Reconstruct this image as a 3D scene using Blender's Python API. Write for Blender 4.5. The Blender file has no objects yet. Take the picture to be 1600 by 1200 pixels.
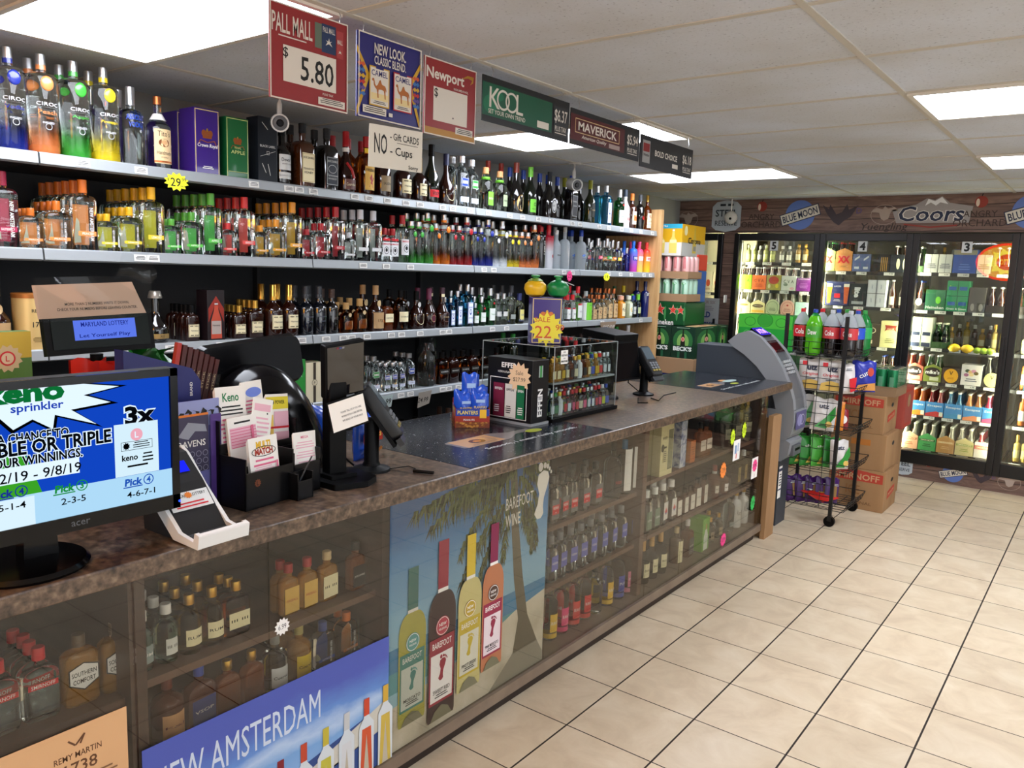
import bpy, math, random
from mathutils import Matrix, Vector
SC = bpy.context.scene
COL = SC.collection
random.seed(7)
# ---------------------------------------------------------------- camera, world, exposure
cd = bpy.data.cameras.new('camera'); cam = bpy.data.objects.new('camera', cd); COL.objects.link(cam)
cd.sensor_width = 36.0; cd.lens = 28.11; cd.clip_start = .02; cd.clip_end = 60
cam.matrix_world = Matrix(((0.7943, -0.11124, 0.59726, 1.4553), (0.60661, 0.0913, -0.78974, -2.6714),
                           (0.03332, 0.98959, 0.14, 1.6433), (0, 0, 0, 1)))
SC.camera = cam
wd = bpy.data.worlds.new('world'); SC.world = wd; wd.use_nodes = True
wd.node_tree.nodes['Background'].inputs[0].default_value = (.8, .88, 1, 1)
wd.node_tree.nodes['Background'].inputs[1].default_value = .15
SC.view_settings.view_transform = 'Standard'; SC.view_settings.look = 'None'
SC.view_settings.exposure = 0.12; SC.view_settings.gamma = 1.0
SC.cycles.max_bounces = 14; SC.cycles.transmission_bounces = 12; SC.cycles.glossy_bounces = 5
SC.cycles.diffuse_bounces = 6; SC.cycles.transparent_max_bounces = 24
SC.cycles.caustics_refractive = True; SC.cycles.caustics_reflective = False
SC.cycles.sample_clamp_indirect = 6.0
LIGHT_LEVEL = 14.5        # the ceiling panels
COOLER_LEVEL = 150.0       # the tubes inside the cooler
def fill_light(name, loc, rot, w, h, e):                              # area light added to brighten the room; no window is built
    l = bpy.data.lights.new(name, 'AREA'); l.shape = 'RECTANGLE'; l.size = w; l.size_y = h; l.energy = e; l.color = (.93, .97, 1)
    o = bpy.data.objects.new(name, l); COL.objects.link(o); o.location = loc; o.rotation_euler = rot
fill_light('fill_light_front', (2.6, -5.38, 1.35), (math.radians(90), 0, 0), 3.6, 1.7, 40)  # added fill; the front wall has no opening
fill_light('fill_light_right', (4.58, -1.2, 1.35), (math.radians(90), 0, math.radians(90)), 4.6, 1.7, 45)  # added fill from the side of the solid right wall
# ---------------------------------------------------------------- materials
def lin(h):
    h = h.lstrip('#'); c = [int(h[i:i+2], 16)/255 for i in (0, 2, 4)]
    return tuple(x/12.92 if x <= .04045 else ((x+.055)/1.055)**2.4 for x in c)+(1,)
_M = {}
def mat(h, rough=.5, metal=0., spec=.5, coat=0., trans=0., ior=1.45, emit=0.):
    k = (h, rough, metal, spec, coat, trans, ior, emit)
    if k in _M: return _M[k]
    m = bpy.data.materials.new('surface_'+h.strip('#')); m.use_nodes = True
    b = m.node_tree.nodes['Principled BSDF']; I = b.inputs
    I['Base Color'].default_value = lin(h); I['Roughness'].default_value = rough; I['Metallic'].default_value = metal
    I['Specular IOR Level'].default_value = spec; I['Coat Weight'].default_value = coat; I['Coat Roughness'].default_value = .05
    I['Transmission Weight'].default_value = trans; I['IOR'].default_value = ior
    if emit:
        I['Emission Color'].default_value = lin(h); I['Emission Strength'].default_value = emit
        I['Base Color'].default_value = (0, 0, 0, 1)
    _M[k] = m; return m
def glow(h, s): return mat(h, emit=s, spec=0.)
class NT:
    def __init__(s, name):
        s.m = bpy.data.materials.new(name); s.m.use_nodes = True; s.t = s.m.node_tree; s.b = s.t.nodes['Principled BSDF']
    def n(s, ty, **kw):
        x = s.t.nodes.new(ty)
        for k, v in kw.items():
            if k in x.inputs: x.inputs[k].default_value = v
            else: setattr(x, k, v)
        return x
    def l(s, a, b): s.t.links.new(a, b)
    def ramp(s, stops):
        r = s.n('ShaderNodeValToRGB'); e = r.color_ramp.elements
        while len(e) < len(stops): e.new(.5)
        for q, (p, c) in zip(e, stops): q.position = p; q.color = lin(c)
        return r
    def bump(s, h, st, d=.01):
        b = s.n('ShaderNodeBump', Strength=st, Distance=d); s.l(h, b.inputs['Height']); s.l(b.outputs[0], s.b.inputs['Normal'])
def noise_mat(name, stops, scale, rough=.5, detail=6., stretch=(1, 1, 1), bump=0., coat=0., dist=0.):
    t = NT(name); tc = t.n('ShaderNodeTexCoord'); mp = t.n('ShaderNodeMapping', Scale=stretch)
    nz = t.n('ShaderNodeTexNoise', Scale=scale, Detail=detail, Distortion=dist); r = t.ramp(stops)
    t.l(tc.outputs['Object'], mp.inputs[0]); t.l(mp.outputs[0], nz.inputs['Vector']); t.l(nz.outputs['Fac'], r.inputs[0])
    t.l(r.outputs[0], t.b.inputs['Base Color']); t.b.inputs['Roughness'].default_value = rough; t.b.inputs['Coat Weight'].default_value = coat
    if bump: t.bump(nz.outputs['Fac'], bump)
    return t.m
def pane_mat(name, tint, ior=1.5, rough=0.):
    t = NT(name); t.t.nodes.remove(t.b); o = t.t.nodes['Material Output']
    f = t.n('ShaderNodeFresnel'); ge = t.n('ShaderNodeNewGeometry'); mr = t.n('ShaderNodeMapRange'); mr.inputs[3].default_value = ior; mr.inputs[4].default_value = 1/ior
    t.l(ge.outputs['Backfacing'], mr.inputs[0]); t.l(mr.outputs[0], f.inputs['IOR']); tr = t.n('ShaderNodeBsdfTransparent'); g = t.n('ShaderNodeBsdfGlossy', Roughness=rough)
    tr.inputs[0].default_value = lin(tint); mx = t.n('ShaderNodeMixShader')
    t.l(f.outputs[0], mx.inputs[0]); t.l(tr.outputs[0], mx.inputs[1]); t.l(g.outputs[0], mx.inputs[2]); t.l(mx.outputs[0], o.inputs[0])
    return t.m
def floor_mat():
    t = NT('beige_floor_tile'); tc = t.n('ShaderNodeTexCoord'); S = .345
    sx = t.n('ShaderNodeSeparateXYZ'); t.l(tc.outputs['Object'], sx.inputs[0])
    def line(out, w):
        a = t.n('ShaderNodeMath', operation='MODULO'); b = t.n('ShaderNodeMath', operation='ADD'); b.inputs[1].default_value = S*200+S/2
        t.l(out, b.inputs[0]); t.l(b.outputs[0], a.inputs[0]); a.inputs[1].default_value = S
        c = t.n('ShaderNodeMath', operation='SUBTRACT'); t.l(a.outputs[0], c.inputs[0]); c.inputs[1].default_value = S/2
        d = t.n('ShaderNodeMath', operation='ABSOLUTE'); t.l(c.outputs[0], d.inputs[0])
        e = t.n('ShaderNodeMath', operation='LESS_THAN'); t.l(d.outputs[0], e.inputs[0]); e.inputs[1].default_value = w
        return e.outputs[0]
    mx = t.n('ShaderNodeMath', operation='MAXIMUM'); t.l(line(sx.outputs[0], .0034), mx.inputs[0]); t.l(line(sx.outputs[1], .0024), mx.inputs[1])
    n1 = t.n('ShaderNodeTexNoise', Scale=5.5, Detail=8., Roughness=.62, Distortion=.6); t.l(tc.outputs['Object'], n1.inputs['Vector'])
    r = t.ramp([(.28, '#c6b195'), (.5, '#d5c2a5'), (.72, '#dfcfb5')]); t.l(n1.outputs['Fac'], r.inputs[0])
    wn = t.n('ShaderNodeTexWhiteNoise'); fl = t.n('ShaderNodeVectorMath', operation='FLOOR'); dv = t.n('ShaderNodeVectorMath', operation='SCALE'); dv.inputs['Scale'].default_value = 1/S
    t.l(tc.outputs['Object'], dv.inputs[0]); t.l(dv.outputs[0], fl.inputs[0]); t.l(fl.outputs[0], wn.inputs[0])
    hs = t.n('ShaderNodeHueSaturation'); mr = t.n('ShaderNodeMapRange'); mr.inputs[3].default_value = .93; mr.inputs[4].default_value = 1.05
    t.l(wn.outputs['Value'], mr.inputs[0]); t.l(mr.outputs[0], hs.inputs['Value']); t.l(r.outputs[0], hs.inputs['Color'])
    mc = t.n('ShaderNodeMixRGB'); t.l(mx.outputs[0], mc.inputs[0]); t.l(hs.outputs[0], mc.inputs[1]); mc.inputs[2].default_value = lin('#2a201a')
    t.l(mc.outputs[0], t.b.inputs['Base Color'])
    rr = t.n('ShaderNodeMapRange'); rr.inputs[3].default_value = .33; rr.inputs[4].default_value = .8; t.l(mx.outputs[0], rr.inputs[0]); t.l(rr.outputs[0], t.b.inputs['Roughness'])
    t.b.inputs['Specular IOR Level'].default_value = .3
    iv = t.n('ShaderNodeMath', operation='SUBTRACT'); iv.inputs[0].default_value = 1; t.l(mx.outputs[0], iv.inputs[1]); t.bump(iv.outputs[0], .5, .002)
    return t.m
def ceiling_mat():
    t = NT('fissured_ceiling_tile'); tc = t.n('ShaderNodeTexCoord')
    v = t.n('ShaderNodeTexNoise', Scale=90., Detail=3., Roughness=.6); t.l(tc.outputs['Object'], v.inputs['Vector'])
    r = t.ramp([(.30, '#9fa6b6'), (.37, '#ccd5e4'), (1, '#d4dcec')]); t.l(v.outputs['Fac'], r.inputs[0])
    n2 = t.n('ShaderNodeTexNoise', Scale=1.3, Detail=4.); t.l(tc.outputs['Object'], n2.inputs['Vector'])
    r2 = t.ramp([(.35, '#e9e2d6'), (.7, '#ffffff')]); t.l(n2.outputs['Fac'], r2.inputs[0])
    mm = t.n('ShaderNodeMixRGB', blend_type='MULTIPLY'); mm.inputs[0].default_value = 1; t.l(r.outputs[0], mm.inputs[1]); t.l(r2.outputs[0], mm.inputs[2])
    t.l(mm.outputs[0], t.b.inputs['Base Color']); t.b.inputs['Roughness'].default_value = .9; t.bump(v.outputs['Fac'], .25, .004)
    return t.m
def plank_mat(name, stops, ph=.105, vertical=False):
    t = NT(name); tc = t.n('ShaderNodeTexCoord'); mp = t.n('ShaderNodeMapping', Scale=(1.3, 1.3, 14)); t.l(tc.outputs['Object'], mp.inputs[0])
    nz = t.n('ShaderNodeTexNoise', Scale=1.6, Detail=9., Roughness=.65, Distortion=1.2); t.l(mp.outputs[0], nz.inputs['Vector'])
    r = t.ramp(stops); t.l(nz.outputs['Fac'], r.inputs[0])
    sx = t.n('ShaderNodeSeparateXYZ'); t.l(tc.outputs['Object'], sx.inputs[0])
    w = t.n('ShaderNodeTexNoise', Scale=3.); t.l(tc.outputs['Object'], w.inputs['Vector'])
    a = t.n('ShaderNodeMath', operation='MULTIPLY_ADD'); t.l(w.outputs['Fac'], a.inputs[0]); a.inputs[1].default_value = .03; t.l(sx.outputs[2], a.inputs[2])
    md = t.n('ShaderNodeMath', operation='MODULO'); t.l(a.outputs[0], md.inputs[0]); md.inputs[1].default_value = ph
    ls = t.n('ShaderNodeMath', operation='LESS_THAN'); t.l(md.outputs[0], ls.inputs[0]); ls.inputs[1].default_value = .006
    mc = t.n('ShaderNodeMixRGB'); t.l(ls.outputs[0], mc.inputs[0]); t.l(r.outputs[0], mc.inputs[1]); mc.inputs[2].default_value = lin('#2a1a12')
    t.l(mc.outputs[0], t.b.inputs['Base Color']); t.b.inputs['Roughness'].default_value = .5
    return t.m
def fade_mat(name, low, high, z0, z1, trans=1., rough=0.):          # a bottle printed in one colour at the foot that fades out upwards
    t = NT(name); tc = t.n('ShaderNodeTexCoord'); sx = t.n('ShaderNodeSeparateXYZ'); t.l(tc.outputs['Object'], sx.inputs[0])
    mr = t.n('ShaderNodeMapRange'); mr.inputs[1].default_value = z0; mr.inputs[2].default_value = z1; t.l(sx.outputs[2], mr.inputs[0])
    r = t.ramp([(0, low), (.45 if trans == 1. else 0., low), (1, high)]); t.l(mr.outputs[0], r.inputs[0]); t.l(r.outputs[0], t.b.inputs['Base Color'])
    t.b.inputs['Roughness'].default_value = rough; t.b.inputs['IOR'].default_value = 1.4
    t.b.inputs['Transmission Weight'].default_value = trans
    if trans == 1.: m2 = t.n('ShaderNodeMapRange'); m2.inputs[2].default_value = .5; m2.inputs[3].default_value = .55; t.l(mr.outputs[0], m2.inputs[0]); t.l(m2.outputs[0], t.b.inputs['Transmission Weight'])
    return t.m
def glass(h, rough=0., ior=1.4): return mat(h, rough=rough, trans=1., ior=ior)
CLEAR = glass('#eef4f2'); FROST = mat('#dfe8ee', rough=.38, trans=.75, ior=1.35); AMBER = mat('#b3611f', rough=.05, trans=.7, ior=1.4); AMBERD = mat('#8a4014', rough=.05, trans=.7, ior=1.4); HONEY = mat('#d2983a', rough=.05, trans=.65, ior=1.4)
DARK = mat('#0d0a09', rough=.06, coat=1.); DKGREEN = mat('#10160c', rough=.07, coat=1.); BROWNG = mat('#240d07', rough=.08, coat=.5)
BLACK = mat('#060607', rough=.45, spec=.15); GLOSSBLACK = mat('#060608', rough=.15, spec=.3); WHITE = mat('#e8e6e2', rough=.5); PAPER = mat('#efece6', rough=.7)
INK = mat('#141414', rough=.6); GOLD = mat('#c79a45', rough=.3, metal=.9); SILVER = mat('#c4c6c8', rough=.3, metal=.9); CHROME = mat('#d8dadc', rough=.12, metal=1.)
STEEL = mat('#b3b8ba', rough=.38, metal=.55); CREAM = mat('#e9dfb6', rough=.55); KRAFT = mat('#c9a878', rough=.7)
CARD = noise_mat('brown_cardboard', [(.3, '#8f6c48'), (.7, '#a88259')], 6, .85, stretch=(1, 1, .25))
PANE = pane_mat('display_case_glass', '#f2f1ec', 1.5); ACRYL = pane_mat('clear_acrylic', '#f1f5f4', 1.45); FILM = pane_mat('clear_film', '#f6f8f8', 1.35, .06)
# ---------------------------------------------------------------- mesh builder
_TX = {}
def text_mesh(s, bold):
    k = (s, bold)
    if k in _TX: return _TX[k]
    c = bpy.data.curves.new('t', 'FONT'); c.body = s; c.size = 1.; c.resolution_u = 2; c.offset = bold
    o = bpy.data.objects.new('t', c); COL.objects.link(o)
    dg = bpy.context.evaluated_depsgraph_get(); m = o.evaluated_get(dg).to_mesh()
    v = [(p.co.x, p.co.y) for p in m.vertices]; f = [tuple(p.vertices) for p in m.polygons]
    o.evaluated_get(dg).to_mesh_clear(); bpy.data.objects.remove(o); bpy.data.curves.remove(c)
    if v:
        x0 = min(p[0] for p in v); x1 = max(p[0] for p in v); y0 = min(p[1] for p in v); y1 = max(p[1] for p in v)
        v = [(x-(x0+x1)/2, y-(y0+y1)/2) for x, y in v]; _TX[k] = (v, f, x1-x0, max(y1-y0, .3))
    else: _TX[k] = ([], [], 1, 1)
    return _TX[k]
class MB:
    def __init__(s): s.v = []; s.f = []; s.mi = []; s.sm = []; s.ms = []; s.T = None
    def idx(s, m):
        if m not in s.ms: s.ms.append(m)
        return s.ms.index(m)
    def add(s, v, f, m, smooth=False):
        b = len(s.v); i = s.idx(m)
        s.v += [tuple(s.T @ Vector(p)) for p in v] if s.T else [tuple(p) for p in v]
        s.f += [tuple(b+j for j in q) for q in f]; s.mi += [i]*len(f); s.sm += [smooth]*len(f)
    def box(s, x0, x1, y0, y1, z0, z1, m):
        v = [(x, y, z) for x in (x0, x1) for y in (y0, y1) for z in (z0, z1)]
        s.add(v, [(0, 1, 3, 2), (4, 6, 7, 5), (0, 4, 5, 1), (2, 3, 7, 6), (0, 2, 6, 4), (1, 5, 7, 3)], m)
    def cbox(s, c, d, m): s.box(c[0]-d[0]/2, c[0]+d[0]/2, c[1]-d[1]/2, c[1]+d[1]/2, c[2]-d[2]/2, c[2]+d[2]/2, m)
    def lathe(s, prof, m, n=16, c=(0, 0), sx=1., sy=1., caps=True):
        v = [(c[0]+r*sx*math.cos(2*math.pi*i/n), c[1]+r*sy*math.sin(2*math.pi*i/n), z) for r, z in prof for i in range(n)]
        f = [(k*n+i, k*n+(i+1) % n, (k+1)*n+(i+1) % n, (k+1)*n+i) for k in range(len(prof)-1) for i in range(n)]
        s.add(v, f, m, True)
        if caps:
            b = len(prof)-1; L = len(s.v)-len(v); i = s.idx(m)
            s.f += [tuple(L+j for j in reversed(range(n))), tuple(L+b*n+j for j in range(n))]; s.mi += [i, i]; s.sm += [False, False]
    def loft(s, secs, m, q=4, smooth=True, c=(0, 0)):              # secs: (z, width along y, depth along x, corner radius)
        v = []; N = 4*(q+1)
        for z, w, d, r in secs:
            r = min(r, w/2-1e-5, d/2-1e-5)
            for k, (sx, sy) in enumerate(((1, 1), (-1, 1), (-1, -1), (1, -1))):
                for j in range(q+1):
                    a = math.pi/2*(k+j/q); v.append((c[0]+sx*(d/2-r)+r*math.cos(a), c[1]+sy*(w/2-r)+r*math.sin(a), z))
        f = [(k*N+i, k*N+(i+1) % N, (k+1)*N+(i+1) % N, (k+1)*N+i) for k in range(len(secs)-1) for i in range(N)]
        s.add(v, f, m, smooth); L = len(s.v)-len(v); i = s.idx(m); b = len(secs)-1
        s.f += [tuple(L+j for j in reversed(range(N))), tuple(L+b*N+j for j in range(N))]; s.mi += [i, i]; s.sm += [False, False]
    def tube(s, pts, r, m, n=6, smooth=True):
        pts = [Vector(p) for p in pts]; v = []; up = Vector((0, 0, 1))
        for i, p in enumerate(pts):
            t = (pts[min(i+1, len(pts)-1)]-pts[max(i-1, 0)]).normalized()
            a = t.cross(up)
            if a.length < .05: a = t.cross(Vector((1, 0, 0)))
            a.normalize(); b = t.cross(a); rr = r[i] if isinstance(r, (list, tuple)) else r
            v += [p+a*rr*math.cos(2*math.pi*k/n)+b*rr*math.sin(2*math.pi*k/n) for k in range(n)]
        f = [(i*n+k, i*n+(k+1) % n, (i+1)*n+(k+1) % n, (i+1)*n+k) for i in range(len(pts)-1) for k in range(n)]
        f += [tuple(reversed(range(n))), tuple((len(pts)-1)*n+k for k in range(n))]
        s.add(v, f, m, smooth)
    def prism(s, out, ax, a0, a1, m, smooth=False):                # a 2D outline pushed along an axis: 'x' -> (y,z), 'y' -> (x,z), 'z' -> (x,y)
        mk = {'x': lambda p, a: (a, p[0], p[1]), 'y': lambda p, a: (p[0], a, p[1]), 'z': lambda p, a: (p[0], p[1], a)}[ax]
        n = len(out); v = [mk(p, a0) for p in out]+[mk(p, a1) for p in out]
        s.add(v, [(i, (i+1) % n, n+(i+1) % n, n+i) for i in range(n)], m, smooth)
        s.add(v, [tuple(range(n)), tuple(reversed(range(n, 2*n)))], m)
    def grid(s, fn, nu, nv, m, smooth=True):
        v = [fn(i/nu, j/nv) for j in range(nv+1) for i in range(nu+1)]; w = nu+1
        s.add(v, [(j*w+i, j*w+i+1, (j+1)*w+i+1, (j+1)*w+i) for j in range(nv) for i in range(nu)], m, smooth)
    def out(s, name, parent=None, loc=None, rz=None, bevel=0.):
        me = mesh_of(s, name); o = bpy.data.objects.new(name, me); COL.objects.link(o)
        if parent: o.parent = parent
        if loc: o.location = loc
        if rz: o.rotation_euler = (0, 0, rz)
        if bevel:
            b = o.modifiers.new('bevel', 'BEVEL'); b.width = bevel; b.segments = 2; b.limit_method = 'ANGLE'
        return o
def mesh_of(s, name):
    me = bpy.data.meshes.new(name); me.from_pydata(s.v, [], s.f); me.update()
    for m in s.ms: me.materials.append(m)
    me.polygons.foreach_set('material_index', s.mi); me.polygons.foreach_set('use_smooth', s.sm)
    if any(s.sm): me.set_sharp_from_angle(angle=math.radians(38))
    return me
class Art:                                                        # flat or curved print on a surface, each mark a hair above the last
    def __init__(s, mb, o=(0, 0, 0), u=(0, 1, 0), v=(0, 0, 1), R=None, eps=.0003):
        s.mb = mb; s.o = Vector(o); s.u = Vector(u); s.v = Vector(v); s.n = s.u.cross(s.v).normalized(); s.R = R; s.k = 0; s.e = eps
    def P(s, x, y):
        h = s.e*s.k
        if s.R:
            a = x/s.R; return s.o+s.n*((s.R+h)*math.cos(a)-s.R)+s.u*((s.R+h)*math.sin(a))+s.v*y
        return s.o+s.u*x+s.v*y+s.n*h
    def poly(s, pts, m, f=None):
        s.k += 1; s.mb.add([s.P(*p) for p in pts], f or [tuple(range(len(pts)))], m)
    def rect(s, x, y, w, h, m):
        n = max(1, int(w/s.R/.3)) if s.R else 1; s.k += 1
        v = [s.P(x+w*i/n, y+h*j) for j in (0, 1) for i in range(n+1)]
        s.mb.add(v, [(i, i+1, n+2+i, n+1+i) for i in range(n)], m, bool(s.R))
    def cr(s, x, y, w, h, m): s.rect(x-w/2, y-h/2, w, h, m)
    def ell(s, x, y, rx, ry, m, n=20): s.poly([(x+rx*math.cos(2*math.pi*i/n), y+ry*math.sin(2*math.pi*i/n)) for i in range(n)], m)
    def ring(s, x, y, rx, ry, w, m, n=24):
        a = [(x+rx*math.cos(2*math.pi*i/n), y+ry*math.sin(2*math.pi*i/n)) for i in range(n)]
        b = [(x+(rx-w)*math.cos(2*math.pi*i/n), y+(ry-w)*math.sin(2*math.pi*i/n)) for i in range(n)]
        s.poly(a+b, m, [(i, (i+1) % n, n+(i+1) % n, n+i) for i in range(n)])
    def frame(s, x, y, w, h, t, m):
        s.poly([(x, y), (x+w, y), (x+w, y+h), (x, y+h), (x+t, y+t), (x+w-t, y+t), (x+w-t, y+h-t), (x+t, y+h-t)], m, [(0, 1, 5, 4), (1, 2, 6, 5), (2, 3, 7, 6), (3, 0, 4, 7)])
    def burst(s, x, y, ro, ri, n, m, ry=1.):
        s.poly([(x+(ro if i % 2 else ri)*math.cos(math.pi*i/n), y+ry*(ro if i % 2 else ri)*math.sin(math.pi*i/n)) for i in range(2*n)], m)
    def star(s, x, y, r, m, k=.4): 
        s.poly([(x+(r if i % 2 == 0 else r*k)*math.sin(math.pi*i/5), y+(r if i % 2 == 0 else r*k)*math.cos(math.pi*i/5)) for i in range(10)], m)
    def line(s, pts, w, m):
        for (x0, y0), (x1, y1) in zip(pts, pts[1:]):
            d = math.hypot(x1-x0, y1-y0) or 1; a, b = -(y1-y0)/d*w/2, (x1-x0)/d*w/2
            s.poly([(x0-a, y0-b), (x1-a, y1-b), (x1+a, y1+b), (x0+a, y0+b)], m)
    def text(s, t, x, y, h, m, w=None, bold=.01, rot=0., shear=0., al='c'):
        v, f, tw, th = text_mesh(t, bold)
        if not v: return
        s.k += 1; sy = h/th; sx = w/tw if w else sy; c, d = math.cos(rot), math.sin(rot)
        dx = {'c': 0, 'l': tw/2*sx, 'r': -tw/2*sx}[al]
        pts = []
        for a, b in v:
            a = a*sx+dx+shear*b*sy; b = b*sy; pts.append(s.P(x+a*c-b*d, y+a*d+b*c))
        s.mb.add(pts, f, m)
    def lines(s, x, y, w, h, n, m, seed=1):                        # fine print too small to read
        rd = random.Random(seed)
        for i in range(n):
            ww = w*rd.uniform(.75, 1); s.rect(x-ww/2, y-(i+.6)*h/n, ww, h/n*.42, m)
# ---------------------------------------------------------------- things
LABELS = {}
def thing(name, label, cat, loc=(0, 0, 0), rz=0., group=None):
    o = bpy.data.objects.new(name, None); o.empty_display_size = .03; COL.objects.link(o); o.location = loc; o.rotation_euler = (0, 0, rz)
    return tag(o, label, cat, group)
def tag(o, label, cat, group=None):
    o['label'] = label; o['category'] = cat
    if group: o['group'] = group
    LABELS.setdefault(label, []).append(o.name); return o
def struct(o): o['kind'] = 'structure'; return o
def copy_tree(r, loc, rz, label, cat, group=None):
    c = r.copy(); COL.objects.link(c); c.location = loc; c.rotation_euler = (0, 0, rz); tag(c, label, cat, group)
    for ch in r.children:
        d = ch.copy(); COL.objects.link(d); d.parent = c
        for g in ch.children:
            e = g.copy(); COL.objects.link(e); e.parent = d
    return c
PROTO = {}
def put(kind, loc, rz, label, group=None):                          # first of a kind is built, the others are copies with copies of the parts
    b, name, cat = KINDS[kind]
    if kind not in PROTO:
        r = thing(name, label, cat, loc, rz, group); b(r); PROTO[kind] = r; return r
    return copy_tree(PROTO[kind], loc, rz, label, cat, group)
KINDS = {}; WID = {}
def spread(rows, gap=.006):                                         # neighbours on a shelf stand clear of each other
    r = sorted(rows, key=lambda q: q[0]); y = [q[0] for q in r]; w = [WID.get(q[1], .08) for q in r]
    for _ in range(60):
        for i in range(len(y)-1):
            d = (w[i]+w[i+1])/2+gap-(y[i+1]-y[i])
            if d > 0: y[i] -= d/2; y[i+1] += d/2
    return [(a,)+tuple(q[1:]) for a, q in zip(y, r)]
ORD = ['front', 'second', 'third', 'fourth', 'fifth', 'sixth', 'seventh', 'eighth']

# ---------------------------------------------------------------- the room
CEIL = 2.38; YB = 4.76; XL = -2.15; XR = 4.6; YF = -5.4
mb = MB(); mb.box(XL, XR, YF, YB+1.2, -.06, 0, floor_mat()); struct(mb.out('floor'))
mb = MB(); CM = ceiling_mat(); mb.box(XL, XR, YF, YB+1.2, CEIL, CEIL+.06, CM); struct(mb.out('ceiling'))
TB = mat('#bdb9b0', rough=.6); mb = MB()
gx = [-1.585, -.462, .68, 1.83, 2.97, 4.11]; gy = [-.4+.604*k for k in range(-8, 9)]
for x in gx: mb.box(x-.012, x+.012, YF, YB, CEIL-.004, CEIL, TB)
for y in gy: mb.box(XL, XR, y-.012, y+.012, CEIL-.003, CEIL, TB)
struct(mb.out('trim_1'))
WP = mat('#c3c8cf', rough=.8)
mb = MB(); mb.box(XL-.08, XL, YF, YB+1.2, 0, CEIL, mat('#8d8c88', rough=.85)); struct(mb.out('wall_left'))
mb = MB(); mb.box(XR, XR+.08, YF, YB, 0, CEIL, WP); struct(mb.out('wall_right'))
mb = MB(); mb.box(XL, XR, YF-.08, YF, 0, CEIL, WP); struct(mb.out('wall_front'))
PLANK = plank_mat('printed_wood_planks', [(.25, '#42302a'), (.5, '#6b5349'), (.7, '#876d60'), (.9, '#a08672')])
DOORX = [(-2.45, -1.67), (-1.555, -.762), (-.762, -.004), (-.004, .755), (.755, 1.515), (1.515, 2.275)]
mb = MB(); mb.box(XL, XR, YB, YB+.05, 2.075, CEIL, PLANK); mb.box(-1.67, -1.555, YB, YB+.05, .21, 2.075, PLANK)
mb.box(2.275, XR, YB, YB+.05, .21, 2.075, PLANK); mb.box(XL, XR, YB-.012, YB+.05, 0, .19, PLANK); struct(mb.out('wall_back'))
mb = MB(); mb.box(-1.56, 2.3, YB-.022, YB, .19, .2, mat('#b9b4ac', rough=.35, metal=.6)); struct(mb.out('trim_2'))
# printed beer marks on the plank band: each a sign of its own
def sign_art(name, label, x, z, fn, y=YB-.003, th=.003):
    mb = MB(); a = Art(mb, (x, y, z), (1, 0, 0), (0, 0, 1)); fn(a, mb); return tag(mb.out(name), label, 'sign')
def plate(a, mb, pts, m, th=.003):                                  # a cut-out board with thickness behind its print
    back = [a.P(*p) for p in pts]; f = [p+a.n*th for p in back]; n = len(pts)
    mb.add(back+f, [tuple(range(n, 2*n))]+[(i, (i+1) % n, n+(i+1) % n, n+i) for i in range(n)], m); a.o = a.o+a.n*th
def circ(r, n=28, x=0, y=0, ry=None): return [(x+r*math.cos(2*math.pi*i/n), y+(ry or r)*math.sin(2*math.pi*i/n)) for i in range(n)]
BM = mat('#5b76b8', rough=.5); NAVY = mat('#1d2742', rough=.5)
def bluemoon(s):
    def f(a, mb):
        plate(a, mb, circ(.125*s), BM); c, d = math.cos(.3), math.sin(.3)
        R = lambda x, y: (x*c-y*d, x*d+y*c)
        a.poly([R(-.17*s, -.05*s), R(.17*s, -.05*s), R(.17*s, .05*s), R(-.17*s, .05*s)], NAVY)
        a.poly([R(-.163*s, -.043*s), R(.163*s, -.043*s), R(.163*s, .043*s), R(-.163*s, .043*s)], mat('#cfcabd'))
        a.text('BLUE MOON', 0, 0, .06*s, NAVY, w=.3*s, rot=.3, bold=.02)
    return f
def apple(s, words=True):
    def f(a, mb):
        plate(a, mb, circ(.042*s, 18, 0, .075*s), mat('#8e3327')); a.ell(-.022*s, .07*s, .012*s, .028*s, mat('#d8c6b0'))
        a.line([(0, .115*s), (.006*s, .135*s)], .006*s, INK)
        if words:
            a.text('ANGRY', 0, -.01*s, .045*s, mat('#3a2a24'), bold=0); a.text('ORCHARD', 0, -.075*s, .05*s, mat('#3a2a24'), bold=0)
    return f
EAG = mat('#a59488', rough=.6)
def eagle(a, mb, s=1.):
    pts = [(-.13, .02), (-.08, .06), (-.02, .045), (0, .075), (.03, .05), (.09, .065), (.13, .03), (.06, .02), (.04, -.05), (0, -.07), (-.03, -.05), (-.05, .01)]
    plate(a, mb, [(x*s, y*s) for x, y in pts], EAG); a.ring(0, -.01*s, .13*s, .1*s, .004*s, EAG)
def yuengling(s):
    def f(a, mb):
        eagle(a, mb, s*.8); a.text('Yuengling', .0, -.11*s, .07*s, mat('#30221d'), w=.36*s, shear=.25, bold=.005)
    return f
def dog(s):
    def f(a, mb):
        D = mat('#3b3036'); pts = [(-.16, .09), (-.1, .05), (-.09, .09), (-.03, .0), (.02, .02), (.06, .09), (.08, .04), (.16, .08), (.1, -.02), (.04, -.06), (0, -.1), (-.05, -.07), (-.11, .0)]
        plate(a, mb, [(x*s, y*s) for x, y in pts], D); a.text('F', .1*s, .0, .06*s, D); a.text('D', .17*s, .03*s, .05*s, mat('#5b4a78'))
    return f
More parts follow.
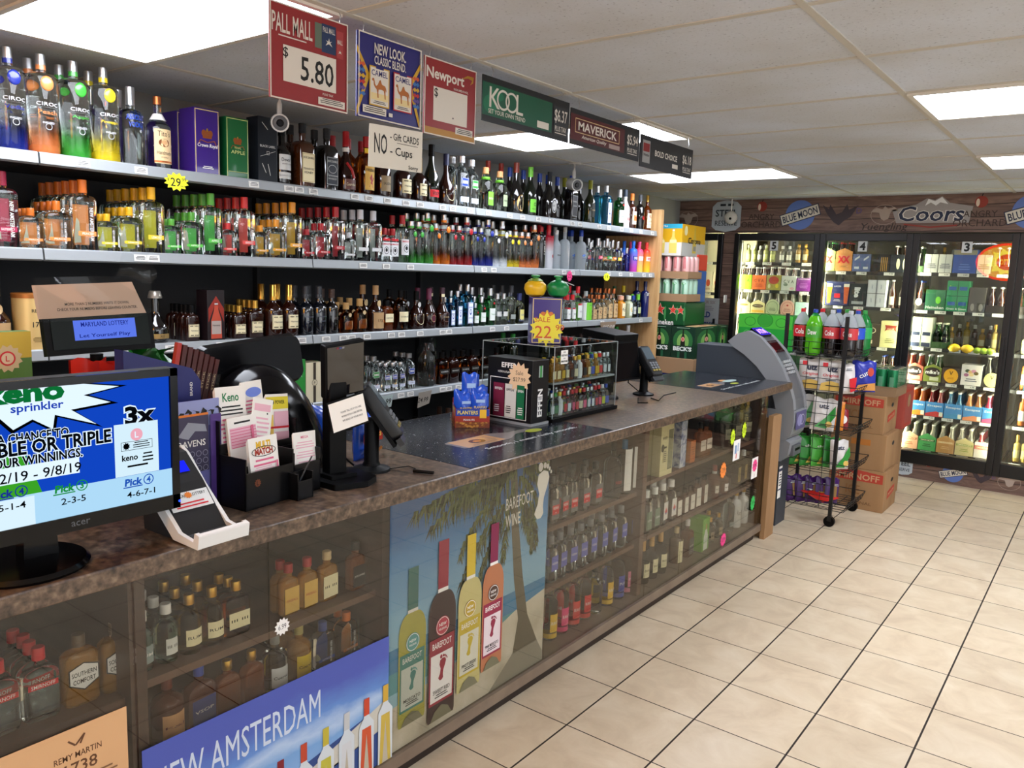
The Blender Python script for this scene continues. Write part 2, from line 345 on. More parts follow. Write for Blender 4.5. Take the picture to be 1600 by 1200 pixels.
def coors(a, mb):
    plate(a, mb, [(-.3, .03), (-.12, .07), (-.04, .12), (.02, .105), (.07, .135), (.13, .08), (.3, .05), (.28, -.08), (-.26, -.08)], mat('#98928f'))
    a.poly([(-.05, .06), (-.03, .115), (.02, .095), (.07, .128), (.12, .07), (.06, .085), (.03, .06), (-.01, .085)], mat('#e4e4e4'))
    a.text('Coors', 0, -.005, .13, mat('#dcd8d0'), w=.5, bold=.05, shear=.15); a.text('Coors', 0, -.005, .125, NAVY, w=.49, bold=.018, shear=.15)
    a.line([(-.2, -.09), (.0, -.115), (.2, -.1)], .012, mat('#8e3327'))
def steel(s, hidden=False):
    def f(a, mb):
        pts = [(-.13, .08), (-.09, .12), (0, .135), (.09, .12), (.13, .08), (.13, -.09), (.09, -.12), (0, -.135), (-.09, -.12), (-.13, -.09)]
        plate(a, mb, [(x*s, y*s) for x, y in pts], mat('#aeb6bc')); D = mat('#232a33')
        a.rect(-.06*s, .085*s, .05*s, .02*s, D); a.rect(.01*s, .085*s, .05*s, .02*s, D)
        a.text('STEEL', 0, .025*s, .06*s, D, w=.2*s, bold=.02); a.text('RESERVE', 0, -.06*s, .045*s, D, w=.2*s, bold=.01)
    return f
HZ = 2.23
sign_art('wall_sign', 'blue disc sign with slanted white banner above cooler door five', -0.964, HZ, bluemoon(1.05))
sign_art('wall_sign', 'small red apple mark printed on planks left of the blue disc', -1.318, HZ, apple(1.1))
sign_art('wall_sign', 'dark winged dog mark on planks right of the blue disc', -0.619, HZ, dog(.95))
sign_art('wall_sign', 'faint eagle mark and script word left of the big mountain sign', -0.252, HZ, yuengling(1.05))
sign_art('wall_sign', 'large mountain sign with dark script letters above cooler door three', 0.107, HZ, coors)
sign_art('wall_sign', 'red apple mark printed on planks right of the big mountain sign', 0.462, HZ, apple(1.1))
sign_art('wall_sign', 'blue disc sign cut by the right edge above the last cooler door', 0.807, HZ, bluemoon(1.05))
sign_art('wall_sign', 'faint eagle mark on dark planks behind the yellow beer carton', -2.056, HZ-.02, yuengling(1.))
sign_art('wall_sign', 'grey shield sign with black capitals above the wood post, camera in front', -1.661, HZ, steel(1.1))
BZ = .1
yb = YB-.014
sign_art('base_sign', 'pale shield sign with dark capitals on the cooler kick board', 0.09, BZ, steel(.62), yb)
sign_art('base_sign', 'tiny red apple mark on the cooler kick board', 0.29, BZ, apple(.62, False), yb)
sign_art('base_sign', 'small blue disc with white banner on the cooler kick board', 0.478, BZ, bluemoon(.62), yb)
sign_art('base_sign', 'small dark winged dog mark on the cooler kick board', 0.687, BZ, dog(.5), yb)
sign_art('base_sign', 'small pale eagle mark on the cooler kick board at right', 0.88, BZ, lambda a, mb: eagle(a, mb, .62), yb)
# wall outlet
mb = MB(); mb.loft([(0, .075, .12, .008), (.008, .07, .115, .008)], WHITE); o = mb.out('outlet_plate'); o.rotation_euler = (math.pi/2, 0, math.pi/2)
o.location = (-1.608, YB-.001, 1.444); o.name = 'wall_outlet'
tag(o, 'white wall outlet on the wood post beside cooler door five', 'outlet')
# ---------------------------------------------------------------- ceiling lights
DIFF = mat('#eff4ff', emit=LIGHT_LEVEL, spec=0.)
def ceiling_light(x0, x1, y0, y1, label):
    t = thing('ceiling_light', label, 'ceiling light', ((x0+x1)/2, (y0+y1)/2, CEIL)); hx, hy = (x1-x0)/2, (y1-y0)/2
    mb = MB(); F = mat('#d6d3ca', rough=.5)
    for a, b, c, d in ((-hx, hx, -hy, -hy+.02), (-hx, hx, hy-.02, hy), (-hx, -hx+.02, -hy+.02, hy-.02), (hx-.02, hx, -hy+.02, hy-.02)): mb.box(a, b, c, d, -.012, 0, F)
    mb.out('frame', t)
    mb = MB(); mb.box(-hx+.02, hx-.02, -hy+.02, hy-.02, -.008, -.004, DIFF); mb.out('diffuser', t)
ceiling_light(-1.573, -.474, -1.6, -1.01, 'big bright ceiling panel at top left behind the red price sign')
ceiling_light(-1.573, -.474, .82, 1.4, 'bright ceiling panel seen under the green menthol sign')
ceiling_light(-1.573, -.474, 2.64, 3.22, 'bright ceiling panel beyond the last dark price sign')
ceiling_light(.692, 1.8, .82, 1.4, 'bright ceiling panel at the upper right above the tiled aisle')
ceiling_light(.692, 1.8, 2.64, 3.22, 'smaller looking ceiling panel at right edge near the cooler doors')
for x0, a in ((.692, 'nearer'), (2.98, 'farther')):  # unseen panels added around the camera as fill light
    for y0, b in ((-1.6, 'above'), (-3.4, 'behind')):
      if a != 'nearer': ceiling_light(x0, x0+1.108, y0, y0+.59, 'added ceiling fill panel %s the camera, the one %s from the counter' % (b, a))
ceiling_light(2.98, 4.088, .82, 1.4, 'added ceiling fill panel far right over the aisle, outside the picture'); ceiling_light(2.98, 4.088, 2.64, 3.22, 'added ceiling fill panel far right near the coolers, outside the picture')  # two unseen panels added to brighten the aisle
for (x, y) in ((-.9, -3.7),): ceiling_light(x-.55, x+.55, y-.29, y+.29, 'added ceiling fill panel over the counter behind the camera')  # one more unseen panel, added for fill

# ---------------------------------------------------------------- wall shelving
S1, S2, S3, S4, S5 = 2.0, 1.662, 1.297, .962, .58
SHF = mat('#8e9396', rough=.45, metal=.2); SHD = mat('#1b1c1e', rough=.6); RAIL = mat('#9aa0a3', rough=.45, metal=.3); BACKP = mat('#15171a', rough=.7); TAGW = mat('#dcdcd8', rough=.6)
tagmb = MB(); a = Art(tagmb, (0, 0, 0), (0, 1, 0), (.25, 0, .97)); tagmb.box(-.001, .0005, -.026, .026, -.013, .013, TAGW); a.k = 5
a.lines(0, .009, .04, .017, 3, mat('#55585c')); TAG = mesh_of(tagmb, 'price_tag')
BAYS = [-2.585, -1.378, -.172, 1.03, 2.2, 3.345]
SFX = -1.66
tags = {S1: [-1.229, -1.008, -0.497, -0.31, -0.252, -0.17, 0.088, 0.182, 0.311, 0.447, 0.555, 0.736, 0.822, 0.975, 1.147, 1.356, 1.49, 1.666, 1.813, 2.072, 2.17, 2.43, 2.567, 2.758, 2.908, 3.063, 3.258],
 S2: [-1.022, -0.969, 0.146, 0.307, 0.488, 1.12, 1.213, 1.993, 2.099, 2.6, 2.774, 2.945, 3.156, 3.266],
 S3: [-0.903, -0.669, -0.606, -0.524, -0.507, -0.24, -0.172, -0.093, 0.017, 0.072, 0.176, 0.35, 0.427, 0.572, 0.757, 0.813, 1.217, 1.361, 2.541, 3.144],
 S4: [0.768, 0.823, 0.909, 0.503, 0.429], S5: []}
for i, (y0, y1) in enumerate(zip(BAYS, BAYS[1:])):
    t = thing('shelving_bay', ['steel shelving bay at far left behind the lottery screens', 'steel shelving bay holding the purple and green gift boxes on top', 'steel shelving bay behind the pole screen, bottles of all colours', 'steel shelving bay behind the clear display cube', 'last steel shelving bay before the wooden end panel'][i], 'shelf unit', (-1.9, (y0+y1)/2, 0))
    h = (y1-y0)/2
    mb = MB(); mb.box(-.245, -.235, -h+.001, h-.001, .02, 2.06, BACKP); mb.out('back_panel', t)
    for s in (-1,): 
        mb = MB(); mb.box(-.2348, -.2, s*h+.001, s*h+.02, .121, 2.06, SHD); mb.out('upright', t)
    mb = MB(); mb.box(-.2345, .22, -h+.001, h-.001, .0, .12, SHD); mb.out('base_deck', t)
    for z in (S1, S2, S3, S4, S5):
        mb = MB(); mb.box(-.235, .225, -h+.002, h-.002, z-.006, z, SHF); mb.box(-.235, .22, -h+.002, h-.002, z-.034, z-.0065, SHD)
        sh = mb.out('shelf', t)
        mb = MB(); mb.prism([(.226, z-.036), (.233, z-.040), (.248, z-.034), (.243, z+.001), (.238, z+.006), (.226, z+.004)], 'y', -h+.003, h-.003, RAIL); mb.out('price_rail', sh)
        for y in tags[z]:
            if y0 < y < y1:
                o = bpy.data.objects.new('price_tag', TAG); COL.objects.link(o); o.parent = sh; o.location = (.248, y-(y0+y1)/2, z-.017); o.rotation_euler = (0, -.12, 0)
OAK = noise_mat('pale_oak_veneer', [(.3, '#b98e5c'), (.6, '#cfa673'), (.8, '#d9b484')], 3, .5, stretch=(14, 14, 1.2))
mb = MB(); mb.box(-2.149, -1.63, 3.352, 3.40, 0, 2.18, OAK); tag(mb.out('end_panel'), 'pale wooden end panel closing the wall shelves', 'panel')

# ---------------------------------------------------------------- counter: worktop and glazed display cases under it
ZT = .991; GX = -.2415
TOP = noise_mat('brown_stone_laminate', [(.3, '#2e241c'), (.45, '#4f4034'), (.58, '#665343'), (.75, '#83705c')], 60, .3, detail=10, coat=.15)
mb = MB(); mb.box(-.95, -.19, -3.4, 2.51, ZT-.045, ZT, TOP); tag(mb.out('worktop', bevel=.004), 'long brown stone-look worktop running along the display counter', 'worktop')
WOODD = noise_mat('dark_brown_laminate', [(.3, '#33231d'), (.7, '#4d382f')], 4, .4, stretch=(1, 1, 8)); WOODM = noise_mat('brown_shelf_laminate', [(.3, '#503a2f'), (.7, '#6a4d3e')], 5, .4, stretch=(3, .6, 3))
KICK = mat('#241813', rough=.45)
ctr = thing('display_counter', 'dark brown glass fronted display counter full of bottles', 'counter', (-.5, -.5, 0))
def cpart(name, *boxes, m=WOODD, bevel=0):
    mb = MB()
    for b in boxes: mb.box(b[0]+.5, b[1]+.5, b[2]+.5, b[3]+.5, b[4], b[5], m)
    return mb.out(name, ctr, bevel=bevel)
cpart('plinth', (-.9, GX-.02, -3.3, 2.2, 0, .055), m=KICK)
cpart('front_lip', (-.9, GX+.012, -3.3, 2.245, .055, .098), m=noise_mat('taupe_lip', [(.3, '#6b5a4c'), (.7, '#80705f')], 8, .4))
cpart('back_panel', (-.93, -.9, -3.3, 2.235, .098, .944), m=mat('#40332b', rough=.6))
cpart('end_panel', (-.9, GX-.012, 2.222, 2.238, .098, .944))
for y in (-3.3, -1.79, -1.0, -.15, .69): cpart('divider', (-.9, GX-.03, y-.02, y+.02, .098, .944), m=WOODM if y == .69 else WOODD)
for z, y0, y1 in ((.625, -3.28, -1.81), (.645, -1.77, -1.02), (.43, -1.77, -1.02), (.615, -.13, .67), (.355, -.13, .67), (.645, .71, 2.222), (.36, .71, 2.222), (.35, -3.28, -1.81)):
    cpart('shelf', (-.88, -.30, y0, y1, z-.02, z), m=WOODM)
for y0, y1 in ((-3.25, -1.815), (-1.81, -1.4525), (-1.4515, -1.015), (-1.01, -.16), (-.155, .69), (.692, 1.073), (1.075, 2.225)):
    cpart('glass_pane', (GX-.005, GX, y0, y1, .099, .943), m=PANE)

# advertising stuck on the glass
def poster(name, label, y0, y1, z0, z1, bg, fn, x=GX-.0085):
    mb = MB(); mb.box(x-.001, x, y0, y1, z0, z1, bg); a = Art(mb, (x+.0002, 0, 0), eps=.00012); fn(a); return tag(mb.out(name), label, 'poster')
def sky_print(name, stops, z0, z1, sc=3.):
    t = NT(name); tc = t.n('ShaderNodeTexCoord'); sx = t.n('ShaderNodeSeparateXYZ'); t.l(tc.outputs['Object'], sx.inputs[0])
    nz = t.n('ShaderNodeTexNoise', Scale=sc, Detail=7., Roughness=.6); mp = t.n('ShaderNodeMapping', Scale=(1, 1, 2.2)); t.l(tc.outputs['Object'], mp.inputs[0]); t.l(mp.outputs[0], nz.inputs['Vector'])
    mr = t.n('ShaderNodeMapRange'); mr.inputs[1].default_value = z0; mr.inputs[2].default_value = z1; t.l(sx.outputs[2], mr.inputs[0])
    ad = t.n('ShaderNodeMath', operation='MULTIPLY_ADD'); t.l(nz.outputs['Fac'], ad.inputs[0]); ad.inputs[1].default_value = .3; t.l(mr.outputs[0], ad.inputs[2])
    r = t.ramp([(p+.15, c) for p, c in stops]); t.l(ad.outputs[0], r.inputs[0]); t.l(r.outputs[0], t.b.inputs['Base Color']); t.b.inputs['Roughness'].default_value = .35
    return t.m
def wine(a, y, zb, zt, w, body, caps, lbl, edge, words, seal=None):       # printed wine bottle
    h = zt-zb; sh = zb+h*.58; nk = zb+h*.72; r = w/2; n = w*.17
    cv = [(r*math.cos(t)+(n)*(1-math.cos(t)), sh+(nk-sh)*math.sin(t)) for t in [math.pi/2*i/7 for i in range(8)]]
    out = [(y-r*.93, zb+.004), (y+r*.93, zb+.004), (y+r, zb+.015)]+[(y+p, q) for p, q in cv]+[(y+n, zt)]+[(y-n, zt)]+[(y-p, q) for p, q in reversed(cv)]+[(y-r, zb+.015)]
    a.poly(out, body); a.rect(y-n*1.08, nk+h*.02, n*2.16, zt-nk-h*.02, caps); a.rect(y-n*1.08, nk+h*.0, n*2.16, h*.02, WHITE)
    if lbl:
        a.rect(y-r*.9, zb+h*.1, w*.9, h*.37, edge); a.rect(y-r*.8, zb+h*.115, w*.8, h*.265, lbl); a.text('BAREFOOT', y, zb+h*.43, h*.035, WHITE, w=w*.7)
        foot(a, y, zb+h*.29, h*.13, edge); a.text(words, y, zb+h*.17, h*.022, INK, w=w*.62); a.lines(y, zb+h*.155, w*.5, h*.025, 2, INK)
    if seal: a.ell(y, zb+h*.53, r*.5, r*.5, seal); a.ring(y, zb+h*.53, r*.46, r*.46, .002, WHITE); a.text('NEW', y, zb+h*.54, h*.018, WHITE); a.text('RELEASE', y, zb+h*.515, h*.012, WHITE)
    a.poly([(y-r*.8, zb+.006), (y+r*.8, zb+.006), (y+r*.5, zb+h*.06), (y, zb+h*.085), (y-r*.5, zb+h*.06)], mat('#6d6a52'))
def foot(a, x, y, h, m):
    P = [(-.1, -.5), (.02, -.5), (.1, -.42), (.08, -.28), (.1, -.1), (.2, .1), (.26, .28), (.2, .4), (.06, .44), (-.1, .38), (-.14, .2), (-.06, 0), (-.1, -.2), (-.2, -.38)]
    a.poly([(x+p*h, y+q*h) for p, q in P], m)
    for p, q, r in ((-.04, .52, .075), (.1, .53, .05), (.19, .5, .042), (.26, .44, .036), (.31, .37, .03)): a.ell(x+p*h, y+q*h, r*h, r*h*1.2, m, 12)
def beach(a):
    SAND = noise_mat('sand_print', [(.3, '#b4ac9a'), (.5, '#cfc6b4'), (.7, '#ddd6c8')], 9, .4); SEA = mat('#4e9aa8', rough=.4)
    a.rect(-1.008, .34, .85, .11, mat('#2f7fb0', rough=.4)); a.rect(-1.008, .30, .85, .07, SEA)
    a.poly([(-1.008, .1), (-.158, .1), (-.158, .40), (-.35, .37), (-.55, .31), (-1.008, .25)], SAND)
    TR = mat('#5d5645', rough=.5); LF = [mat('#333f20', rough=.5), mat('#455328', rough=.5), mat('#222b14', rough=.5), mat('#5f6d3a', rough=.5)]
    a.poly([(-.405, .9), (-.365, .9), (-.345, .7), (-.31, .5), (-.27, .33), (-.2, .2), (-.36, .19), (-.33, .33), (-.365, .5), (-.39, .7)], TR)
    a.poly([(-.36, .2), (-.2, .2), (-.16, .14), (-.16, .1), (-.5, .1)], mat('#8f8a7c'))
    rd = random.Random(4); K0 = a.k
    def frond(x0, y0, ang, L, curl):
        pts = []; x, y, t = x0, y0, ang
        for i in range(13): pts.append((x, y, t)); x += L/12*math.cos(t); y += L/12*math.sin(t); t += curl/12
        for i, (x, y, t) in enumerate(pts[1:]):
            for s in (-1, 1):
                for q in range(3):
                    l = L*.36*(1-.055*i)*rd.uniform(.8, 1.1); an = -math.pi/2+.25*math.cos(t)+s*rd.uniform(.05, .5)
                    xx, yy = x+rd.uniform(-.008, .008), y
                    x2, y2 = xx+l*math.cos(an), yy+l*math.sin(an)
                    if min(x2, xx) < -1.006 or max(x2, xx) > -.16 or yy > .937: continue
                    q2 = rd.randrange(4); a.k = K0+q2; a.poly([(xx-.0055, yy), (xx+.0055, yy), (x2, y2)], LF[q2])
    for x0, y0, an, L, cu in ((-.42, .92, math.pi, .42, .55), (-.4, .9, 2.9, .33, .9), (-.38, .9, -1.9, .3, .3), (-.36, .9, -.4, .2, -.9), (-.4, .93, 3.1, .5, .3), (-.35, .86, -1.0, .28, -.4), (-.42, .82, 3.6, .35, .7), (-.3, .9, -.3, .14, -1.), (-.28, .8, -1.2, .2, -.2), (-.45, .86, 3.4, .3, .9), (-.6, .92, 3.1, .26, .4), (-.33, .92, .0, .16, -.6), (-.33, .75, -.9, .18, -.6), (-.45, .75, 3.9, .22, .5)): frond(x0, y0, an, L, cu)
    for px in range(5): frond(-.5+.07*px, .925, 3.1 if px < 3 else 0, .14, .6 if px < 3 else -.6)
    a.k = K0+6
    a.text('BAREFOOT', -.345, .80, .045, WHITE, w=.17, bold=.0); a.text('WINE', -.385, .735, .045, WHITE, w=.09); foot(a, -.21, .8, .2, WHITE)
    wine(a, -.905, .165, .70, .125, mat('#a9a63e', rough=.35), mat('#2c6e6a'), mat('#c8cfc8'), mat('#2f8079'), 'MOSCATO', mat('#4e8a86'))
    wine(a, -.765, .12, .755, .135, mat('#2b1417', rough=.3), mat('#8e2237'), mat('#e2dedb'), mat('#8e1c33'), 'SWEET RED', mat('#b03446'))
    wine(a, -.625, .17, .74, .125, mat('#c3b97b', rough=.35), mat('#d5b928'), mat('#d6d4c4'), mat('#c2ab2e'), 'PINOT GRIGIO', mat('#a98f2c'))
    wine(a, -.50, .2, .75, .12, mat('#a86a48', rough=.35), mat('#7a1e44'), mat('#d8c9cc'), mat('#8c2340'), 'PINK MOSCATO', mat('#4a3328'))
poster('wine_poster', 'beach poster with four printed wine bottles and a white foot', -1.009, -.157, .1, .94, sky_print('blue_sky_print', [(0, '#8fc0d8'), (.4, '#7fb2d6'), (.7, '#3f82bd'), (1, '#1f5a98')], .3, .94), beach)
def amst(a):
    SEA = mat('#233a6e', rough=.4); a.poly([(-1.805, .16), (-1.018, .30), (-1.018, .1), (-1.805, .1)], mat('#2a4580', rough=.4)); a.poly([(-1.018, .31), (-1.018, .22), (-1.805, .1), (-1.7, .1)], mat('#c3c0b4'))
    a.text('NEW AMSTERDAM', -1.535, .405, .085, mat('#c3cfe0', rough=.5), w=.5, bold=0)
    for i, (c, bk) in enumerate((('#2a1d33', '#5a3a6a'), ('#7c1f2b', '#a5283a'), ('#b5452e', '#c9653a'), ('#b9a93a', '#b7b03e'), ('#b9bcbe', '#c9ccd0'), ('#c2452c', '#c4512f'), ('#c8a03a', '#c2a848'))):
        y = -1.50+.078*i; zb = .1-.0; zt = .285+.012*i; zs = zt-.085; C = mat(c, rough=.4); w = .03
        a.poly([(y-w, zb), (y+w, zb), (y+w, zs), (y+.011, zs+.025), (y+.011, zs+.035), (y-.011, zs+.035), (y-.011, zs+.025), (y-w, zs)], mat('#c8d0d6', rough=.35)); a.rect(y-.011, zs+.03, .022, zt-zs-.03, C); a.poly([(y-w*.8, zb), (y+w*.8, zb), (y+w*.6, zs-.01), (y-w*.6, zs-.01)], mat(bk)); a.poly([(y-.012, zb), (y+.012, zb), (y, zs-.03)], mat('#b4ab98'))
poster('vodka_poster', 'blue sky poster with big white lettering under the lower glass', -1.805, -1.017, .1, .511, sky_print('cloud_sky_print', [(0, '#8fb0d8'), (.45, '#6f9cd0'), (.55, '#a9c0de'), (.65, '#5b86c8'), (1, '#4454a8')], .1, .51, 4.), amst, GX+.0012)
poster('cognac_card', 'peach coloured cognac card at the lower left of the counter', -2.2, -1.837, .1, .638, mat('#d0a375', rough=.6), lambda a: (a.text('REMY MARTIN', -1.945, .575, .014, mat('#5f3c24'), w=.1), a.text('1738', -1.94, .545, .028, mat('#5f3c24')), a.line([(-1.965, .612), (-1.95, .597), (-1.93, .617), (-1.94, .597)], .004, mat('#5f3c24')), a.lines(-1.92, .52, .12, .06, 6, mat('#7a5638'))), GX+.0012)
# small stock in the display cases
def dc(z, where, rows, X0=-.36, dx=.08):
    for y, k, n, desc in spread(rows):
        for i in range(n):
            dx = DEP.get(k, .075)*1.06
            w = '' if n == 1 else ', %s in its file' % ORD[i]
            put(k, (X0-dx*i, y+random.uniform(-.003, .003), z+.0005), random.uniform(-.1, .1), '%s%s, %s' % (desc, w, where), desc+' '+where if n > 1 else None)

# ---------------------------------------------------------------- bottles and other goods: one builder per kind
def lab(z, w, h, bg, *texts, R=None, x=0., fx=None, border=None, art=None, part='label'):
    return dict(z=z, w=w, h=h, bg=bg, t=texts, R=R, x=x, fx=fx, border=border, art=art, part=part)
def add_label(root, d, R, front):
    mb = MB(); a = Art(mb, ((d['fx'] if d['fx'] is not None else front)+.0006, d['x'], d['z']), (0, 1, 0), (0, 0, 1), R=(d['R'] or R)+.0006 if (d['R'] or R) and d['R'] != 0 else None)
    if d['bg']: a.cr(0, 0, d['w'], d['h'], d['bg'])
    if d['border']: a.frame(-d['w']/2*.94, -d['h']/2*.95, d['w']*.94, d['h']*.95, .0016, d['border'])
    if d['art']: d['art'](a)
    for t in d['t']:
        s, dy, h, m = t[:4]; a.text(s, 0, dy, h, m, w=(t[4] if len(t) > 4 else None), bold=(t[5] if len(t) > 5 else .0), rot=(t[6] if len(t) > 6 else 0))
    mb.out(d['part'], root)
DEP = {}
SORTS = (('vodka', 'ciroc na_ absolut titos smirnoff frost goose abs_ wrap_ rednote kraft green_label sky_ blue_m blue_s blue_flask vodka fl_ pint_red tear_red'), ('brandy', 'henn courv remy vsop brandy decanter dark_slim salignac ribbon medal square_black ej_ wine_b lime_l blue_cap red_cap'),
         ('whiskey', 'jack dewars fireball jug_ dark_flask roses white_lbl red_neck framed mini_j mini_f mini_h mini_a mini_g big_black pint_amber comfort'), ('gin', 'bombay tanq clear_gin pale_gin gin_green green_gin'), ('tequila', 'p1800 patron cuervo green_teq gold_tall'), ('rum', 'captain dark_rum gold_rum milky mini_ pale_small'))
def sort_of(key):
    for s, ks in SORTS:
        if any(key.startswith(k) for k in ks.split()): return s
    return 'liquor'
def bottle(key, shape, H, w, zs, zn, rn, gm, cap, labs=(), d=None, rc=.012, curve='c', extra=None, name=None, cat=None, cap_name='cap', foot=.92, n=18, body='glass_body'):
    def build(root):
        mb = MB(); zc = cap[0] if cap else H; R = w/2
        g = (lambda t: .5*(1+math.cos(math.pi*t))) if curve == 'c' else ((lambda t: math.sqrt(max(0, 1-t*t))) if curve == 'e' else (lambda t: 1-t))
        ts = [i/6 for i in range(1, 7)]
        if shape == 'r':
            mb.lathe([(R*foot*.9, .0005), (R*foot, .002), (R, .012), (R, zs)]+[(rn+(R-rn)*g(t), zs+(zn-zs)*t) for t in ts]+[(rn, zc+.004)], gm, n)
        else:
            D = d; secs = [(.0005, w*.9, D*.86, rc*.9), (.007, w, D, rc), (zs, w, D, rc)]
            secs += [(zs+(zn-zs)*t, 2*rn+(w-2*rn)*g(t), 2*rn+(D-2*rn)*g(t), rc+(rn-rc)*t*.98) for t in ts]+[(zc+.004, 2*rn, 2*rn, rn*.98)]
            mb.loft(secs, gm, 3)
        mb.out(body, root)
        if cap:
            mb = MB(); z0, z1, r, m = cap[:4]; r1 = cap[4] if len(cap) > 4 else r
            mb.lathe([(r, z0), (r, z0+(z1-z0)*.3), (r*.97, z0+(z1-z0)*.31), (r1, z1-.002), (r1*.9, z1)], m, 14); mb.out(cap_name, root)
        for l in labs: add_label(root, l, w/2 if shape == 'r' else None, w/2 if shape == 'r' else d/2)
        if extra: extra(root)
    DEP[key] = d if shape == 'f' else w; WID[key] = w; s = sort_of(key); KINDS[key] = (build, name or s+'_bottle', cat or s+' bottle')
def blob(root, x, y, z, rx, ry, rz, m, part, n=12):
    mb = MB(); mb.T = Matrix.Translation((x, y, z)) @ Matrix.Diagonal((rx, ry, rz, 1)); mb.lathe([(math.sin(math.pi*i/8)+1e-4, -math.cos(math.pi*i/8)) for i in range(9)], m, n, caps=False); mb.out(part, root)
def band(root, z0, z1, r, m, part='neck_band', n=16):
    mb = MB(); mb.lathe([(r, z0), (r, z1)], m, n); mb.out(part, root)
C_ = dict(blue='#20308f', peach='#e58a4c', green='#3fa83c', yellow='#e3cd2a', red='#a51d24', white='#dfe4ea', orange='#e07a1e', violet='#4b2a6e')
FT = {}
def fade(c, H):
    k = (c, round(H, 2))
    if k not in FT: FT[k] = fade_mat('glass_fading_'+c, {'white': '#dfe6ee'}.get(c, C_[c]), '#eef4f2', H*.06, H*.42)
    return FT[k]
LTX = mat('#d9dde0', rough=.5)
def ciroc(key, H, c, w, word):                                       # tall straight bottle, printed foot, round stud on the chest
    cm = mat(C_[c], rough=.25, coat=.5)
    def ex(r):
        blob(r, w/2, 0, H*.7, .006, w*.21, w*.25, cm, 'round_stud'); band(r, H*.845, H*.895, .0165, cm)
    bottle(key, 'r', H, w, H*.76, H*.82, .0155, fade(c, H), (H*.885, H, .0165, SILVER), [
        lab(H*.5, .0, .0, None, ('CIROC', .0, H*.035, LTX, w*.72, .0), (word, -.028, H*.04, cm, w*.62), ('INFUSED', -.065, .007, LTX), art=lambda a: a.ring(0, -H*.22, .011, .011, .0012, LTX), part='print')] if H > .3 else [], curve='e', extra=ex)
for c, wd_ in (('blue', 'Vodka'), ('peach', 'Peach'), ('green', 'Apple'), ('yellow', 'Pineapple'), ('red', 'Berry'), ('orange', 'Mango'), ('white', 'Coconut')):
    ciroc('ciroc_l_'+c, .356, c, .104, wd_); ciroc('ciroc_m_'+c, .29, c, .076, wd_); ciroc('ciroc_s_'+c, .235, c, .062, wd_)
NAF = dict(berry=('#8c1d38', '#a8204a', 'RASPBERRY'), navy=('#1f3d86', '#2b4ea8', 'CITRUS'), peach=('#c8671d', '#e88b45', 'PEACH'), lemon=('#d9a416', '#e3c531', 'LEMON'), apple=('#4f9b33', '#57c247', 'APPLE'),
           red=('#c22a2a', '#e2504a', 'GRAPEFRUIT'), mango=('#d98d1c', '#eda92c', 'MANGO'), pom=('#a8151f', '#c0202c', 'RED BERRY'), plain=('#c9ccd2', '#d5d9dc', 'ORIGINAL'))
BACKT = {'lemon': '#c3b91e', 'apple': '#4fb84a', 'peach': '#d98239', 'berry': '#b31440', 'navy': '#28458c', 'red': '#e0473c', 'mango': '#dba522', 'pom': '#c4182b', 'plain': '#b9bcb4'}
def na(k):
    cc, bc, wd_ = NAF[k]; cm = mat(cc, rough=.35); bm = mat(bc, rough=.4); bk = mat(BACKT[k], rough=.5)
    for sz, H, w, d, zs, zn, rn in (('l', .268, .088, .062, .186, .212, .0145), ('f', .181, .098, .05, .118, .142, .0125), ('s', .148, .082, .04, .098, .118, .0115)):
        def ex(r, H=H, w=w, d=d, zs=zs):
            mb = MB(); a = Art(mb, (-d/2-.0008, 0, .02+(zs-.02)/2), (0, 1, 0), (0, 0, 1)); a.cr(-w*.08, .0, w*.7, zs*.78, bk)
            a.poly([(-w*.12-.008, -zs*.35), (-w*.12+.008, -zs*.35), (-w*.12, zs*.34)], mat('#d8d2b8')); mb.out('back_label', r)
        bottle('na_%s_%s' % (sz, k), 'f', H, w, zs, zn, rn, CLEAR, (H*.815, H, rn+.002, cm), [
            lab(zs*.55, .02, zs*.62, None, ('NEW AMSTERDAM', 0, .0135 if sz == 'l' else .0085, WHITE, zs*.66, .012, -math.pi/2), x=w*.2, part='print'),
            lab(zs*.36, w*.74, H*.065, bm, (wd_, 0, H*.034, WHITE, w*.42, .01), part='flavour_band')], d=d, rc=.016, curve='e', extra=ex)
for k in NAF: na(k)
RED = mat('#a3161c', rough=.4); REDB = mat('#c9202a', rough=.4); BLUEC = mat('#1d3f9c', rough=.35); GRN = mat('#2f8f3c', rough=.4); LIME = mat('#74c83a', rough=.4); YEL = mat('#e6c321', rough=.4); ORG = mat('#dd7a2a', rough=.45)
TAN = mat('#cbb183', rough=.55); LGREY = mat('#c7c9c6', rough=.5); SLATE = mat('#3a4656', rough=.5); PURP = mat('#3c1c74', rough=.4); COPPER = mat('#b5673a', rough=.35, metal=.8); DRED = mat('#6d1218', rough=.4)
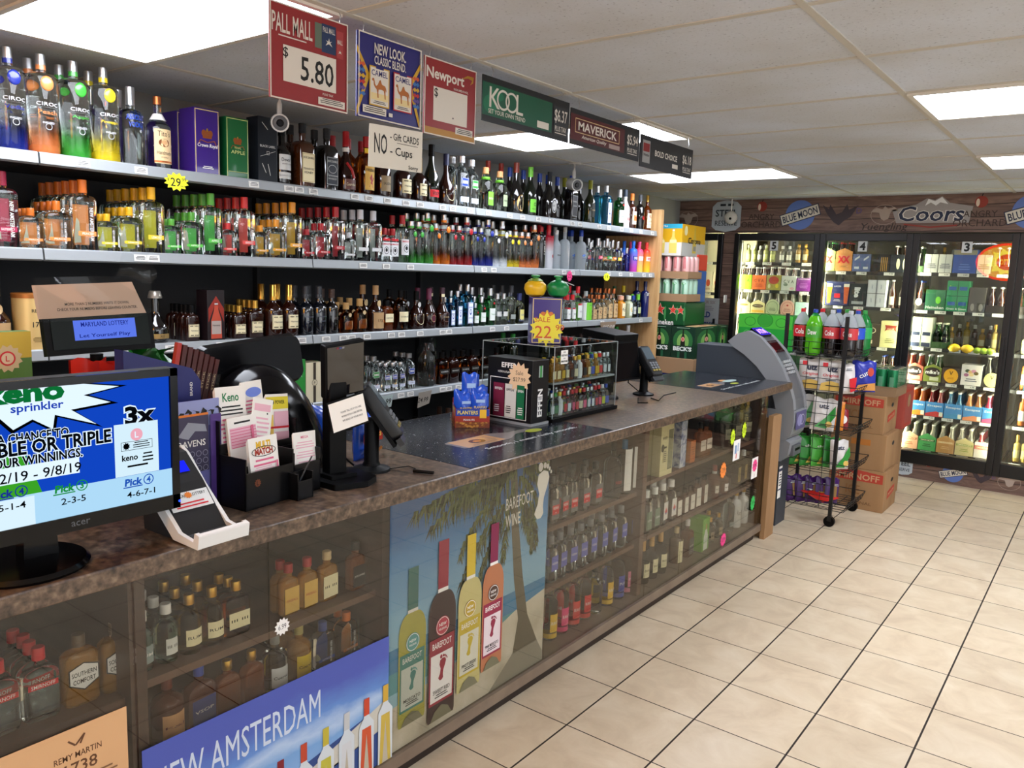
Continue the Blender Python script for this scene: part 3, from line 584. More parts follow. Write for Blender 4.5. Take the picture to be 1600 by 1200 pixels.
# top shelf
bottle('absolut_l', 'r', .305, .092, .19, .222, .0165, CLEAR, (.285, .305, .018, SILVER), [lab(.165, 0, 0, None, ('ABSOLUT', .022, .021, BLUEC, .078, .03), ('VODKA', -.006, .02, BLUEC, .06, .03), part='print')], curve='e', extra=lambda r: band(r, .235, .285, .0172, SILVER))
bottle('titos_l', 'r', .29, .098, .165, .215, .0145, CLEAR, (.258, .29, .0165, COPPER), [lab(.092, .078, .135, mat('#dcbf90', rough=.6), ("Tito's", .05, .022, INK, .05), ('Handmade', -.025, .015, INK, .058), ('VODKA', -.043, .006, INK), art=lambda a: (a.ell(0, .014, .022, .016, mat('#7c4a2a')), a.ell(0, .016, .012, .009, mat('#c79b6c')), a.cr(0, -.06, .078, .007, COPPER)), border=None)], curve='c',
       extra=lambda r: (lambda m: (m.lathe([(.033, .196), (.018, .222)], mat('#e9e5e4', rough=.5), 12, caps=False), m.out('paper_collar', r)))(MB()))
bottle('dewars', 'r', .27, .082, .15, .19, .015, DARK, (.225, .27, .017, BLACK), [lab(.105, .078, .07, LGREY, ("Dewar's", .012, .017, INK, .055, .01), ('WHITE LABEL', -.008, .006, INK)), lab(.045, .08, .03, LGREY, ('BLENDED SCOTCH', 0, .006, SLATE))])
bottle('jack_honey', 'f', .302, .088, .185, .222, .016, mat('#40200b', rough=.06, coat=1.), (.255, .302, .018, INK), [lab(.095, .074, .135, CREAM, ('JACK DANIELS', .045, .013, INK, .066, .01), ('TENNESSEE', -.005, .009, INK), ('HONEY', -.022, .011, INK, None, .01), border=mat('#a08b45'))], d=.088, rc=.014, curve='e')
bottle('jack_black', 'f', .30, .086, .185, .222, .016, DARK, (.252, .30, .018, INK), [lab(.095, .072, .135, mat('#1b222c', rough=.5), ('JACK DANIELS', .045, .014, LGREY, .064, .01), ('Tennessee', -.02, .011, LGREY), ('WHISKEY', -.036, .009, LGREY), art=lambda a: a.ring(0, .01, .026, .02, .002, LGREY), border=LGREY)], d=.086, rc=.014, curve='e')
bottle('ribbon_cognac', 'r', .305, .095, .09, .2, .0145, BROWNG, (.23, .305, .017, RED), [lab(.045, .075, .05, mat('#5f3a35', rough=.5), ('Courvoisier', 0, .014, CREAM, .058), border=WHITE)], curve='c', extra=lambda r: (band(r, .205, .225, .018, WHITE), (lambda m: (m.tube([(.03, -.02, .15), (.046, .0, .115), (.05, .012, .075)], .007, RED), m.out('ribbon', r)))(MB())))
bottle('red_cap_amber', 'r', .29, .082, .185, .225, .015, AMBERD, (.235, .29, .017, RED), [])
bottle('fireball_l', 'r', .3, .085, .185, .225, .015, glass('#c8641a'), (.245, .3, .017, RED), [lab(.09, .07, .12, mat('#d9b057', rough=.6), ('FIREBALL', .04, .014, INK, .062, .015), art=lambda a: a.poly([(-.014, -.045), (.012, -.05), (.006, -.02), (.018, .0), (.0, .02), (-.012, .0), (-.002, -.015)], RED)), lab(.225, .04, .03, YEL, R=.0165, fx=.0165)])
bottle('salignac', 'r', .25, .088, .15, .19, .015, BROWNG, (.2, .25, .017, mat('#7c6a4a')), [lab(.075, .08, .08, mat('#93805f', rough=.5), ('SALIGNAC', .0, .013, INK, .055))])
def henn(key, H, w, neck=True, lw=.062, lh=.065, cm=GOLD):
    bottle(key, 'r' if neck else 'f', H, w, H*.5 if neck else H*.62, H*.7 if neck else H*.74, .0135, BROWNG, (H*(.7 if neck else .79), H, .0155, cm), [lab(H*.29, lw, lh, CREAM, ('Hennessy', 0, lh*.17, INK, lw*.68, .01), border=mat('#4b4326'), art=lambda a: [a.ell((-1)**i*lw*(.1+.08*(i//2)), s*lh*.36, lw*.04, lh*.05, mat('#4b4326'), 6) for s in (1, -1) for i in range(8)])], d=w*.5, rc=.012, curve='c' if neck else 'e')
henn('henn_l', .262, .1, True, .082, .075); henn('henn_m', .245, .088, True); henn('henn_f', .172, .078, False, .058, .052); henn('henn_s', .15, .066, False, .052, .044); henn('henn_d', .155, .066, False, .05, .055, BLACK)
bottle('henn_black', 'r', .24, .078, .13, .165, .0145, mat('#0e1118', rough=.08, coat=1.), (.18, .24, .016, mat('#2b2e33', rough=.4)), [lab(.08, 0, 0, None, ('Hennessy', .01, .012, mat('#5a6070'), .05), ('BLACK', -.012, .007, mat('#5a6070')), part='print')])
bottle('vsop_frost', 'r', .33, .092, .13, .25, .016, DKGREEN, (.265, .33, .0175, BLACK), [lab(.06, .08, .04, REDB, ('VSOP', 0, .02, INK, .05, .02)), lab(.17, .028, .028, None, art=lambda a: a.ell(0, 0, .014, .014, GOLD), R=.034, fx=.034, part='seal')])
bottle('courv_l', 'r', .295, .1, .09, .2, .0155, BROWNG, (.23, .295, .0175, mat('#1c2346', rough=.4)), [lab(.065, .08, .07, None, ('COURVOISIER', .008, .01, INK, .06), art=lambda a: (a.poly([(-.038, .03), (-.038, 0), (-.02, -.028), (0, -.034), (.02, -.028), (.038, 0), (.038, .03)], CREAM)))])
def p1800(key, H, w, m, gm=CLEAR):
    bottle(key, 'f', H, w, H*.66, H*.82, w*.17, gm, (H*.87, H, w*.27, SILVER), [lab(H*.5, w*.66, H*.17, m, ('1800', 0, H*.065, WHITE, w*.5, .03), border=WHITE), lab(H*.17, w*.8, H*.1, mat('#cfd6e6'), ('TEQUILA', 0, H*.03, SLATE, w*.4))], d=w*.8, rc=.01, curve='l')
p1800('p1800_l', .3, .088, BLUEC); p1800('p1800_lg', .29, .08, GRN); p1800('p1800_m', .2, .064, BLUEC); p1800('p1800_mg', .2, .064, GRN); p1800('p1800_s', .155, .052, mat('#4753a8'))
bottle('patron', 'r', .262, .105, .115, .2, .022, glass('#e4eee0'), (.222, .262, .021, mat('#d9a06a', rough=.6), .019), [], curve='e', cap_name='cork', extra=lambda r: (band(r, .185, .205, .027, LIME, 'ribbon'), add_label(r, lab(.075, .05, .08, LIME, ('PATRON', .0, .012, WHITE, .04), part='label'), .0525, .0525)))
bottle('patron_plain', 'r', .255, .105, .115, .195, .022, glass('#e1ebdd'), (.216, .255, .021, mat('#d9a06a', rough=.6), .019), [lab(.075, .045, .07, mat('#9fb08c', rough=.5), ('PATRON', .0, .01, INK, .035))], curve='e', cap_name='cork', extra=lambda r: band(r, .18, .2, .027, LIME, 'ribbon'))
bottle('brandy_l', 'r', .33, .1, .12, .24, .016, DARK, (.265, .33, .019, mat('#7a2a1a', rough=.4)), [lab(.075, .07, .105, None, ('D', .0, .03, INK), art=lambda a: (a.ell(0, 0, .034, .052, TAN), a.ring(0, 0, .034, .052, .002, GOLD)))])
bottle('lime_l', 'r', .32, .088, .14, .24, .016, DKGREEN, (.255, .32, .018, LIME), [lab(.07, .075, .085, LIME, ('CI', .01, .024, INK, .02, .02), ('BRANDY', -.02, .008, INK))])
bottle('blue_cap_dark', 'r', .31, .085, .15, .23, .015, DARK, (.25, .31, .0165, BLUEC), [])
bottle('red_cap_dark', 'r', .325, .085, .15, .23, .015, DARK, (.26, .325, .0165, mat('#7f2418', rough=.4)), [])
bottle('olive_cap_green', 'r', .315, .082, .15, .23, .015, mat('#1d2408', rough=.07, coat=1.), (.25, .315, .0165, mat('#8a8a1e')), [lab(.1, .06, .1, mat('#1a1d10', rough=.5), ('LIQUEUR', 0, .01, TAN))])
bottle('medal_black', 'f', .315, .115, .11, .23, .016, DARK, (.25, .315, .0165, mat('#23262e')), [lab(.09, .1, .1, None, ('DUSSE', 0, .012, INK, .03), art=lambda a: (a.ell(.01, 0, .03, .048, SILVER), a.ell(.01, 0, .026, .043, mat('#3d3f42')), a.ell(.01, 0, .02, .034, LGREY)))], d=.08, rc=.03, curve='c')
bottle('square_black', 'f', .32, .085, .2, .24, .0155, DARK, (.255, .32, .017, BLUEC), [lab(.11, .07, .15, mat('#15171d'), ('RESERVE', .03, .01, LGREY, .05), ('COGNAC', 0, .008, LGREY), border=LGREY)], d=.07, rc=.01, curve='e')
def bombay(key, H, w):
    bottle(key, 'f', H, w, H*.66, H*.78, w*.18, glass('#4aa8dc'), (H*.84, H, w*.2, SILVER), [lab(H*.33, w*.66, H*.5, mat('#e4ebf2', rough=.5), ('BOMBAY', H*.13, H*.035, BLUEC, w*.5), ('SAPPHIRE', -H*.12, H*.03, BLUEC, w*.52), art=lambda a: (a.ell(0, H*.02, w*.14, H*.07, BLUEC), a.ell(0, H*.03, w*.08, H*.04, mat('#e4ebf2'))), border=BLUEC)], d=w*.92, rc=w*.12, curve='e')
bombay('bombay_l', .3, .082); bombay('bombay_t', .255, .066); bombay('bombay_m', .215, .056); bombay('bombay_s', .175, .05)
def tanq(key, H, w):
    bottle(key, 'r', H, w, H*.62, H*.74, w*.2, glass('#2f9c4c'), (H*.8, H, w*.24, SILVER), [lab(H*.3, w*.9, H*.32, mat('#dfe6e2', rough=.5), ('Tanqueray', 0, H*.05, GRN, w*.62), border=GRN)], curve='e', extra=lambda r: add_label(r, lab(H*.6, w*.2, w*.2, None, art=lambda a: a.ell(0, 0, w*.11, w*.11, RED), part='seal'), w/2, w/2))
tanq('tanq_l', .29, .084); tanq('tanq_t', .234, .07); tanq('tanq_m', .18, .06); tanq('tanq_s', .14, .052)
bottle('milky', 'r', .3, .08, .15, .22, .0155, mat('#d9dcda', rough=.25, coat=.6), (.245, .3, .017, SLATE), [lab(.09, .06, .08, WHITE, ('RUM', .02, .016, RED, .03), art=lambda a: a.ell(0, -.015, .014, .014, RED))])
bottle('captain', 'r', .28, .082, .165, .205, .015, mat('#381607', rough=.06, coat=1.), (.225, .28, .017, ORG), [lab(.09, .068, .1, mat('#e0d6c2', rough=.5), ('Spiced', .033, .012, RED), ('RUM', -.035, .01, INK), art=lambda a: (a.cr(0, .0, .045, .045, mat('#b97a3c')), a.poly([(-.012, -.022), (.012, -.022), (.006, .012), (-.006, .012)], RED), a.ell(0, .017, .007, .007, mat('#e0b48a'))), border=INK)])
bottle('dark_rum', 'r', .285, .078, .175, .215, .015, DARK, (.235, .285, .017, mat('#4a4d52')), [lab(.1, .05, .03, None, art=lambda a: a.ell(0, 0, .016, .016, RED), part='seal')])
bottle('gold_rum', 'r', .29, .076, .165, .21, .0135, AMBERD, (.235, .29, .0135, GOLD), [lab(.1, .068, .09, CREAM, ('RUM', -.02, .013, INK, .035), art=lambda a: a.ell(0, .022, .017, .017, RED)), lab(.04, .07, .025, CREAM)])
# gift boxes
def crown_art(a, s=1.):
    for sx in (-.5, 0, .5): a.ell(sx*.026*s, .0, .009*s, .012*s, COPPER)
    a.cr(0, -.014*s, .036*s, .008*s, COPPER); a.ell(0, .012*s, .004*s, .006*s, GOLD); a.line([(-.035*s, -.04*s), (-.028*s, -.025*s), (0, -.032*s), (.028*s, -.025*s), (.035*s, -.04*s)], .003*s, COPPER)
def giftbox(key, w, d, H, m, fn, side=None):
    def b(r):
        mb = MB(); mb.box(-d/2, d/2, -w/2, w/2, 0, H, m); mb.out('carton', r, bevel=.0015)
        mb = MB(); a = Art(mb, (d/2+.0005, 0, H/2)); fn(a, w, H); mb.out('front_print', r)
        if side:
            mb = MB(); a = Art(mb, (0, -w/2-.0005, H/2), (1, 0, 0)); side(a, d, H); mb.out('side_print', r)
    KINDS[key] = (b, 'gift_box', 'gift box'); WID[key] = w; DEP[key] = d
PURPLE = mat('#32156f', rough=.35, coat=.3); GREENB = mat('#0f5a2c', rough=.35, coat=.3)
def crown_front(a, w, H):
    a.frame(-w*.47, -H*.48, w*.94, H*.96, .003, mat('#d8c37a', rough=.4)); a.o = a.o+a.v*(H*.13); crown_art(a, w/.1); a.o = a.o-a.v*(H*.13)
    a.text('Crown Royal', 0, -H*.06, H*.07, WHITE, w=w*.8, shear=.15); a.lines(0, -H*.36, w*.45, H*.05, 2, WHITE)
def apple_front(a, w, H):
    a.frame(-w*.47, -H*.48, w*.94, H*.96, .003, mat('#b9c47a', rough=.4)); a.o = a.o+a.v*(H*.13); crown_art(a, w/.12); a.o = a.o-a.v*(H*.13)
    a.text('REGAL', 0, H*.01, H*.03, mat('#b9c47a')); a.text('APPLE', 0, -H*.06, H*.055, mat('#b9c47a'), w=w*.62); a.cr(0, -H*.38, w*.86, .002, mat('#b9c47a'))
giftbox('crown_box', .115, .115, .272, PURPLE, crown_front); giftbox('crown_box_small', .115, .1, .206, PURPLE, crown_front); giftbox('apple_box', .11, .09, .262, GREENB, apple_front)
giftbox('black_box', .1, .09, .29, mat('#0e141c', rough=.35), lambda a, w, H: (a.text('BLACK LABEL', 0, H*.06, H*.035, LGREY, w=w*.8), a.line([(-.03, -.06), (-.01, -.1)], .003, LGREY), a.line([(.0, -.06), (.012, -.11)], .003, LGREY), a.line([(-.03, .12), (.0, .09)], .003, LGREY), a.line([(-.04, -.03), (.04, .0)], .0015, LGREY), a.frame(-.007, -.02, .014, .016, .0015, LGREY)))
def vsop_front(a, w, H):
    a.poly([(-w*.45, -.03), (-w*.2, .02), (0, .06), (w*.2, .02), (w*.45, -.03), (w*.45, .03), (0, .085), (-w*.45, .03)], mat('#8d2413')); G = mat('#9c4a33')
    a.poly([(-w*.32, -H*.46), (w*.32, -H*.46), (w*.3, -H*.1), (w*.14, .02), (w*.1, .045), (-w*.1, .045), (-w*.14, .02), (-w*.3, -H*.1)], mat('#b4442c')); a.cr(0, -H*.24, w*.56, H*.26, mat('#a79b93')); a.text('Hennessy', 0, -H*.2, .01, INK, w=w*.44); a.cr(0, .05, w*.2, .006, LGREY)
giftbox('picture_box', .085, .08, .22, mat('#1a1114', rough=.3), vsop_front)
giftbox('cream_box', .1, .09, .2, mat('#d9d2b4', rough=.5), lambda a, w, H: (a.cr(0, 0, w*.16, H, mat('#3b342a')), a.ell(0, 0, w*.17, w*.17, mat('#d9d2b4')), a.ring(0, 0, w*.16, w*.16, .002, INK), a.text('P', 0, 0, .012, INK)))
giftbox('green_box', .11, .09, .22, GRN, lambda a, w, H: a.text('TEQUILA', 0, .03, .014, WHITE))
def tin(r):
    T = mat('#d6b878', rough=.35, metal=.3); mb = MB(); mb.lathe([(.062, 0), (.062, .19)], T, 28); mb.out('tin_body', r)
    mb = MB(); mb.lathe([(.0635, .19), (.0635, .205), (.06, .208)], mat('#a5672f', rough=.35, metal=.5), 28); mb.out('lid', r)
    mb = MB(); a = Art(mb, (.0625, 0, .1), R=.0625); a.text('REMY', -.004, .045, .012, INK, w=.04); a.text('1738', 0, -.005, .02, INK, w=.045); a.lines(0, -.05, .05, .02, 4, mat('#7a6336')); a.ell(0, .072, .008, .006, mat('#7a6336')); mb.out('print', r)
WID['tin'] = .127; KINDS['tin'] = (tin, 'gift_tin', 'gift tin')
# second shelf
bottle('smirnoff_f', 'f', .185, .07, .115, .14, .0125, CLEAR, (.15, .185, .0145, RED), [lab(.075, .055, .075, mat('#d7dadd'), ('SMIRNOFF', .026, .009, REDB, .05, .01), art=lambda a: (a.ring(0, -.008, .017, .02, .003, INK), a.ell(0, -.006, .008, .01, INK)), border=LGREY), lab(.125, .05, .012, REDB)], d=.04, rc=.013, curve='e')
bottle('smirnoff_l', 'r', .262, .074, .165, .2, .014, CLEAR, (.215, .262, .016, RED), [lab(.09, .06, .085, mat('#d7dadd'), ('SMIRNOFF', .03, .01, REDB, .055, .01), art=lambda a: (a.ring(0, -.008, .018, .021, .003, INK), a.ell(0, -.006, .009, .011, INK)))], curve='e')
bottle('ciroc_black', 'r', .285, .07, .215, .235, .0155, mat('#101012', rough=.1, coat=1.), (.25, .285, .0165, RED), [lab(.14, .03, .15, None, ('SPIRIT', 0, .012, LGREY, .1, .0, -math.pi/2), part='print')], curve='e')
bottle('frost_red', 'r', .3, .074, .2, .23, .015, fade_mat('frosted_red_to_white', '#dde0e6', '#b81e35', .12, .2, .4, .35), (.25, .3, .0165, REDB), [lab(.09, .02, .02, None, art=lambda a: a.ell(.01, 0, .009, .012, RED), part='seal'), lab(.22, .02, .02, None, art=lambda a: a.ell(.008, 0, .009, .011, RED), part='stud')], curve='e')
bottle('frost_slim', 'r', .272, .068, .16, .21, .0135, FROST, (.24, .272, .0145, LGREY), [lab(.1, .05, .022, None, ('FINLANDIA', 0, .01, INK, .045, .02), part='print')])
bottle('frost_tree', 'r', .298, .076, .175, .215, .0125, FROST, (.265, .298, .014, LGREY), [lab(.105, .05, .15, None, part='print', art=lambda a: (a.poly([(-.003, -.075), (.003, -.075), (.002, .02), (-.002, .02)], WHITE), [a.line([(0, -.02+.014*i), (s*(.02-.001*i), .03+.01*i)], .0018, WHITE) for i in range(4) for s in (1, -1)]))], curve='e')
bottle('goose', 'r', .29, .08, .165, .21, .0135, FROST, (.245, .29, .0155, BLUEC), [lab(.1, .066, .05, None, ('GREY GOOSE', -.012, .01, BLUEC, .05), part='print', art=lambda a: a.poly([(-.03, .005), (-.01, .02), (.012, .012), (.03, .022), (.02, .0), (-.01, -.002)], mat('#5d7fc0')))], curve='e')
def absol(key, H, w, m, txt, gm=CLEAR):
    bottle(key, 'r', H, w, H*.62, H*.73, w*.18, gm, (H*.92, H, w*.2, SILVER), [lab(H*.42, w*.82, H*.1, m, (txt, 0, H*.05, WHITE, w*.5, .02))] if m else [lab(H*.42, 0, 0, None, ('ABSOLUT', 0, H*.055, BLUEC, w*.7, .02), part='print')], curve='e', extra=lambda r: band(r, H*.78, H*.92, w*.185, SILVER))
absol('abs_s', .21, .06, None, ''); absol('abs_m', .235, .066, None, ''); absol('abs_red', .245, .078, mat('#c5405a'), 'CITRON'); absol('abs_green', .25, .082, GRN, 'LIME'); absol('abs_orange', .24, .07, ORG, 'MANDRIN'); absol('abs_yellow', .235, .07, YEL, 'PEAR')
absol('blue_s', .15, .052, None, '', glass('#2a3fb8')); absol('blue_m', .19, .056, None, '', glass('#4458c8'))
def shrink(key, low, high, word, m):
    bottle(key, 'r', .25, .074, .155, .195, .013, fade_mat('wrap_'+key, low, high, .02, .18, 0., .3), (.215, .25, .0145, mat(high, rough=.4)), [lab(.115, .075, .035, m, (word, 0, .022, WHITE if key != 'wrap_sun' else REDB, .055, .03))], curve='e', body='wrapped_body')
shrink('wrap_blue', '#b83a9c', '#2a6fd6', 'SVEDKA', mat('#1d3c94')); shrink('wrap_pink', '#f2c95a', '#e8467e', 'SVEDKA', mat('#f0d0d8')); shrink('wrap_sun', '#f4c22e', '#e83a34', 'SVEDKA', mat('#f3dccf'))
# third shelf
bottle('decanter', 'r', .215, .1, .055, .13, .016, DARK, (.185, .215, .028, mat('#8f8a80', rough=.3, metal=.5), .022), [lab(.03, .09, .02, mat('#8d7340'), ('XO', 0, .01, INK))], curve='c', cap_name='stopper')
bottle('dark_slim', 'r', .225, .07, .13, .165, .0145, DARK, (.18, .225, .016, mat('#3d2a22')), [lab(.08, 0, 0, None, ('XO', 0, .014, mat('#77706a')), part='print')])
def remy(key, H, w, lm):
    bottle(key, 'r', H, w, H*.55, H*.72, .0135, glass('#b0622a'), (H*.78, H, .0165, mat('#b9935a', rough=.5)), [lab(H*.26, w*.9, H*.3, None, ('VSOP', 0, H*.06, mat('#5b3a1e'), w*.5), art=lambda a: (a.poly([(-w*.42, -H*.14), (w*.42, -H*.14), (w*.42, H*.08), (w*.25, H*.15), (-w*.25, H*.15), (-w*.42, H*.08)], lm))), lab(H*.6, w*.3, w*.3, None, art=lambda a: a.ell(0, 0, w*.15, w*.15, TAN), part='seal')])
remy('remy_s', .155, .068, TAN); remy('remy_m', .175, .074, TAN)
bottle('remy_t', 'r', .245, .09, .1, .17, .0145, BROWNG, (.195, .245, .0165, mat('#b08a5c')), [lab(.06, .088, .085, mat('#b59468'), ('1738', 0, .014, mat('#4f321a'), .04)), lab(.15, .03, .03, None, R=.03, fx=.03, art=lambda a: a.ell(0, 0, .014, .018, TAN), part='seal')])
bottle('courv_f', 'f', .165, .072, .11, .13, .0125, AMBERD, (.135, .165, .0145, BLACK), [lab(.07, .06, .045, CREAM, ('COURVOISIER', 0, .007, INK, .05))], d=.045, rc=.014, curve='e')
bottle('courv_g', 'r', .22, .088, .12, .17, .0145, glass('#8f4a16'), (.18, .22, .016, BLACK), [lab(.075, .075, .055, CREAM, ('COURVOISIER', 0, .008, INK, .06))], curve='e')
bottle('courv_m', 'r', .215, .088, .075, .15, .0145, BROWNG, (.165, .215, .016, BLACK), [lab(.06, .07, .065, None, ('COURVOISIER', .005, .008, INK, .055), art=lambda a: (a.poly([(-.034, .026), (-.034, -.005), (-.018, -.026), (0, -.032), (.018, -.026), (.034, -.005), (.034, .026)], CREAM))), lab(.14, .03, .03, None, R=.028, fx=.028, art=lambda a: a.ell(0, 0, .012, .014, LGREY), part='seal')])
bottle('courv_p', 'r', .23, .088, .075, .155, .0145, BROWNG, (.165, .23, .016, mat('#5c1c3a')), [lab(.06, .06, .06, None, art=lambda a: (a.poly([(-.035, 0), (-.01, .01), (0, .032), (.01, .01), (.035, 0), (.01, -.01), (0, -.032), (-.01, -.01)], mat('#5a1f33')), a.ring(0, 0, .02, .02, .0015, TAN)))])
bottle('courv_o', 'r', .235, .09, .075, .155, .0145, BROWNG, (.2, .235, .016, mat('#3d2430')), [lab(.065, .07, .06, None, ('COURVOISIER', 0, .008, TAN, .05), art=lambda a: a.ring(0, 0, .034, .028, .002, mat('#7a5a50'))), lab(.19, .03, .018, CREAM, R=.0152, fx=.0152, part='neck_label')])
bottle('clear_gin', 'r', .2, .06, .12, .15, .0135, CLEAR, (.165, .2, .0155, SILVER), [lab(.07, .05, .03, LGREY)], curve='e')
bottle('clear_gin_t', 'r', .25, .07, .15, .18, .0145, CLEAR, (.205, .25, .0165, mat('#2f3236')), [lab(.05, .06, .03, mat('#8f9690'))], curve='e')
bottle('pale_gin', 'r', .2, .07, .1, .145, .0145, glass('#dfe2b4'), (.155, .2, .0165, mat('#2c3464')), [lab(.06, .05, .07, mat('#d8d27c'), ('GIN', .0, .012, BLUEC, .03), border=BLUEC), lab(.025, .06, .015, mat('#2c3464'))], curve='e')
def rednote(key, H, w, cm=REDB):
    bottle(key, 'r', H, w, H*.6, H*.73, .0135, CLEAR, (H*.8, H, .0155, cm), [lab(H*.27, w*.86, H*.36, mat('#dde0dc'), ('VODKA', 0, H*.05, SLATE, w*.5), border=LGREY), lab(H*.48, w*.86, H*.05, REDB, ('SALE', 0, H*.03, WHITE))], curve='e')
rednote('rednote_s', .19, .06); rednote('rednote_t', .25, .074)
bottle('green_label', 'r', .215, .1, .13, .165, .015, CLEAR, (.18, .215, .016, mat('#aab0ae')), [lab(.068, .15, .128, mat('#dfe5e2', rough=.5), ('BOX', .045, .009, SLATE)), lab(.068, .078, .129, LIME, x=0, R=.051, fx=.0503)], curve='e')
def kraft(key, H, w, cm=COPPER):
    bottle(key, 'r', H, w, H*.55, H*.72, .0125, CLEAR, (H*.84, H, .0145, cm), [lab(H*.28, w*.85, H*.46, KRAFT, ("Tito's", H*.15, H*.06, INK, w*.5), ('Handmade', -H*.12, H*.04, INK, w*.55), art=lambda a: (a.ell(0, H*.03, w*.24, w*.2, mat('#6b3f22')), a.ell(0, H*.035, w*.13, w*.1, KRAFT)))])
kraft('kraft_s', .155, .058); kraft('kraft_m', .185, .062); kraft('kraft_l', .235, .074)
bottle('orange_juice', 'r', .18, .082, .11, .135, .02, mat('#dd8f1c', rough=.15, trans=.25), (.148, .18, .024, mat('#e3a98c')), [lab(.07, .05, .1, CREAM, ('CRUSH', .0, .012, INK, .035), art=lambda a: a.ell(0, .002, .022, .016, mat('#26352c')))], curve='e')
bottle('pale_juice', 'r', .18, .075, .11, .135, .018, mat('#c9d0a6', rough=.15, trans=.35), (.148, .18, .022, mat('#d9dccb')), [lab(.07, .05, .1, mat('#dfe4d4'), art=lambda a: a.ell(0, .0, .017, .02, YEL))], curve='e')
bottle('yellow_cap', 'r', .255, .07, .15, .18, .0145, glass('#dfe2b0'), (.2, .255, .0165, YEL), [])
bottle('green_cap_t', 'r', .25, .07, .15, .18, .0145, glass('#9db870'), (.2, .25, .0165, mat('#27502c')), [])
bottle('sky_s', 'r', .18, .055, .1, .13, .0125, glass('#aebfdd'), (.145, .18, .0145, BLUEC), [lab(.06, .045, .06, LGREY, ('SKYY', 0, .012, BLUEC))], curve='e')
bottle('green_s', 'r', .19, .055, .1, .13, .0125, glass('#c5dcb8'), (.145, .19, .0165, LIME), [lab(.06, .045, .05, mat('#b8c694'))], curve='e')
bottle('sky_l', 'r', .297, .076, .185, .22, .014, mat('#101a5a', rough=.06, coat=1.), (.25, .297, .0165, mat('#141c50', rough=.3)), [lab(.19, 0, 0, None, ('SKYY', 0, .022, LGREY, .05, .03), part='print')], curve='e')
# lower shelf
bottle('jug_bourbon', 'f', .19, .09, .12, .145, .015, glass('#a3521a'), (.155, .19, .017, BLACK), [lab(.075, .08, .03, mat('#1a1512'), ('BOURBON', 0, .009, LGREY, .06))], d=.06, rc=.02, curve='e')
bottle('dark_flask', 'f', .19, .085, .12, .145, .015, BROWNG, (.155, .19, .017, BLACK), [lab(.075, .075, .03, mat('#17120f'), ('WHISKEY', 0, .009, LGREY, .06))], d=.06, rc=.02, curve='e')
bottle('green_gin', 'r', .27, .076, .17, .2, .0145, DKGREEN, (.215, .27, .0165, GRN), [], curve='e')
bottle('white_neck', 'r', .275, .076, .17, .2, .0145, DARK, (.215, .275, .0165, WHITE), [], curve='e')
bottle('green_tequila', 'r', .19, .085, .11, .14, .018, glass('#6fae4a'), (.155, .19, .019, GRN), [lab(.06, .06, .06, mat('#a8c97c'))], curve='e')
def bag(r):
    mb = MB()
    def f(u, v):
        a = u*2*math.pi; rr = .058*(1+.06*math.sin(5*a+v*7)) if v < .72 else .058*(1-(v-.72)*1.6)*(1+.18*math.sin(4*a+v*19))
        return (rr*math.cos(a), rr*math.sin(a)+(.05*(v-.72) if v > .72 else 0), .285*v)
    mb.grid(f, 28, 18, FILM); mb.out('bag_film', r)
    mb = MB(); mb.lathe([(.045, .003), (.05, .01), (.05, .17), (.02, .21), (.016, .25)], CLEAR, 16); mb.out('bottle_inside', r)
WID['bagged'] = .12; KINDS['bagged'] = (bag, 'bagged_bottle', 'bottle')

# ---------------------------------------------------------------- stock on the wall shelves (centre along the shelf, kind, how many deep, what it is)
def stock(z, shelf, rows, X0=-1.735, dx=None, group=None):
    for y, k, n, desc in spread(rows):
        step = dx or DEP.get(k, .09)*1.07; n = max(1, min(n, 1+int((X0+2.12-DEP.get(k, .09)/2)/step)))
        for i in range(n):
            w = '' if n == 1 else ', %s in its file' % ORD[i]
            put(k, (X0-step*i+random.uniform(-.002, .002), y+random.uniform(-.002, .002), z+.0005), random.uniform(-.05, .05), '%s%s, %s shelf' % (desc, w, shelf), desc if n > 1 else None)
stock(S1, 'top', [(-1.502, 'ciroc_l_white', 1, 'tall clear bottle cut by the left edge'), (-1.442, 'ciroc_l_blue', 2, 'tall bottle with blue stud and blue foot'), (-1.326, 'ciroc_l_peach', 2, 'tall bottle with orange stud'), (-1.223, 'ciroc_l_green', 2, 'tall bottle with green stud and green foot'), (-1.12, 'ciroc_l_yellow', 2, 'tall bottle with yellow stud and yellow foot'), (-1.005, 'absolut_l', 2, 'clear vodka bottle with blue capitals'), (-0.886, 'titos_l', 1, 'clear bottle with tan handmade label and copper cap')])
stock(S1, 'top', [(-0.698, 'crown_box', 1, 'purple crown gift box with gold frame'), (-0.544, 'apple_box', 1, 'green apple gift box with gold frame'), (-0.389, 'black_box', 1, 'tall black gift box with grey lettering')], -1.745)
put('crown_box', (-1.9, -0.686, S1+.0005), 0, 'purple gift box standing behind the framed one on the top shelf')
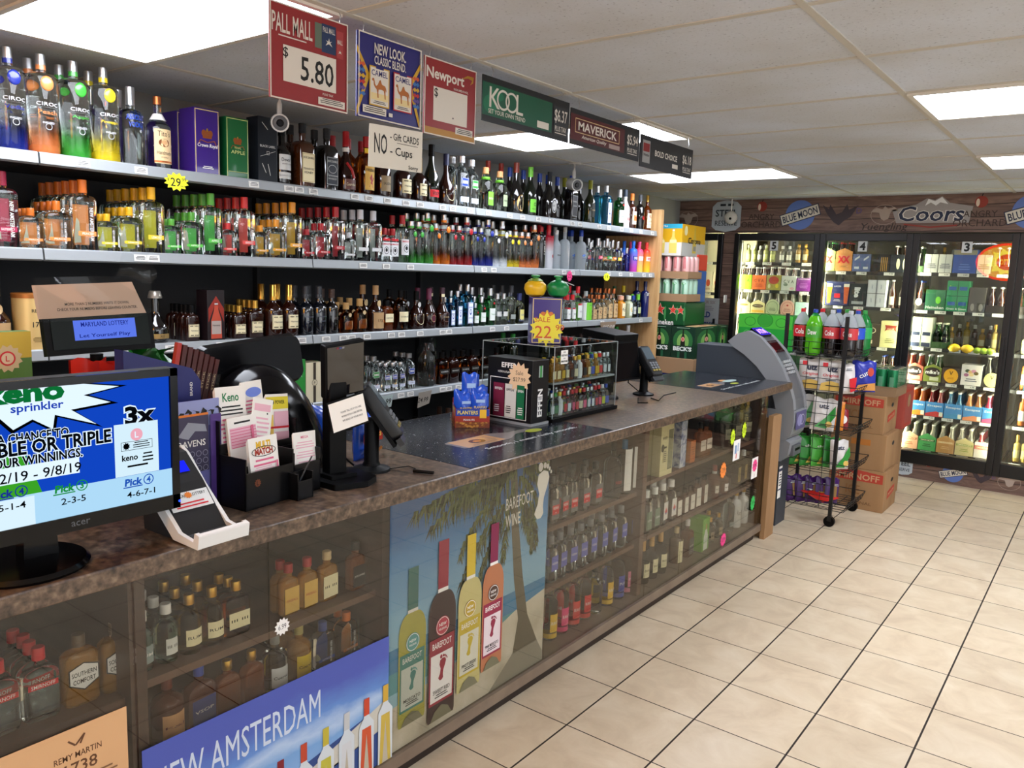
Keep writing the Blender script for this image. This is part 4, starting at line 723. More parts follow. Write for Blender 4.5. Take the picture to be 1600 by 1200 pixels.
stock(S1, 'top', [(-0.288, 'dewars', 2, 'dark scotch bottle with two pale labels'), (-0.167, 'jack_honey', 2, 'square whiskey bottle with cream honey label'), (-0.024, 'jack_black', 2, 'square whiskey bottle with black label'), (0.099, 'ribbon_cognac', 1, 'dark bottle with red cap and red ribbon'), (0.232, 'fireball_l', 1, 'amber bottle with red demon label'), (0.353, 'salignac', 1, 'brandy bottle with dull bronze label'), (0.495, 'henn_l', 1, 'larger cognac bottle with cream label under the hand-written notice'), (0.634, 'henn_m', 1, 'cognac bottle with cream label right under the notice corner'), (0.723, 'vsop_frost', 1, 'tall dark bottle with red label and gold seal'), (0.852, 'courv_l', 1, 'dark red cognac bottle with cream shield label'), (0.987, 'p1800_l', 2, 'clear square bottle with blue label and silver stopper'), (1.069, 'p1800_lg', 1, 'clear square bottle with green label and silver stopper'), (1.208, 'patron', 1, 'squat clear bottle with lime label and round cork'), (1.348, 'patron_plain', 1, 'squat clear bottle with grey label and round cork'), (1.521, 'brandy_l', 1, 'dark bottle with brown cap and tan oval label'), (1.675, 'lime_l', 1, 'dark green bottle with lime label and lime cap'), (1.897, 'medal_black', 1, 'wide black bottle with silver medallion'), (2.167, 'square_black', 1, 'square black bottle with thin silver frame and blue cap'), (2.415, 'olive_cap_green', 1, 'dark olive bottle with mustard cap'), (2.643, 'bombay_l', 2, 'big blue glass gin bottle'), (2.845, 'tanq_l', 1, 'big green glass gin bottle with pale label'), (2.935, 'milky', 1, 'white bottle with red dot'), (3.048, 'captain', 1, 'dark rum bottle with pictured sailor label and orange cap'), (3.186, 'dark_rum', 1, 'nearly black rum bottle with red seal'), (3.306, 'gold_rum', 1, 'slim rum bottle with gold cap next to the wooden end panel')])
stock(S1, 'top', [(0.092, 'red_cap_amber', 1, 'amber bottle with red cap behind the black label whiskey'), (0.207, 'red_cap_amber', 1, 'amber bottle with red cap behind the ribboned bottle'), (0.277, 'red_cap_amber', 1, 'amber bottle with red cap behind the demon label'), (1.346, 'red_cap_dark', 1, 'dark bottle with brown cap behind the lime labelled squat bottle'), (1.497, 'red_cap_dark', 1, 'dark bottle with brown cap behind the grey labelled squat bottle'), (1.559, 'blue_cap_dark', 1, 'dark bottle with blue cap left of the tan oval bottle'), (1.72, 'blue_cap_dark', 1, 'dark bottle with blue cap right of the tan oval bottle'), (1.927, 'blue_cap_dark', 1, 'dark bottle with blue cap left of the medallion bottle'), (1.989, 'blue_cap_dark', 1, 'dark bottle with blue cap directly behind the medallion bottle'), (2.14, 'blue_cap_dark', 1, 'dark bottle with blue cap right of the medallion bottle'), (2.205, 'olive_cap_green', 1, 'mustard capped bottle behind the square black bottle'), (2.418, 'blue_cap_dark', 1, 'dark bottle with blue cap right of the square black bottle')], -1.83)
stock(S2, 'second', [(-1.496, 'na_l_navy', 1, 'clear bottle with blue band cut by the left edge'), (-1.418, 'na_l_berry', 3, 'tall bottle with raspberry red cap'), (-1.329, 'na_s_peach', 3, 'small flask with orange cap'), (-1.239, 'na_f_peach', 4, 'broad flask with orange cap'), (-1.153, 'na_l_peach', 7, 'tall bottle with orange cap'), (-1.066, 'na_s_lemon', 3, 'small flask with yellow cap'), (-0.978, 'na_f_lemon', 4, 'broad flask with yellow cap'), (-0.883, 'na_l_lemon', 7, 'tall bottle with yellow cap'), (-0.798, 'na_s_apple', 3, 'small flask with green cap'), (-0.722, 'na_f_apple', 3, 'broad flask with green cap'), (-0.633, 'na_l_apple', 5, 'tall bottle with green cap'), (-0.547, 'na_s_red', 2, 'small flask with coral red cap'), (-0.465, 'na_l_red', 5, 'tall bottle with coral red cap'), (-0.393, 'na_s_mango', 2, 'small flask with amber cap'), (-0.316, 'na_f_mango', 3, 'broad flask with amber cap'), (-0.214, 'na_l_mango', 5, 'tall bottle with amber cap'), (-0.122, 'na_s_pom', 2, 'small flask with crimson cap'), (-0.063, 'na_f_pom', 2, 'broad flask with crimson cap'), (0.021, 'na_l_pom', 5, 'tall bottle with crimson cap'), (0.101, 'na_s_plain', 1, 'small clear flask with white cap'), (0.169, 'na_l_plain', 4, 'tall clear bottle with white cap'), (0.24, 'na_l_plain', 1, 'tall clear bottle right of the white capped file'), (0.312, 'smirnoff_f', 3, 'small red capped vodka flask with framed label'), (0.396, 'smirnoff_f', 3, 'red stripped vodka flask beside the green studs'), (0.483, 'smirnoff_l', 2, 'taller red capped vodka bottle half behind the flasks'), (0.547, 'ciroc_s_green', 2, 'short bottle with green stud'), (0.607, 'ciroc_s_green', 2, 'short bottle with green stud, right of its twin'), (0.722, 'ciroc_m_green', 3, 'taller bottle with green stud'), (0.77, 'ciroc_s_orange', 2, 'short bottle with orange stud'), (0.83, 'ciroc_m_orange', 3, 'taller bottle with orange stud'), (0.914, 'ciroc_s_red', 2, 'short bottle with red stud'), (0.971, 'ciroc_s_red', 2, 'short bottle with red stud, right of its twin'), (1.03, 'ciroc_m_red', 3, 'taller bottle with red stud'), (1.095, 'ciroc_s_blue', 2, 'short bottle with blue stud and blue foot'), (1.168, 'ciroc_s_blue', 2, 'short bottle with blue stud, right of its twin'), (1.212, 'ciroc_m_blue', 3, 'taller bottle with blue stud'), (1.294, 'ciroc_s_white', 2, 'short bottle with white stud'), (1.372, 'ciroc_m_white', 3, 'taller bottle with white stud'), (1.419, 'ciroc_s_yellow', 2, 'short bottle with yellow stud'), (1.472, 'ciroc_s_yellow', 2, 'short bottle with yellow stud, right of its twin'), (1.555, 'ciroc_s_peach', 2, 'short bottle with peach stud'), (1.611, 'ciroc_s_peach', 2, 'short bottle with peach stud, right of its twin'), (1.704, 'ciroc_m_peach', 3, 'taller bottle with peach stud'), (1.808, 'ciroc_black', 2, 'black bottle with red cap'), (1.906, 'frost_red', 2, 'frosted bottle fading from red to white'), (2.0, 'frost_slim', 2, 'slim frosted bottle with dark print'), (2.105, 'frost_tree', 2, 'frosted bottle with etched tree'), (2.323, 'goose', 2, 'frosted bottle with blue cap and flying bird'), (2.456, 'abs_s', 1, 'short clear vodka bottle with blue print'), (2.556, 'abs_red', 2, 'clear bottle with pink red panel'), (2.696, 'abs_green', 1, 'clear bottle with green panel'), (2.764, 'abs_orange', 2, 'clear bottle with orange panel'), (2.852, 'abs_yellow', 2, 'clear bottle with yellow panel'), (2.923, 'blue_s', 2, 'small blue glass bottle'), (3.005, 'blue_m', 2, 'medium blue glass bottle'), (3.099, 'wrap_blue', 2, 'bottle wrapped in blue fading to magenta'), (3.206, 'wrap_pink', 2, 'bottle wrapped in pink fading to yellow'), (3.327, 'wrap_sun', 2, 'bottle wrapped in red fading to yellow')])
stock(S2, 'second', [(2.331, 'goose', 1, 'blue capped bottle between the frosted tree and the bird'), (2.644, 'abs_m', 1, 'clear vodka bottle behind the pink panel'), (2.768, 'abs_m', 1, 'clear vodka bottle behind the green panel')], -1.84)
stock(S3, 'third', [(-1.495, 'remy_t', 1, 'dark cognac bottle with tan cap at the left edge'), (-1.419, 'tin', 1, 'tan gift tin with brown lid'), (-0.919, 'decanter', 1, 'round dark decanter with pale stopper'), (-0.761, 'henn_d', 5, 'small cognac flask with black cap'), (-0.669, 'picture_box', 1, 'gift box pictured with a red bottle'), (-0.528, 'henn_s', 4, 'small cognac flask with gold cap'), (-0.44, 'henn_f', 4, 'medium cognac flask with gold cap'), (-0.338, 'henn_m', 2, 'tall cognac bottle with gold neck'), (-0.253, 'henn_m', 2, 'tall cognac bottle with gold neck, right of its twin'), (-0.151, 'henn_black', 2, 'black cognac bottle with grey cap'), (-0.072, 'henn_black', 2, 'black cognac bottle with grey cap, right of its twin'), (0.006, 'dark_slim', 2, 'slim dark bottle with brown cap'), (0.103, 'remy_s', 3, 'short amber flask with tan shield label'), (0.199, 'remy_m', 3, 'medium amber bottle with tan shield label'), (0.308, 'remy_t', 2, 'dark cognac bottle with tan cap mid shelf'), (0.392, 'courv_f', 2, 'amber flask with pale band label'), (0.5, 'courv_g', 2, 'round amber bottle with pale band label'), (0.621, 'courv_m', 2, 'dark bottle with cream shield label'), (0.727, 'courv_p', 2, 'dark bottle with plum cap and cross label'), (0.837, 'courv_o', 2, 'dark bottle with ringed label'), (0.921, 'bombay_s', 2, 'small blue glass gin bottle'), (0.973, 'bombay_m', 2, 'medium blue glass gin bottle'), (1.068, 'bombay_t', 2, 'tall blue glass gin bottle'), (1.141, 'tanq_s', 2, 'small green gin bottle'), (1.204, 'tanq_m', 3, 'medium green gin bottle'), (1.286, 'tanq_t', 3, 'tall green gin bottle with red seal'), (1.371, 'clear_gin', 3, 'clear gin bottle with silver cap'), (1.425, 'clear_gin', 3, 'clear gin bottle with silver cap, right of its twin'), (1.5, 'clear_gin_t', 3, 'tall clear gin bottle with dark cap'), (1.598, 'pale_gin', 3, 'pale yellow gin bottle with blue cap'), (2.175, 'rednote_s', 2, 'short clear bottle with pale label beside the purple box'), (2.234, 'rednote_s', 2, 'short clear bottle with red strip, right of its twin'), (2.312, 'rednote_t', 2, 'taller clear bottle with red strip'), (2.417, 'green_label', 3, 'broad clear bottle with half green label'), (2.535, 'kraft_s', 2, 'smallest bottle with brown paper label'), (2.609, 'kraft_m', 3, 'first mid size bottle with brown paper label'), (2.685, 'kraft_m', 3, 'second mid size bottle with brown paper label'), (2.753, 'kraft_l', 3, 'first tall bottle with brown paper label'), (2.822, 'kraft_l', 3, 'second tall bottle with brown paper label'), (2.942, 'orange_juice', 2, 'orange juice coloured bottle'), (3.067, 'pale_juice', 2, 'pale lemon coloured bottle'), (3.152, 'sky_s', 2, 'small pale blue bottle with blue cap'), (3.228, 'green_s', 2, 'small bottle with lime cap'), (3.35, 'sky_l', 2, 'tall cobalt blue bottle by the end panel')])
stock(S3, 'third', [(3.089, 'green_cap_t', 1, 'tall bottle with dark green cap behind the orange bottle'), (3.238, 'yellow_cap', 1, 'tall bottle with yellow cap behind the pale bottle')], -1.88)
stock(S4, 'fourth', [(-1.391, 'dark_flask', 1, 'dark flask under the lottery display'), (-1.322, 'jug_bourbon', 1, 'amber flask under the lottery display'), (-1.24, 'dark_flask', 1, 'dark flask right of the display stem'), (-0.24, 'green_box', 1, 'green tequila carton'), (-0.136, 'cream_box', 1, 'cream carton with dark centre stripe'), (-0.023, 'green_tequila', 2, 'green tequila bottle by the pole screen'), (0.298, 'p1800_mg', 3, 'clear square bottle with green label'), (0.393, 'p1800_s', 4, 'short clear square bottle with violet label'), (0.446, 'p1800_s', 4, 'short clear square bottle, middle of three files'), (0.491, 'p1800_s', 3, 'short clear square bottle right of its twins'), (0.572, 'p1800_m', 3, 'clear square bottle with blue label'), (0.714, 'bagged', 1, 'bottle wrapped in clear film'), (0.864, 'jug_bourbon', 2, 'amber bourbon flask with dark band'), (0.944, 'dark_flask', 2, 'dark whiskey flask with pale lettering'), (1.021, 'jug_bourbon', 2, 'second amber bourbon flask'), (1.112, 'dark_flask', 2, 'dark flask just left of the clear cube'), (1.218, 'jug_bourbon', 1, 'bourbon flask seen through the clear cube'), (1.368, 'dark_flask', 1, 'dark flask seen through the clear cube'), (1.539, 'green_gin', 2, 'dark green bottle seen above the black gift box'), (1.908, 'green_gin', 1, 'dark green bottle behind the purple box'), (2.278, 'dark_slim', 2, 'slim dark bottle above the clear cube'), (2.5, 'dark_slim', 2, 'slim dark bottle further right above the cube'), (2.746, 'green_gin', 2, 'green capped bottle above the cube'), (2.905, 'green_gin', 2, 'second green capped bottle above the cube'), (3.092, 'white_neck', 1, 'white capped bottle above the payment screen')])
stock(S5, 'lowest', [(0.585, 'dark_flask', 2, 'dark flask low behind the counter'), (0.691, 'jug_bourbon', 2, 'amber flask low behind the counter'), (0.801, 'dark_flask', 2, 'second dark flask low behind the counter'), (0.915, 'dark_slim', 2, 'slim dark bottle low behind the counter')])
# paper price stars and shelf notes
def star_note(label, loc, rz, w, h, m, txt, ink, n=12, u=(0, 1, 0), cat='price tag', nrm=None, rot=0., v=(0, 0, 1)):
    mb = MB(); a = Art(mb, loc, u, v); pts = [((w/2 if i % 2 else w*.38)*math.cos(math.pi*i/n), (h/2 if i % 2 else h*.37)*math.sin(math.pi*i/n)) for i in range(2*n)]
    plate(a, mb, pts, m, .0006)
    for t in txt: a.text(t[0], t[1], t[2], t[3], ink, w=t[4] if len(t) > 4 else None, rot=rot, bold=t[5] if len(t) > 5 else 0)
    return tag(mb.out('price_star'), label, cat)
FY = mat('#e8ec2c', rough=.6); FP = mat('#f0468c', rough=.6); FO = mat('#f58b3c', rough=.6); FG = mat('#2fc05a', rough=.6); BEIGE = mat('#e6c49c', rough=.7)
star_note('yellow star price note hanging from the top shelf rail', (-1.648, -0.864, 1.955), 0, .11, .075, FY, [('29', -.004, -.002, .034, .044, .01), ('99', .032, .01, .014), ('$', -.036, .006, .012), ('SALE', .026, -.016, .007)], INK)
star_note('pink star price note on the second shelf rail', (-1.645, 2.052, 1.622), 0, .075, .08, FP, [('22', 0, 0, .03, .04)], DRED)
star_note('yellow star price note on the second shelf rail', (-1.645, 2.557, 1.622), 0, .1, .065, FY, [('19', 0, 0, .026, .04)], INK)
mb = MB(); a = Art(mb, (-1.65, 2.611, 1.243), v=(.3, 0, .95)); plate(a, mb, [(-.13, .045), (.11, .045), (.11, -.04), (-.06, -.04)], mat('#a08c78', rough=.5), .0008); a.text('SALE 19.99', .02, 0, .036, WHITE, w=.17, bold=.01); tag(mb.out('shelf_note'), 'brown curled price note hanging under the brown paper bottles', 'price note')
mb = MB(); a = Art(mb, (-1.64, 0.591, .905), v=(.3, 0, .95)); plate(a, mb, [(-.05, .05), (.055, .055), (.06, -.03), (-.03, -.05)], mat('#b0aca6', rough=.5), .0008); a.text('24.99', .0, 0, .03, INK, w=.08, bold=.01); tag(mb.out('shelf_note'), 'grey price note hanging from the fourth shelf rail', 'price note')
mb = MB(); a = Art(mb, (-1.645, 0.304, .925), v=(.2, 0, .98)); plate(a, mb, [(-.05, .035), (.05, .035), (.05, -.035), (-.05, -.035)], mat('#bcd0d2', rough=.5), .0008); a.text('16.99', .0, 0, .03, INK, w=.085, bold=.01); tag(mb.out('shelf_note'), 'pale blue price note behind the card reader', 'price note')
mb = MB(); a = Art(mb, (-1.648, -0.316, 1.272)); a.cr(0, 0, .1, .035, INK); a.text('Sale', .015, 0, .028, mat('#d8452e'), w=.06, bold=.02); tag(mb.out('shelf_note'), 'small black sale strip with red word on the third shelf rail', 'price note')

# ---------------------------------------------------------------- stock inside the glazed cases
def plain(key, H, w, gm, capm, lm, word, ink=INK, shape='r', d=None, lh=.3, lz=.3, cr=.0125, lw=.82, curve='e', extra=None, zs=.6, zn=.73, cz=.83):
    bottle(key, shape, H, w, H*zs, H*zn, cr-.001, gm, (H*cz, H, cr+.001, capm), [lab(H*lz, w*lw, H*lh, lm, (word, 0, H*.05, ink, w*lw*.8, .005))] if lm else [], d=d, rc=.014, curve=curve, extra=extra)
plain('pint_red', .165, .075, CLEAR, REDB, REDB, 'SMIRNOFF', WHITE, 'f', .04, .08, .5)
bottle('comfort', 'f', .165, .078, .11, .13, .0125, HONEY, (.137, .165, .0145, mat('#5a4a3a')), [lab(.07, .07, .07, None, ('SOUTHERN', .008, .011, INK, .055, .01), ('COMFORT', -.009, .011, INK, .05, .01), art=lambda a: (a.poly([(-.034, .022), (0, .034), (.034, .022), (.034, -.015), (.0, -.034), (-.034, -.015)], INK), a.poly([(-.031, .02), (0, .031), (.031, .02), (.031, -.013), (.0, -.03), (-.031, -.013)], WHITE)))], d=.045, rc=.014, curve='e')
plain('mini_clear', .15, .055, glass('#d9ece2'), WHITE, mat('#8d9a98'), 'RUM', WHITE, lh=.3); plain('mini_barcode', .15, .055, glass('#d9ece2'), WHITE, mat('#d8dad4'), 'III III', INK, lh=.28, lw=.6)
plain('mini_dark', .155, .058, glass('#a58a50'), GOLD, CREAM, 'RUM', INK, lh=.28); plain('mini_amber', .15, .075, glass('#9a4a18'), GOLD, CREAM, 'III III', INK, 'f', .035, .3)
plain('mini_fire', .15, .062, HONEY, RED, mat('#d9b057'), 'FIREBALL', RED, 'f', .035, .5); plain('mini_honey', .15, .07, HONEY, TAN, CREAM, 'III III', INK, 'f', .035, .45); plain('mini_jack', .15, .066, AMBER, INK, INK, 'JACK DANIELS', WHITE, 'f', .04, .45); plain('mini_gold', .14, .066, HONEY, GOLD, None, '', shape='f', d=.035)
plain('ej_vs', .17, .08, AMBERD, mat('#6b2a1c'), mat('#d9a06a'), 'E&J', DRED, 'r', None, .4); plain('ej_vsop', .17, .085, AMBERD, BLUEC, mat('#2a3878'), 'VSOP', WHITE, 'f', .045, .4); plain('pint_amber', .15, .07, AMBER, GOLD, None, '', shape='f', d=.04)
plain('cuervo_s', .17, .07, CLEAR, mat('#8a8a84'), WHITE, 'Cuervo', INK, 'r', None, .35); plain('cuervo_g', .17, .07, HONEY, mat('#a5975a'), YEL, 'Cuervo', INK, 'r', None, .4)
plain('vodka_flask', .2, .06, CLEAR, mat('#1e2022'), mat('#5b5c5e'), '', REDB, 'f', .05, .42, cr=.0135, extra=lambda r: add_label(r, lab(.058, .045, .04, REDB, ('VODKA', .008, .012, WHITE, .036, .02), ('80', -.012, .006, WHITE)), None, .0256)); plain('vodka_big', .27, .085, CLEAR, INK, INK, 'VODKA', REDB, 'r', None, .35)
def wrapd(r): add_label(r, lab(.12, .07, .2, WHITE, art=lambda a: a.poly([(-.035, .04), (.035, -.06), (.035, -.02), (-.035, .08)], mat('#2f6fa5')), part='wrap'), .0365, .0365)
plain('wrap_diag', .26, .072, CLEAR, mat('#2c6b92'), None, '', extra=wrapd)
plain('blue_flask', .2, .058, CLEAR, mat('#9a9ca0', rough=.3, trans=.5), mat('#5a5fae'), 'VODKA', WHITE, 'f', .05, .32, .42, cr=.0135)
for k, c, l, wd_ in (('pink', '#e7a6b0', '#e0467a', 'BURNETTS'), ('redd', '#e0b0a8', '#cf3030', 'BURNETTS'), ('red2', '#f0f0f0', '#c92a2a', 'BURNETTS'), ('yel', '#efe8b0', '#dfb53a', 'BURNETTS'), ('blu', '#e0a8b8', '#3a48a0', 'PURE'), ('pnk2', '#f0c0cc', '#e58aa2', 'PINK')):
    plain('fl_'+k, .262, .07, CLEAR, mat('#c9ccc9'), mat(l), wd_, WHITE, lh=.3, extra=lambda r, l=l: band(r, .012, .032, .0353, mat(l), 'foot_band'))
plain('fl_clear', .23, .08, CLEAR, mat('#2b2c2e'), None, '', curve='c')
plain('gin_green', .22, .06, CLEAR, mat('#e3e5e0'), mat('#6c7f6a'), 'GIN', WHITE, 'f', .05, .42, .3, cr=.0165); plain('tear_red', .222, .062, CLEAR, WHITE, mat('#dcdad4'), 'VODKA', RED, 'f', .05, .42, .35, cr=.0165, extra=lambda r: add_label(r, lab(.075, .03, .04, None, art=lambda a: (a.poly([(-.014, -.005), (0, .022), (.014, -.005), (0, -.018)], REDB), a.poly([(-.012, -.006), (.012, -.006), (0, -.018)], BLUEC)), part='mark'), None, .026))
plain('white_lbl_s', .14, .052, AMBERD, BLACK, mat('#dcd6c8'), 'BOURBON', INK, 'f', .035, .6, .36, lw=.9); plain('white_lbl_m', .17, .056, AMBERD, BLACK, mat('#dcd6c8'), 'BOURBON', INK, 'f', .035, .62, .36, lw=.9)
plain('red_neck', .2, .062, AMBERD, mat('#8f3b30'), mat('#cfc6b6'), 'RYE', INK, lh=.22, extra=lambda r: band(r, .15, .165, .0135, WHITE)); plain('framed', .15, .062, AMBERD, mat('#7c2c26'), WHITE, 'III', INK, lh=.3); plain('gold_tall', .22, .055, glass('#b5a878'), LGREY, mat('#b09a5c'), 'TEQUILA', INK, 'f', .045, .42, .38)
plain('roses', .2, .075, AMBER, BLACK, mat('#d8c9b8'), 'BOURBON', INK, 'f', .05, .3, .35); plain('big_black', .31, .1, DARK, LGREY, mat('#8e8a72'), 'WHISKEY', INK, lh=.2); plain('wine_b', .24, .075, glass('#5a4a20'), mat('#c79a5a'), CREAM, 'BRANDY', INK, lh=.3, zs=.45, zn=.62, cz=.7)
plain('cream_lbl', .2, .075, mat('#4a3420', rough=.1, coat=1.), TAN, CREAM, 'CREAM', INK, lh=.6, lz=.34); plain('jack_pint', .21, .078, AMBERD, WHITE, mat('#3a3c3a'), 'JACK DANIELS', WHITE, 'f', .06, .45, .3); plain('pale_small', .15, .06, CLEAR, GOLD, mat('#b09c80'), 'RUM', INK); plain('milk_white', .24, .078, mat('#d9d8d4', rough=.25, coat=.6), GOLD, None, '', zs=.55, zn=.75, cz=.84, extra=lambda r: add_label(r, lab(.1, 0, 0, None, ('RumChata', 0, .03, SLATE, .07), part='print'), .039, .039))
giftbox('buck_box', .135, .1, .26, mat('#d8cf9f', rough=.5), lambda a, w, H: (a.cr(w*.26, .0, w*.4, H*.8, mat('#7c7c5e')), a.frame(w*.05, -H*.41, w*.42, H*.82, .003, mat('#efe7bd')), a.text('WHISKEY', -w*.22, H*.25, .014, INK, w=w*.35), a.ell(-w*.36, H*.06, .016, .02, mat('#4a4536')), a.rect(-w*.36, H*.045, w*.3, .01, mat('#4a4536')), a.lines(-w*.2, -.0, w*.3, .06, 6, mat('#6a6450'))))
giftbox('marble_box', .07, .08, .25, noise_mat('marble_print', [(.35, '#5a6a9a'), (.5, '#b9c2d6'), (.65, '#d4d9e2')], 12, .4, dist=3.), lambda a, w, H: a.text('W', 0, .06, .03, WHITE))
giftbox('orange_box', .06, .06, .12, mat('#c0692a', rough=.5), lambda a, w, H: a.lines(0, .03, w*.7, .05, 4, mat('#8a4416'))); giftbox('lime_box', .1, .09, .19, mat('#69ad33', rough=.5), lambda a, w, H: (a.poly([(-.03, -.09), (.03, -.09), (.03, -.01), (.012, .03), (-.012, .03), (-.03, -.01)], mat('#dfe6da')), a.cr(0, .045, .018, .03, GOLD), a.text('PATRON', 0, -.045, .012, GRN)))
WA, WB, WC, WD, WE, WF, WG, WH = 'left case', 'middle case upper shelf', 'middle case lower shelf', 'right case top shelf', 'right case centre shelf', 'right case floor', 'far case top shelf', 'far case'
dc(.625, WA, [(-2.02, 'pint_red', 3, 'clear pint with red cap and red strip'), (-1.963, 'pint_red', 4, 'second clear pint with red cap'), (-1.896, 'comfort', 1, 'honey coloured flask with white badge label'), (-1.819, 'comfort', 1, 'second honey coloured flask by the post')])
dc(.645, WB, [(-1.711, 'mini_clear', 3, 'small clear rum with grey label'), (-1.668, 'mini_barcode', 3, 'small clear rum with barcode label'), (-1.616, 'mini_dark', 3, 'small brown rum with gold cap'), (-1.565, 'mini_dark', 3, 'small brown rum with gold cap, right file'), (-1.48, 'mini_amber', 3, 'flat amber flask with cream barcode label'), (-1.292, 'mini_fire', 2, 'small amber flask with red cap'), (-1.24, 'mini_fire', 1, 'small red capped flask right of its twin'), (-1.171, 'mini_honey', 1, 'small honey flask with barcode label'), (-1.05, 'mini_jack', 1, 'small flask with black label'), (-0.972, 'mini_gold', 1, 'small golden flask without label')])
dc(.43, WC, [(-1.651, 'ej_vs', 1, 'brandy flask with orange arched label'), (-1.561, 'ej_vsop', 1, 'brandy flask with blue square label'), (-1.507, 'pint_amber', 1, 'amber flask left of its twin'), (-1.452, 'pint_amber', 1, 'amber flask right of its twin'), (-1.362, 'cuervo_s', 2, 'clear tequila with white label'), (-1.268, 'cuervo_g', 2, 'gold tequila with yellow label'), (-1.176, 'na_s_navy', 1, 'clear flask with blue cap'), (-1.085, 'na_s_peach', 2, 'clear flask with orange cap'), (-0.981, 'na_s_apple', 2, 'clear flask with green cap')])
dc(.615, WD, [(0.001, 'vodka_flask', 2, 'clear vodka flask by the poster'), (0.068, 'vodka_flask', 2, 'second clear vodka flask with dark label'), (0.141, 'vodka_flask', 2, 'third clear vodka flask with dark label'), (0.238, 'vodka_flask', 2, 'fourth clear vodka flask with dark label'), (0.345, 'vodka_flask', 2, 'fifth clear vodka flask with dark label'), (0.498, 'vodka_big', 1, 'larger vodka bottle with black and red label'), (0.599, 'wrap_diag', 1, 'white wrapped bottle with blue diagonal stripe'), (0.686, 'wrap_diag', 1, 'second white wrapped bottle with blue stripe')], -.34)
dc(.355, WE, [(0.011, 'blue_flask', 2, 'clear flask with violet label by the poster'), (0.078, 'blue_flask', 2, 'second flask with violet label'), (0.157, 'blue_flask', 2, 'third flask with violet label'), (0.245, 'blue_flask', 2, 'fourth flask with violet label'), (0.325, 'blue_flask', 2, 'fifth flask with violet label'), (0.42, 'blue_flask', 2, 'sixth flask with violet label'), (0.507, 'blue_flask', 2, 'seventh flask with violet label'), (0.597, 'blue_flask', 2, 'eighth flask with violet label'), (0.69, 'blue_flask', 2, 'ninth flask with violet label')], -.34)
dc(.098, WF, [(0.019, 'fl_yel', 1, 'bottle with amber label half behind the poster'), (0.107, 'fl_pink', 1, 'pink vodka bottle with pink label'), (0.198, 'fl_redd', 2, 'reddish vodka bottle with red label'), (0.293, 'fl_red2', 2, 'clear vodka bottle with red label'), (0.381, 'fl_clear', 2, 'clear bottle without label'), (0.49, 'fl_yel', 2, 'clear vodka bottle with yellow label'), (0.598, 'fl_blu', 2, 'pinkish bottle with blue label'), (0.68, 'fl_pnk2', 1, 'bottle with pale pink label')], -.34)
dc(.645, WG, [(0.959, 'buck_box', 1, 'cream gift box with dark centre'), (1.171, 'marble_box', 1, 'blue marbled gift box'), (1.32, 'orange_box', 1, 'small orange carton'), (1.461, 'roses', 1, 'amber flask left of its twin'), (1.547, 'roses', 1, 'amber flask right of its twin'), (1.774, 'big_black', 1, 'big black bottle behind the left yellow star'), (1.949, 'big_black', 1, 'big black bottle between the yellow stars'), (2.113, 'big_black', 1, 'big black bottle right of the yellow stars')], -.345)
dc(.36, WH+' centre shelf', [(0.849, 'gin_green', 1, 'clear flask with green label'), (0.939, 'gin_green', 1, 'second clear flask with green label'), (1.024, 'tear_red', 2, 'white capped flask with red drop'), (1.128, 'tear_red', 2, 'second white capped flask with red drop'), (1.212, 'white_lbl_s', 1, 'short amber flask with white label'), (1.299, 'white_lbl_s', 1, 'second short amber flask with white label'), (1.38, 'white_lbl_s', 1, 'third short amber flask with white label'), (1.456, 'white_lbl_m', 1, 'taller amber flask with white label'), (1.55, 'white_lbl_m', 1, 'second taller amber flask with white label'), (1.694, 'red_neck', 1, 'amber bottle with red neck and white band'), (1.836, 'framed', 1, 'amber bottle with framed white label'), (2.035, 'gold_tall', 1, 'tall bottle with gold label'), (2.14, 'gold_tall', 1, 'second tall bottle with gold label')], -.34)
dc(.098, WH+' floor', [(0.844, 'wine_b', 1, 'brown bottle with gold neck'), (0.94, 'wine_b', 1, 'second brown bottle with gold neck'), (1.041, 'wine_b', 1, 'third brown bottle with gold neck'), (1.23, 'cream_lbl', 1, 'brown bottle with tall cream label'), (1.366, 'jack_pint', 1, 'whiskey flask with grey label'), (1.519, 'lime_box', 1, 'lime green carton'), (1.679, 'pale_small', 2, 'small pale bottle'), (1.801, 'pale_small', 2, 'second small pale bottle'), (1.957, 'clear_gin_t', 1, 'clear bottle beside the white ones'), (2.07, 'milk_white', 1, 'white cream bottle left of its twins'), (2.186, 'milk_white', 1, 'white cream bottle between its twins'), (2.33, 'milk_white', 1, 'white cream bottle by the end wall')], -.34)
# notes on the glass
GXX = GX+.0012
def gstar(label, p, w, h, m, txt='', ink=INK, n=12): star_note(label, (GXX, p[1], p[2]), 0, w, h, m, [(txt, 0, 0, h*.3, w*.5)] if txt else [], ink, n)
gstar('left of two yellow star notes on the far glass', (-0.24, 1.681, 0.744), .07, .1, mat('#d4f02a', rough=.6), '9.99'); gstar('right of two yellow star notes on the far glass', (-0.24, 1.852, 0.761), .07, .1, mat('#d4f02a', rough=.6), '12.99')
gstar('orange star note on the far glass', (-0.24, 1.574, 0.568), .09, .1, FO, '17.99'); gstar('pink star note low on the far glass', (-0.24, 1.649, 0.143), .085, .085, FP, '15.99'); gstar('green star note near the end of the glass', (-0.24, 2.086, 0.267), .075, .1, FG, '19.99'); gstar('small white star note on the middle glass', (-0.24, -1.413, 0.68), .05, .05, WHITE, '6.99')
def gcard(label, p, w, h, fn):
    mb = MB(); a = Art(mb, (GXX, p[1], p[2])); plate(a, mb, [(-w/2, -h/2), (w/2, -h/2), (w/2, h/2), (-w/2, h/2)], PAPER, .0005); fn(a); tag(mb.out('price_card'), label, 'price card')
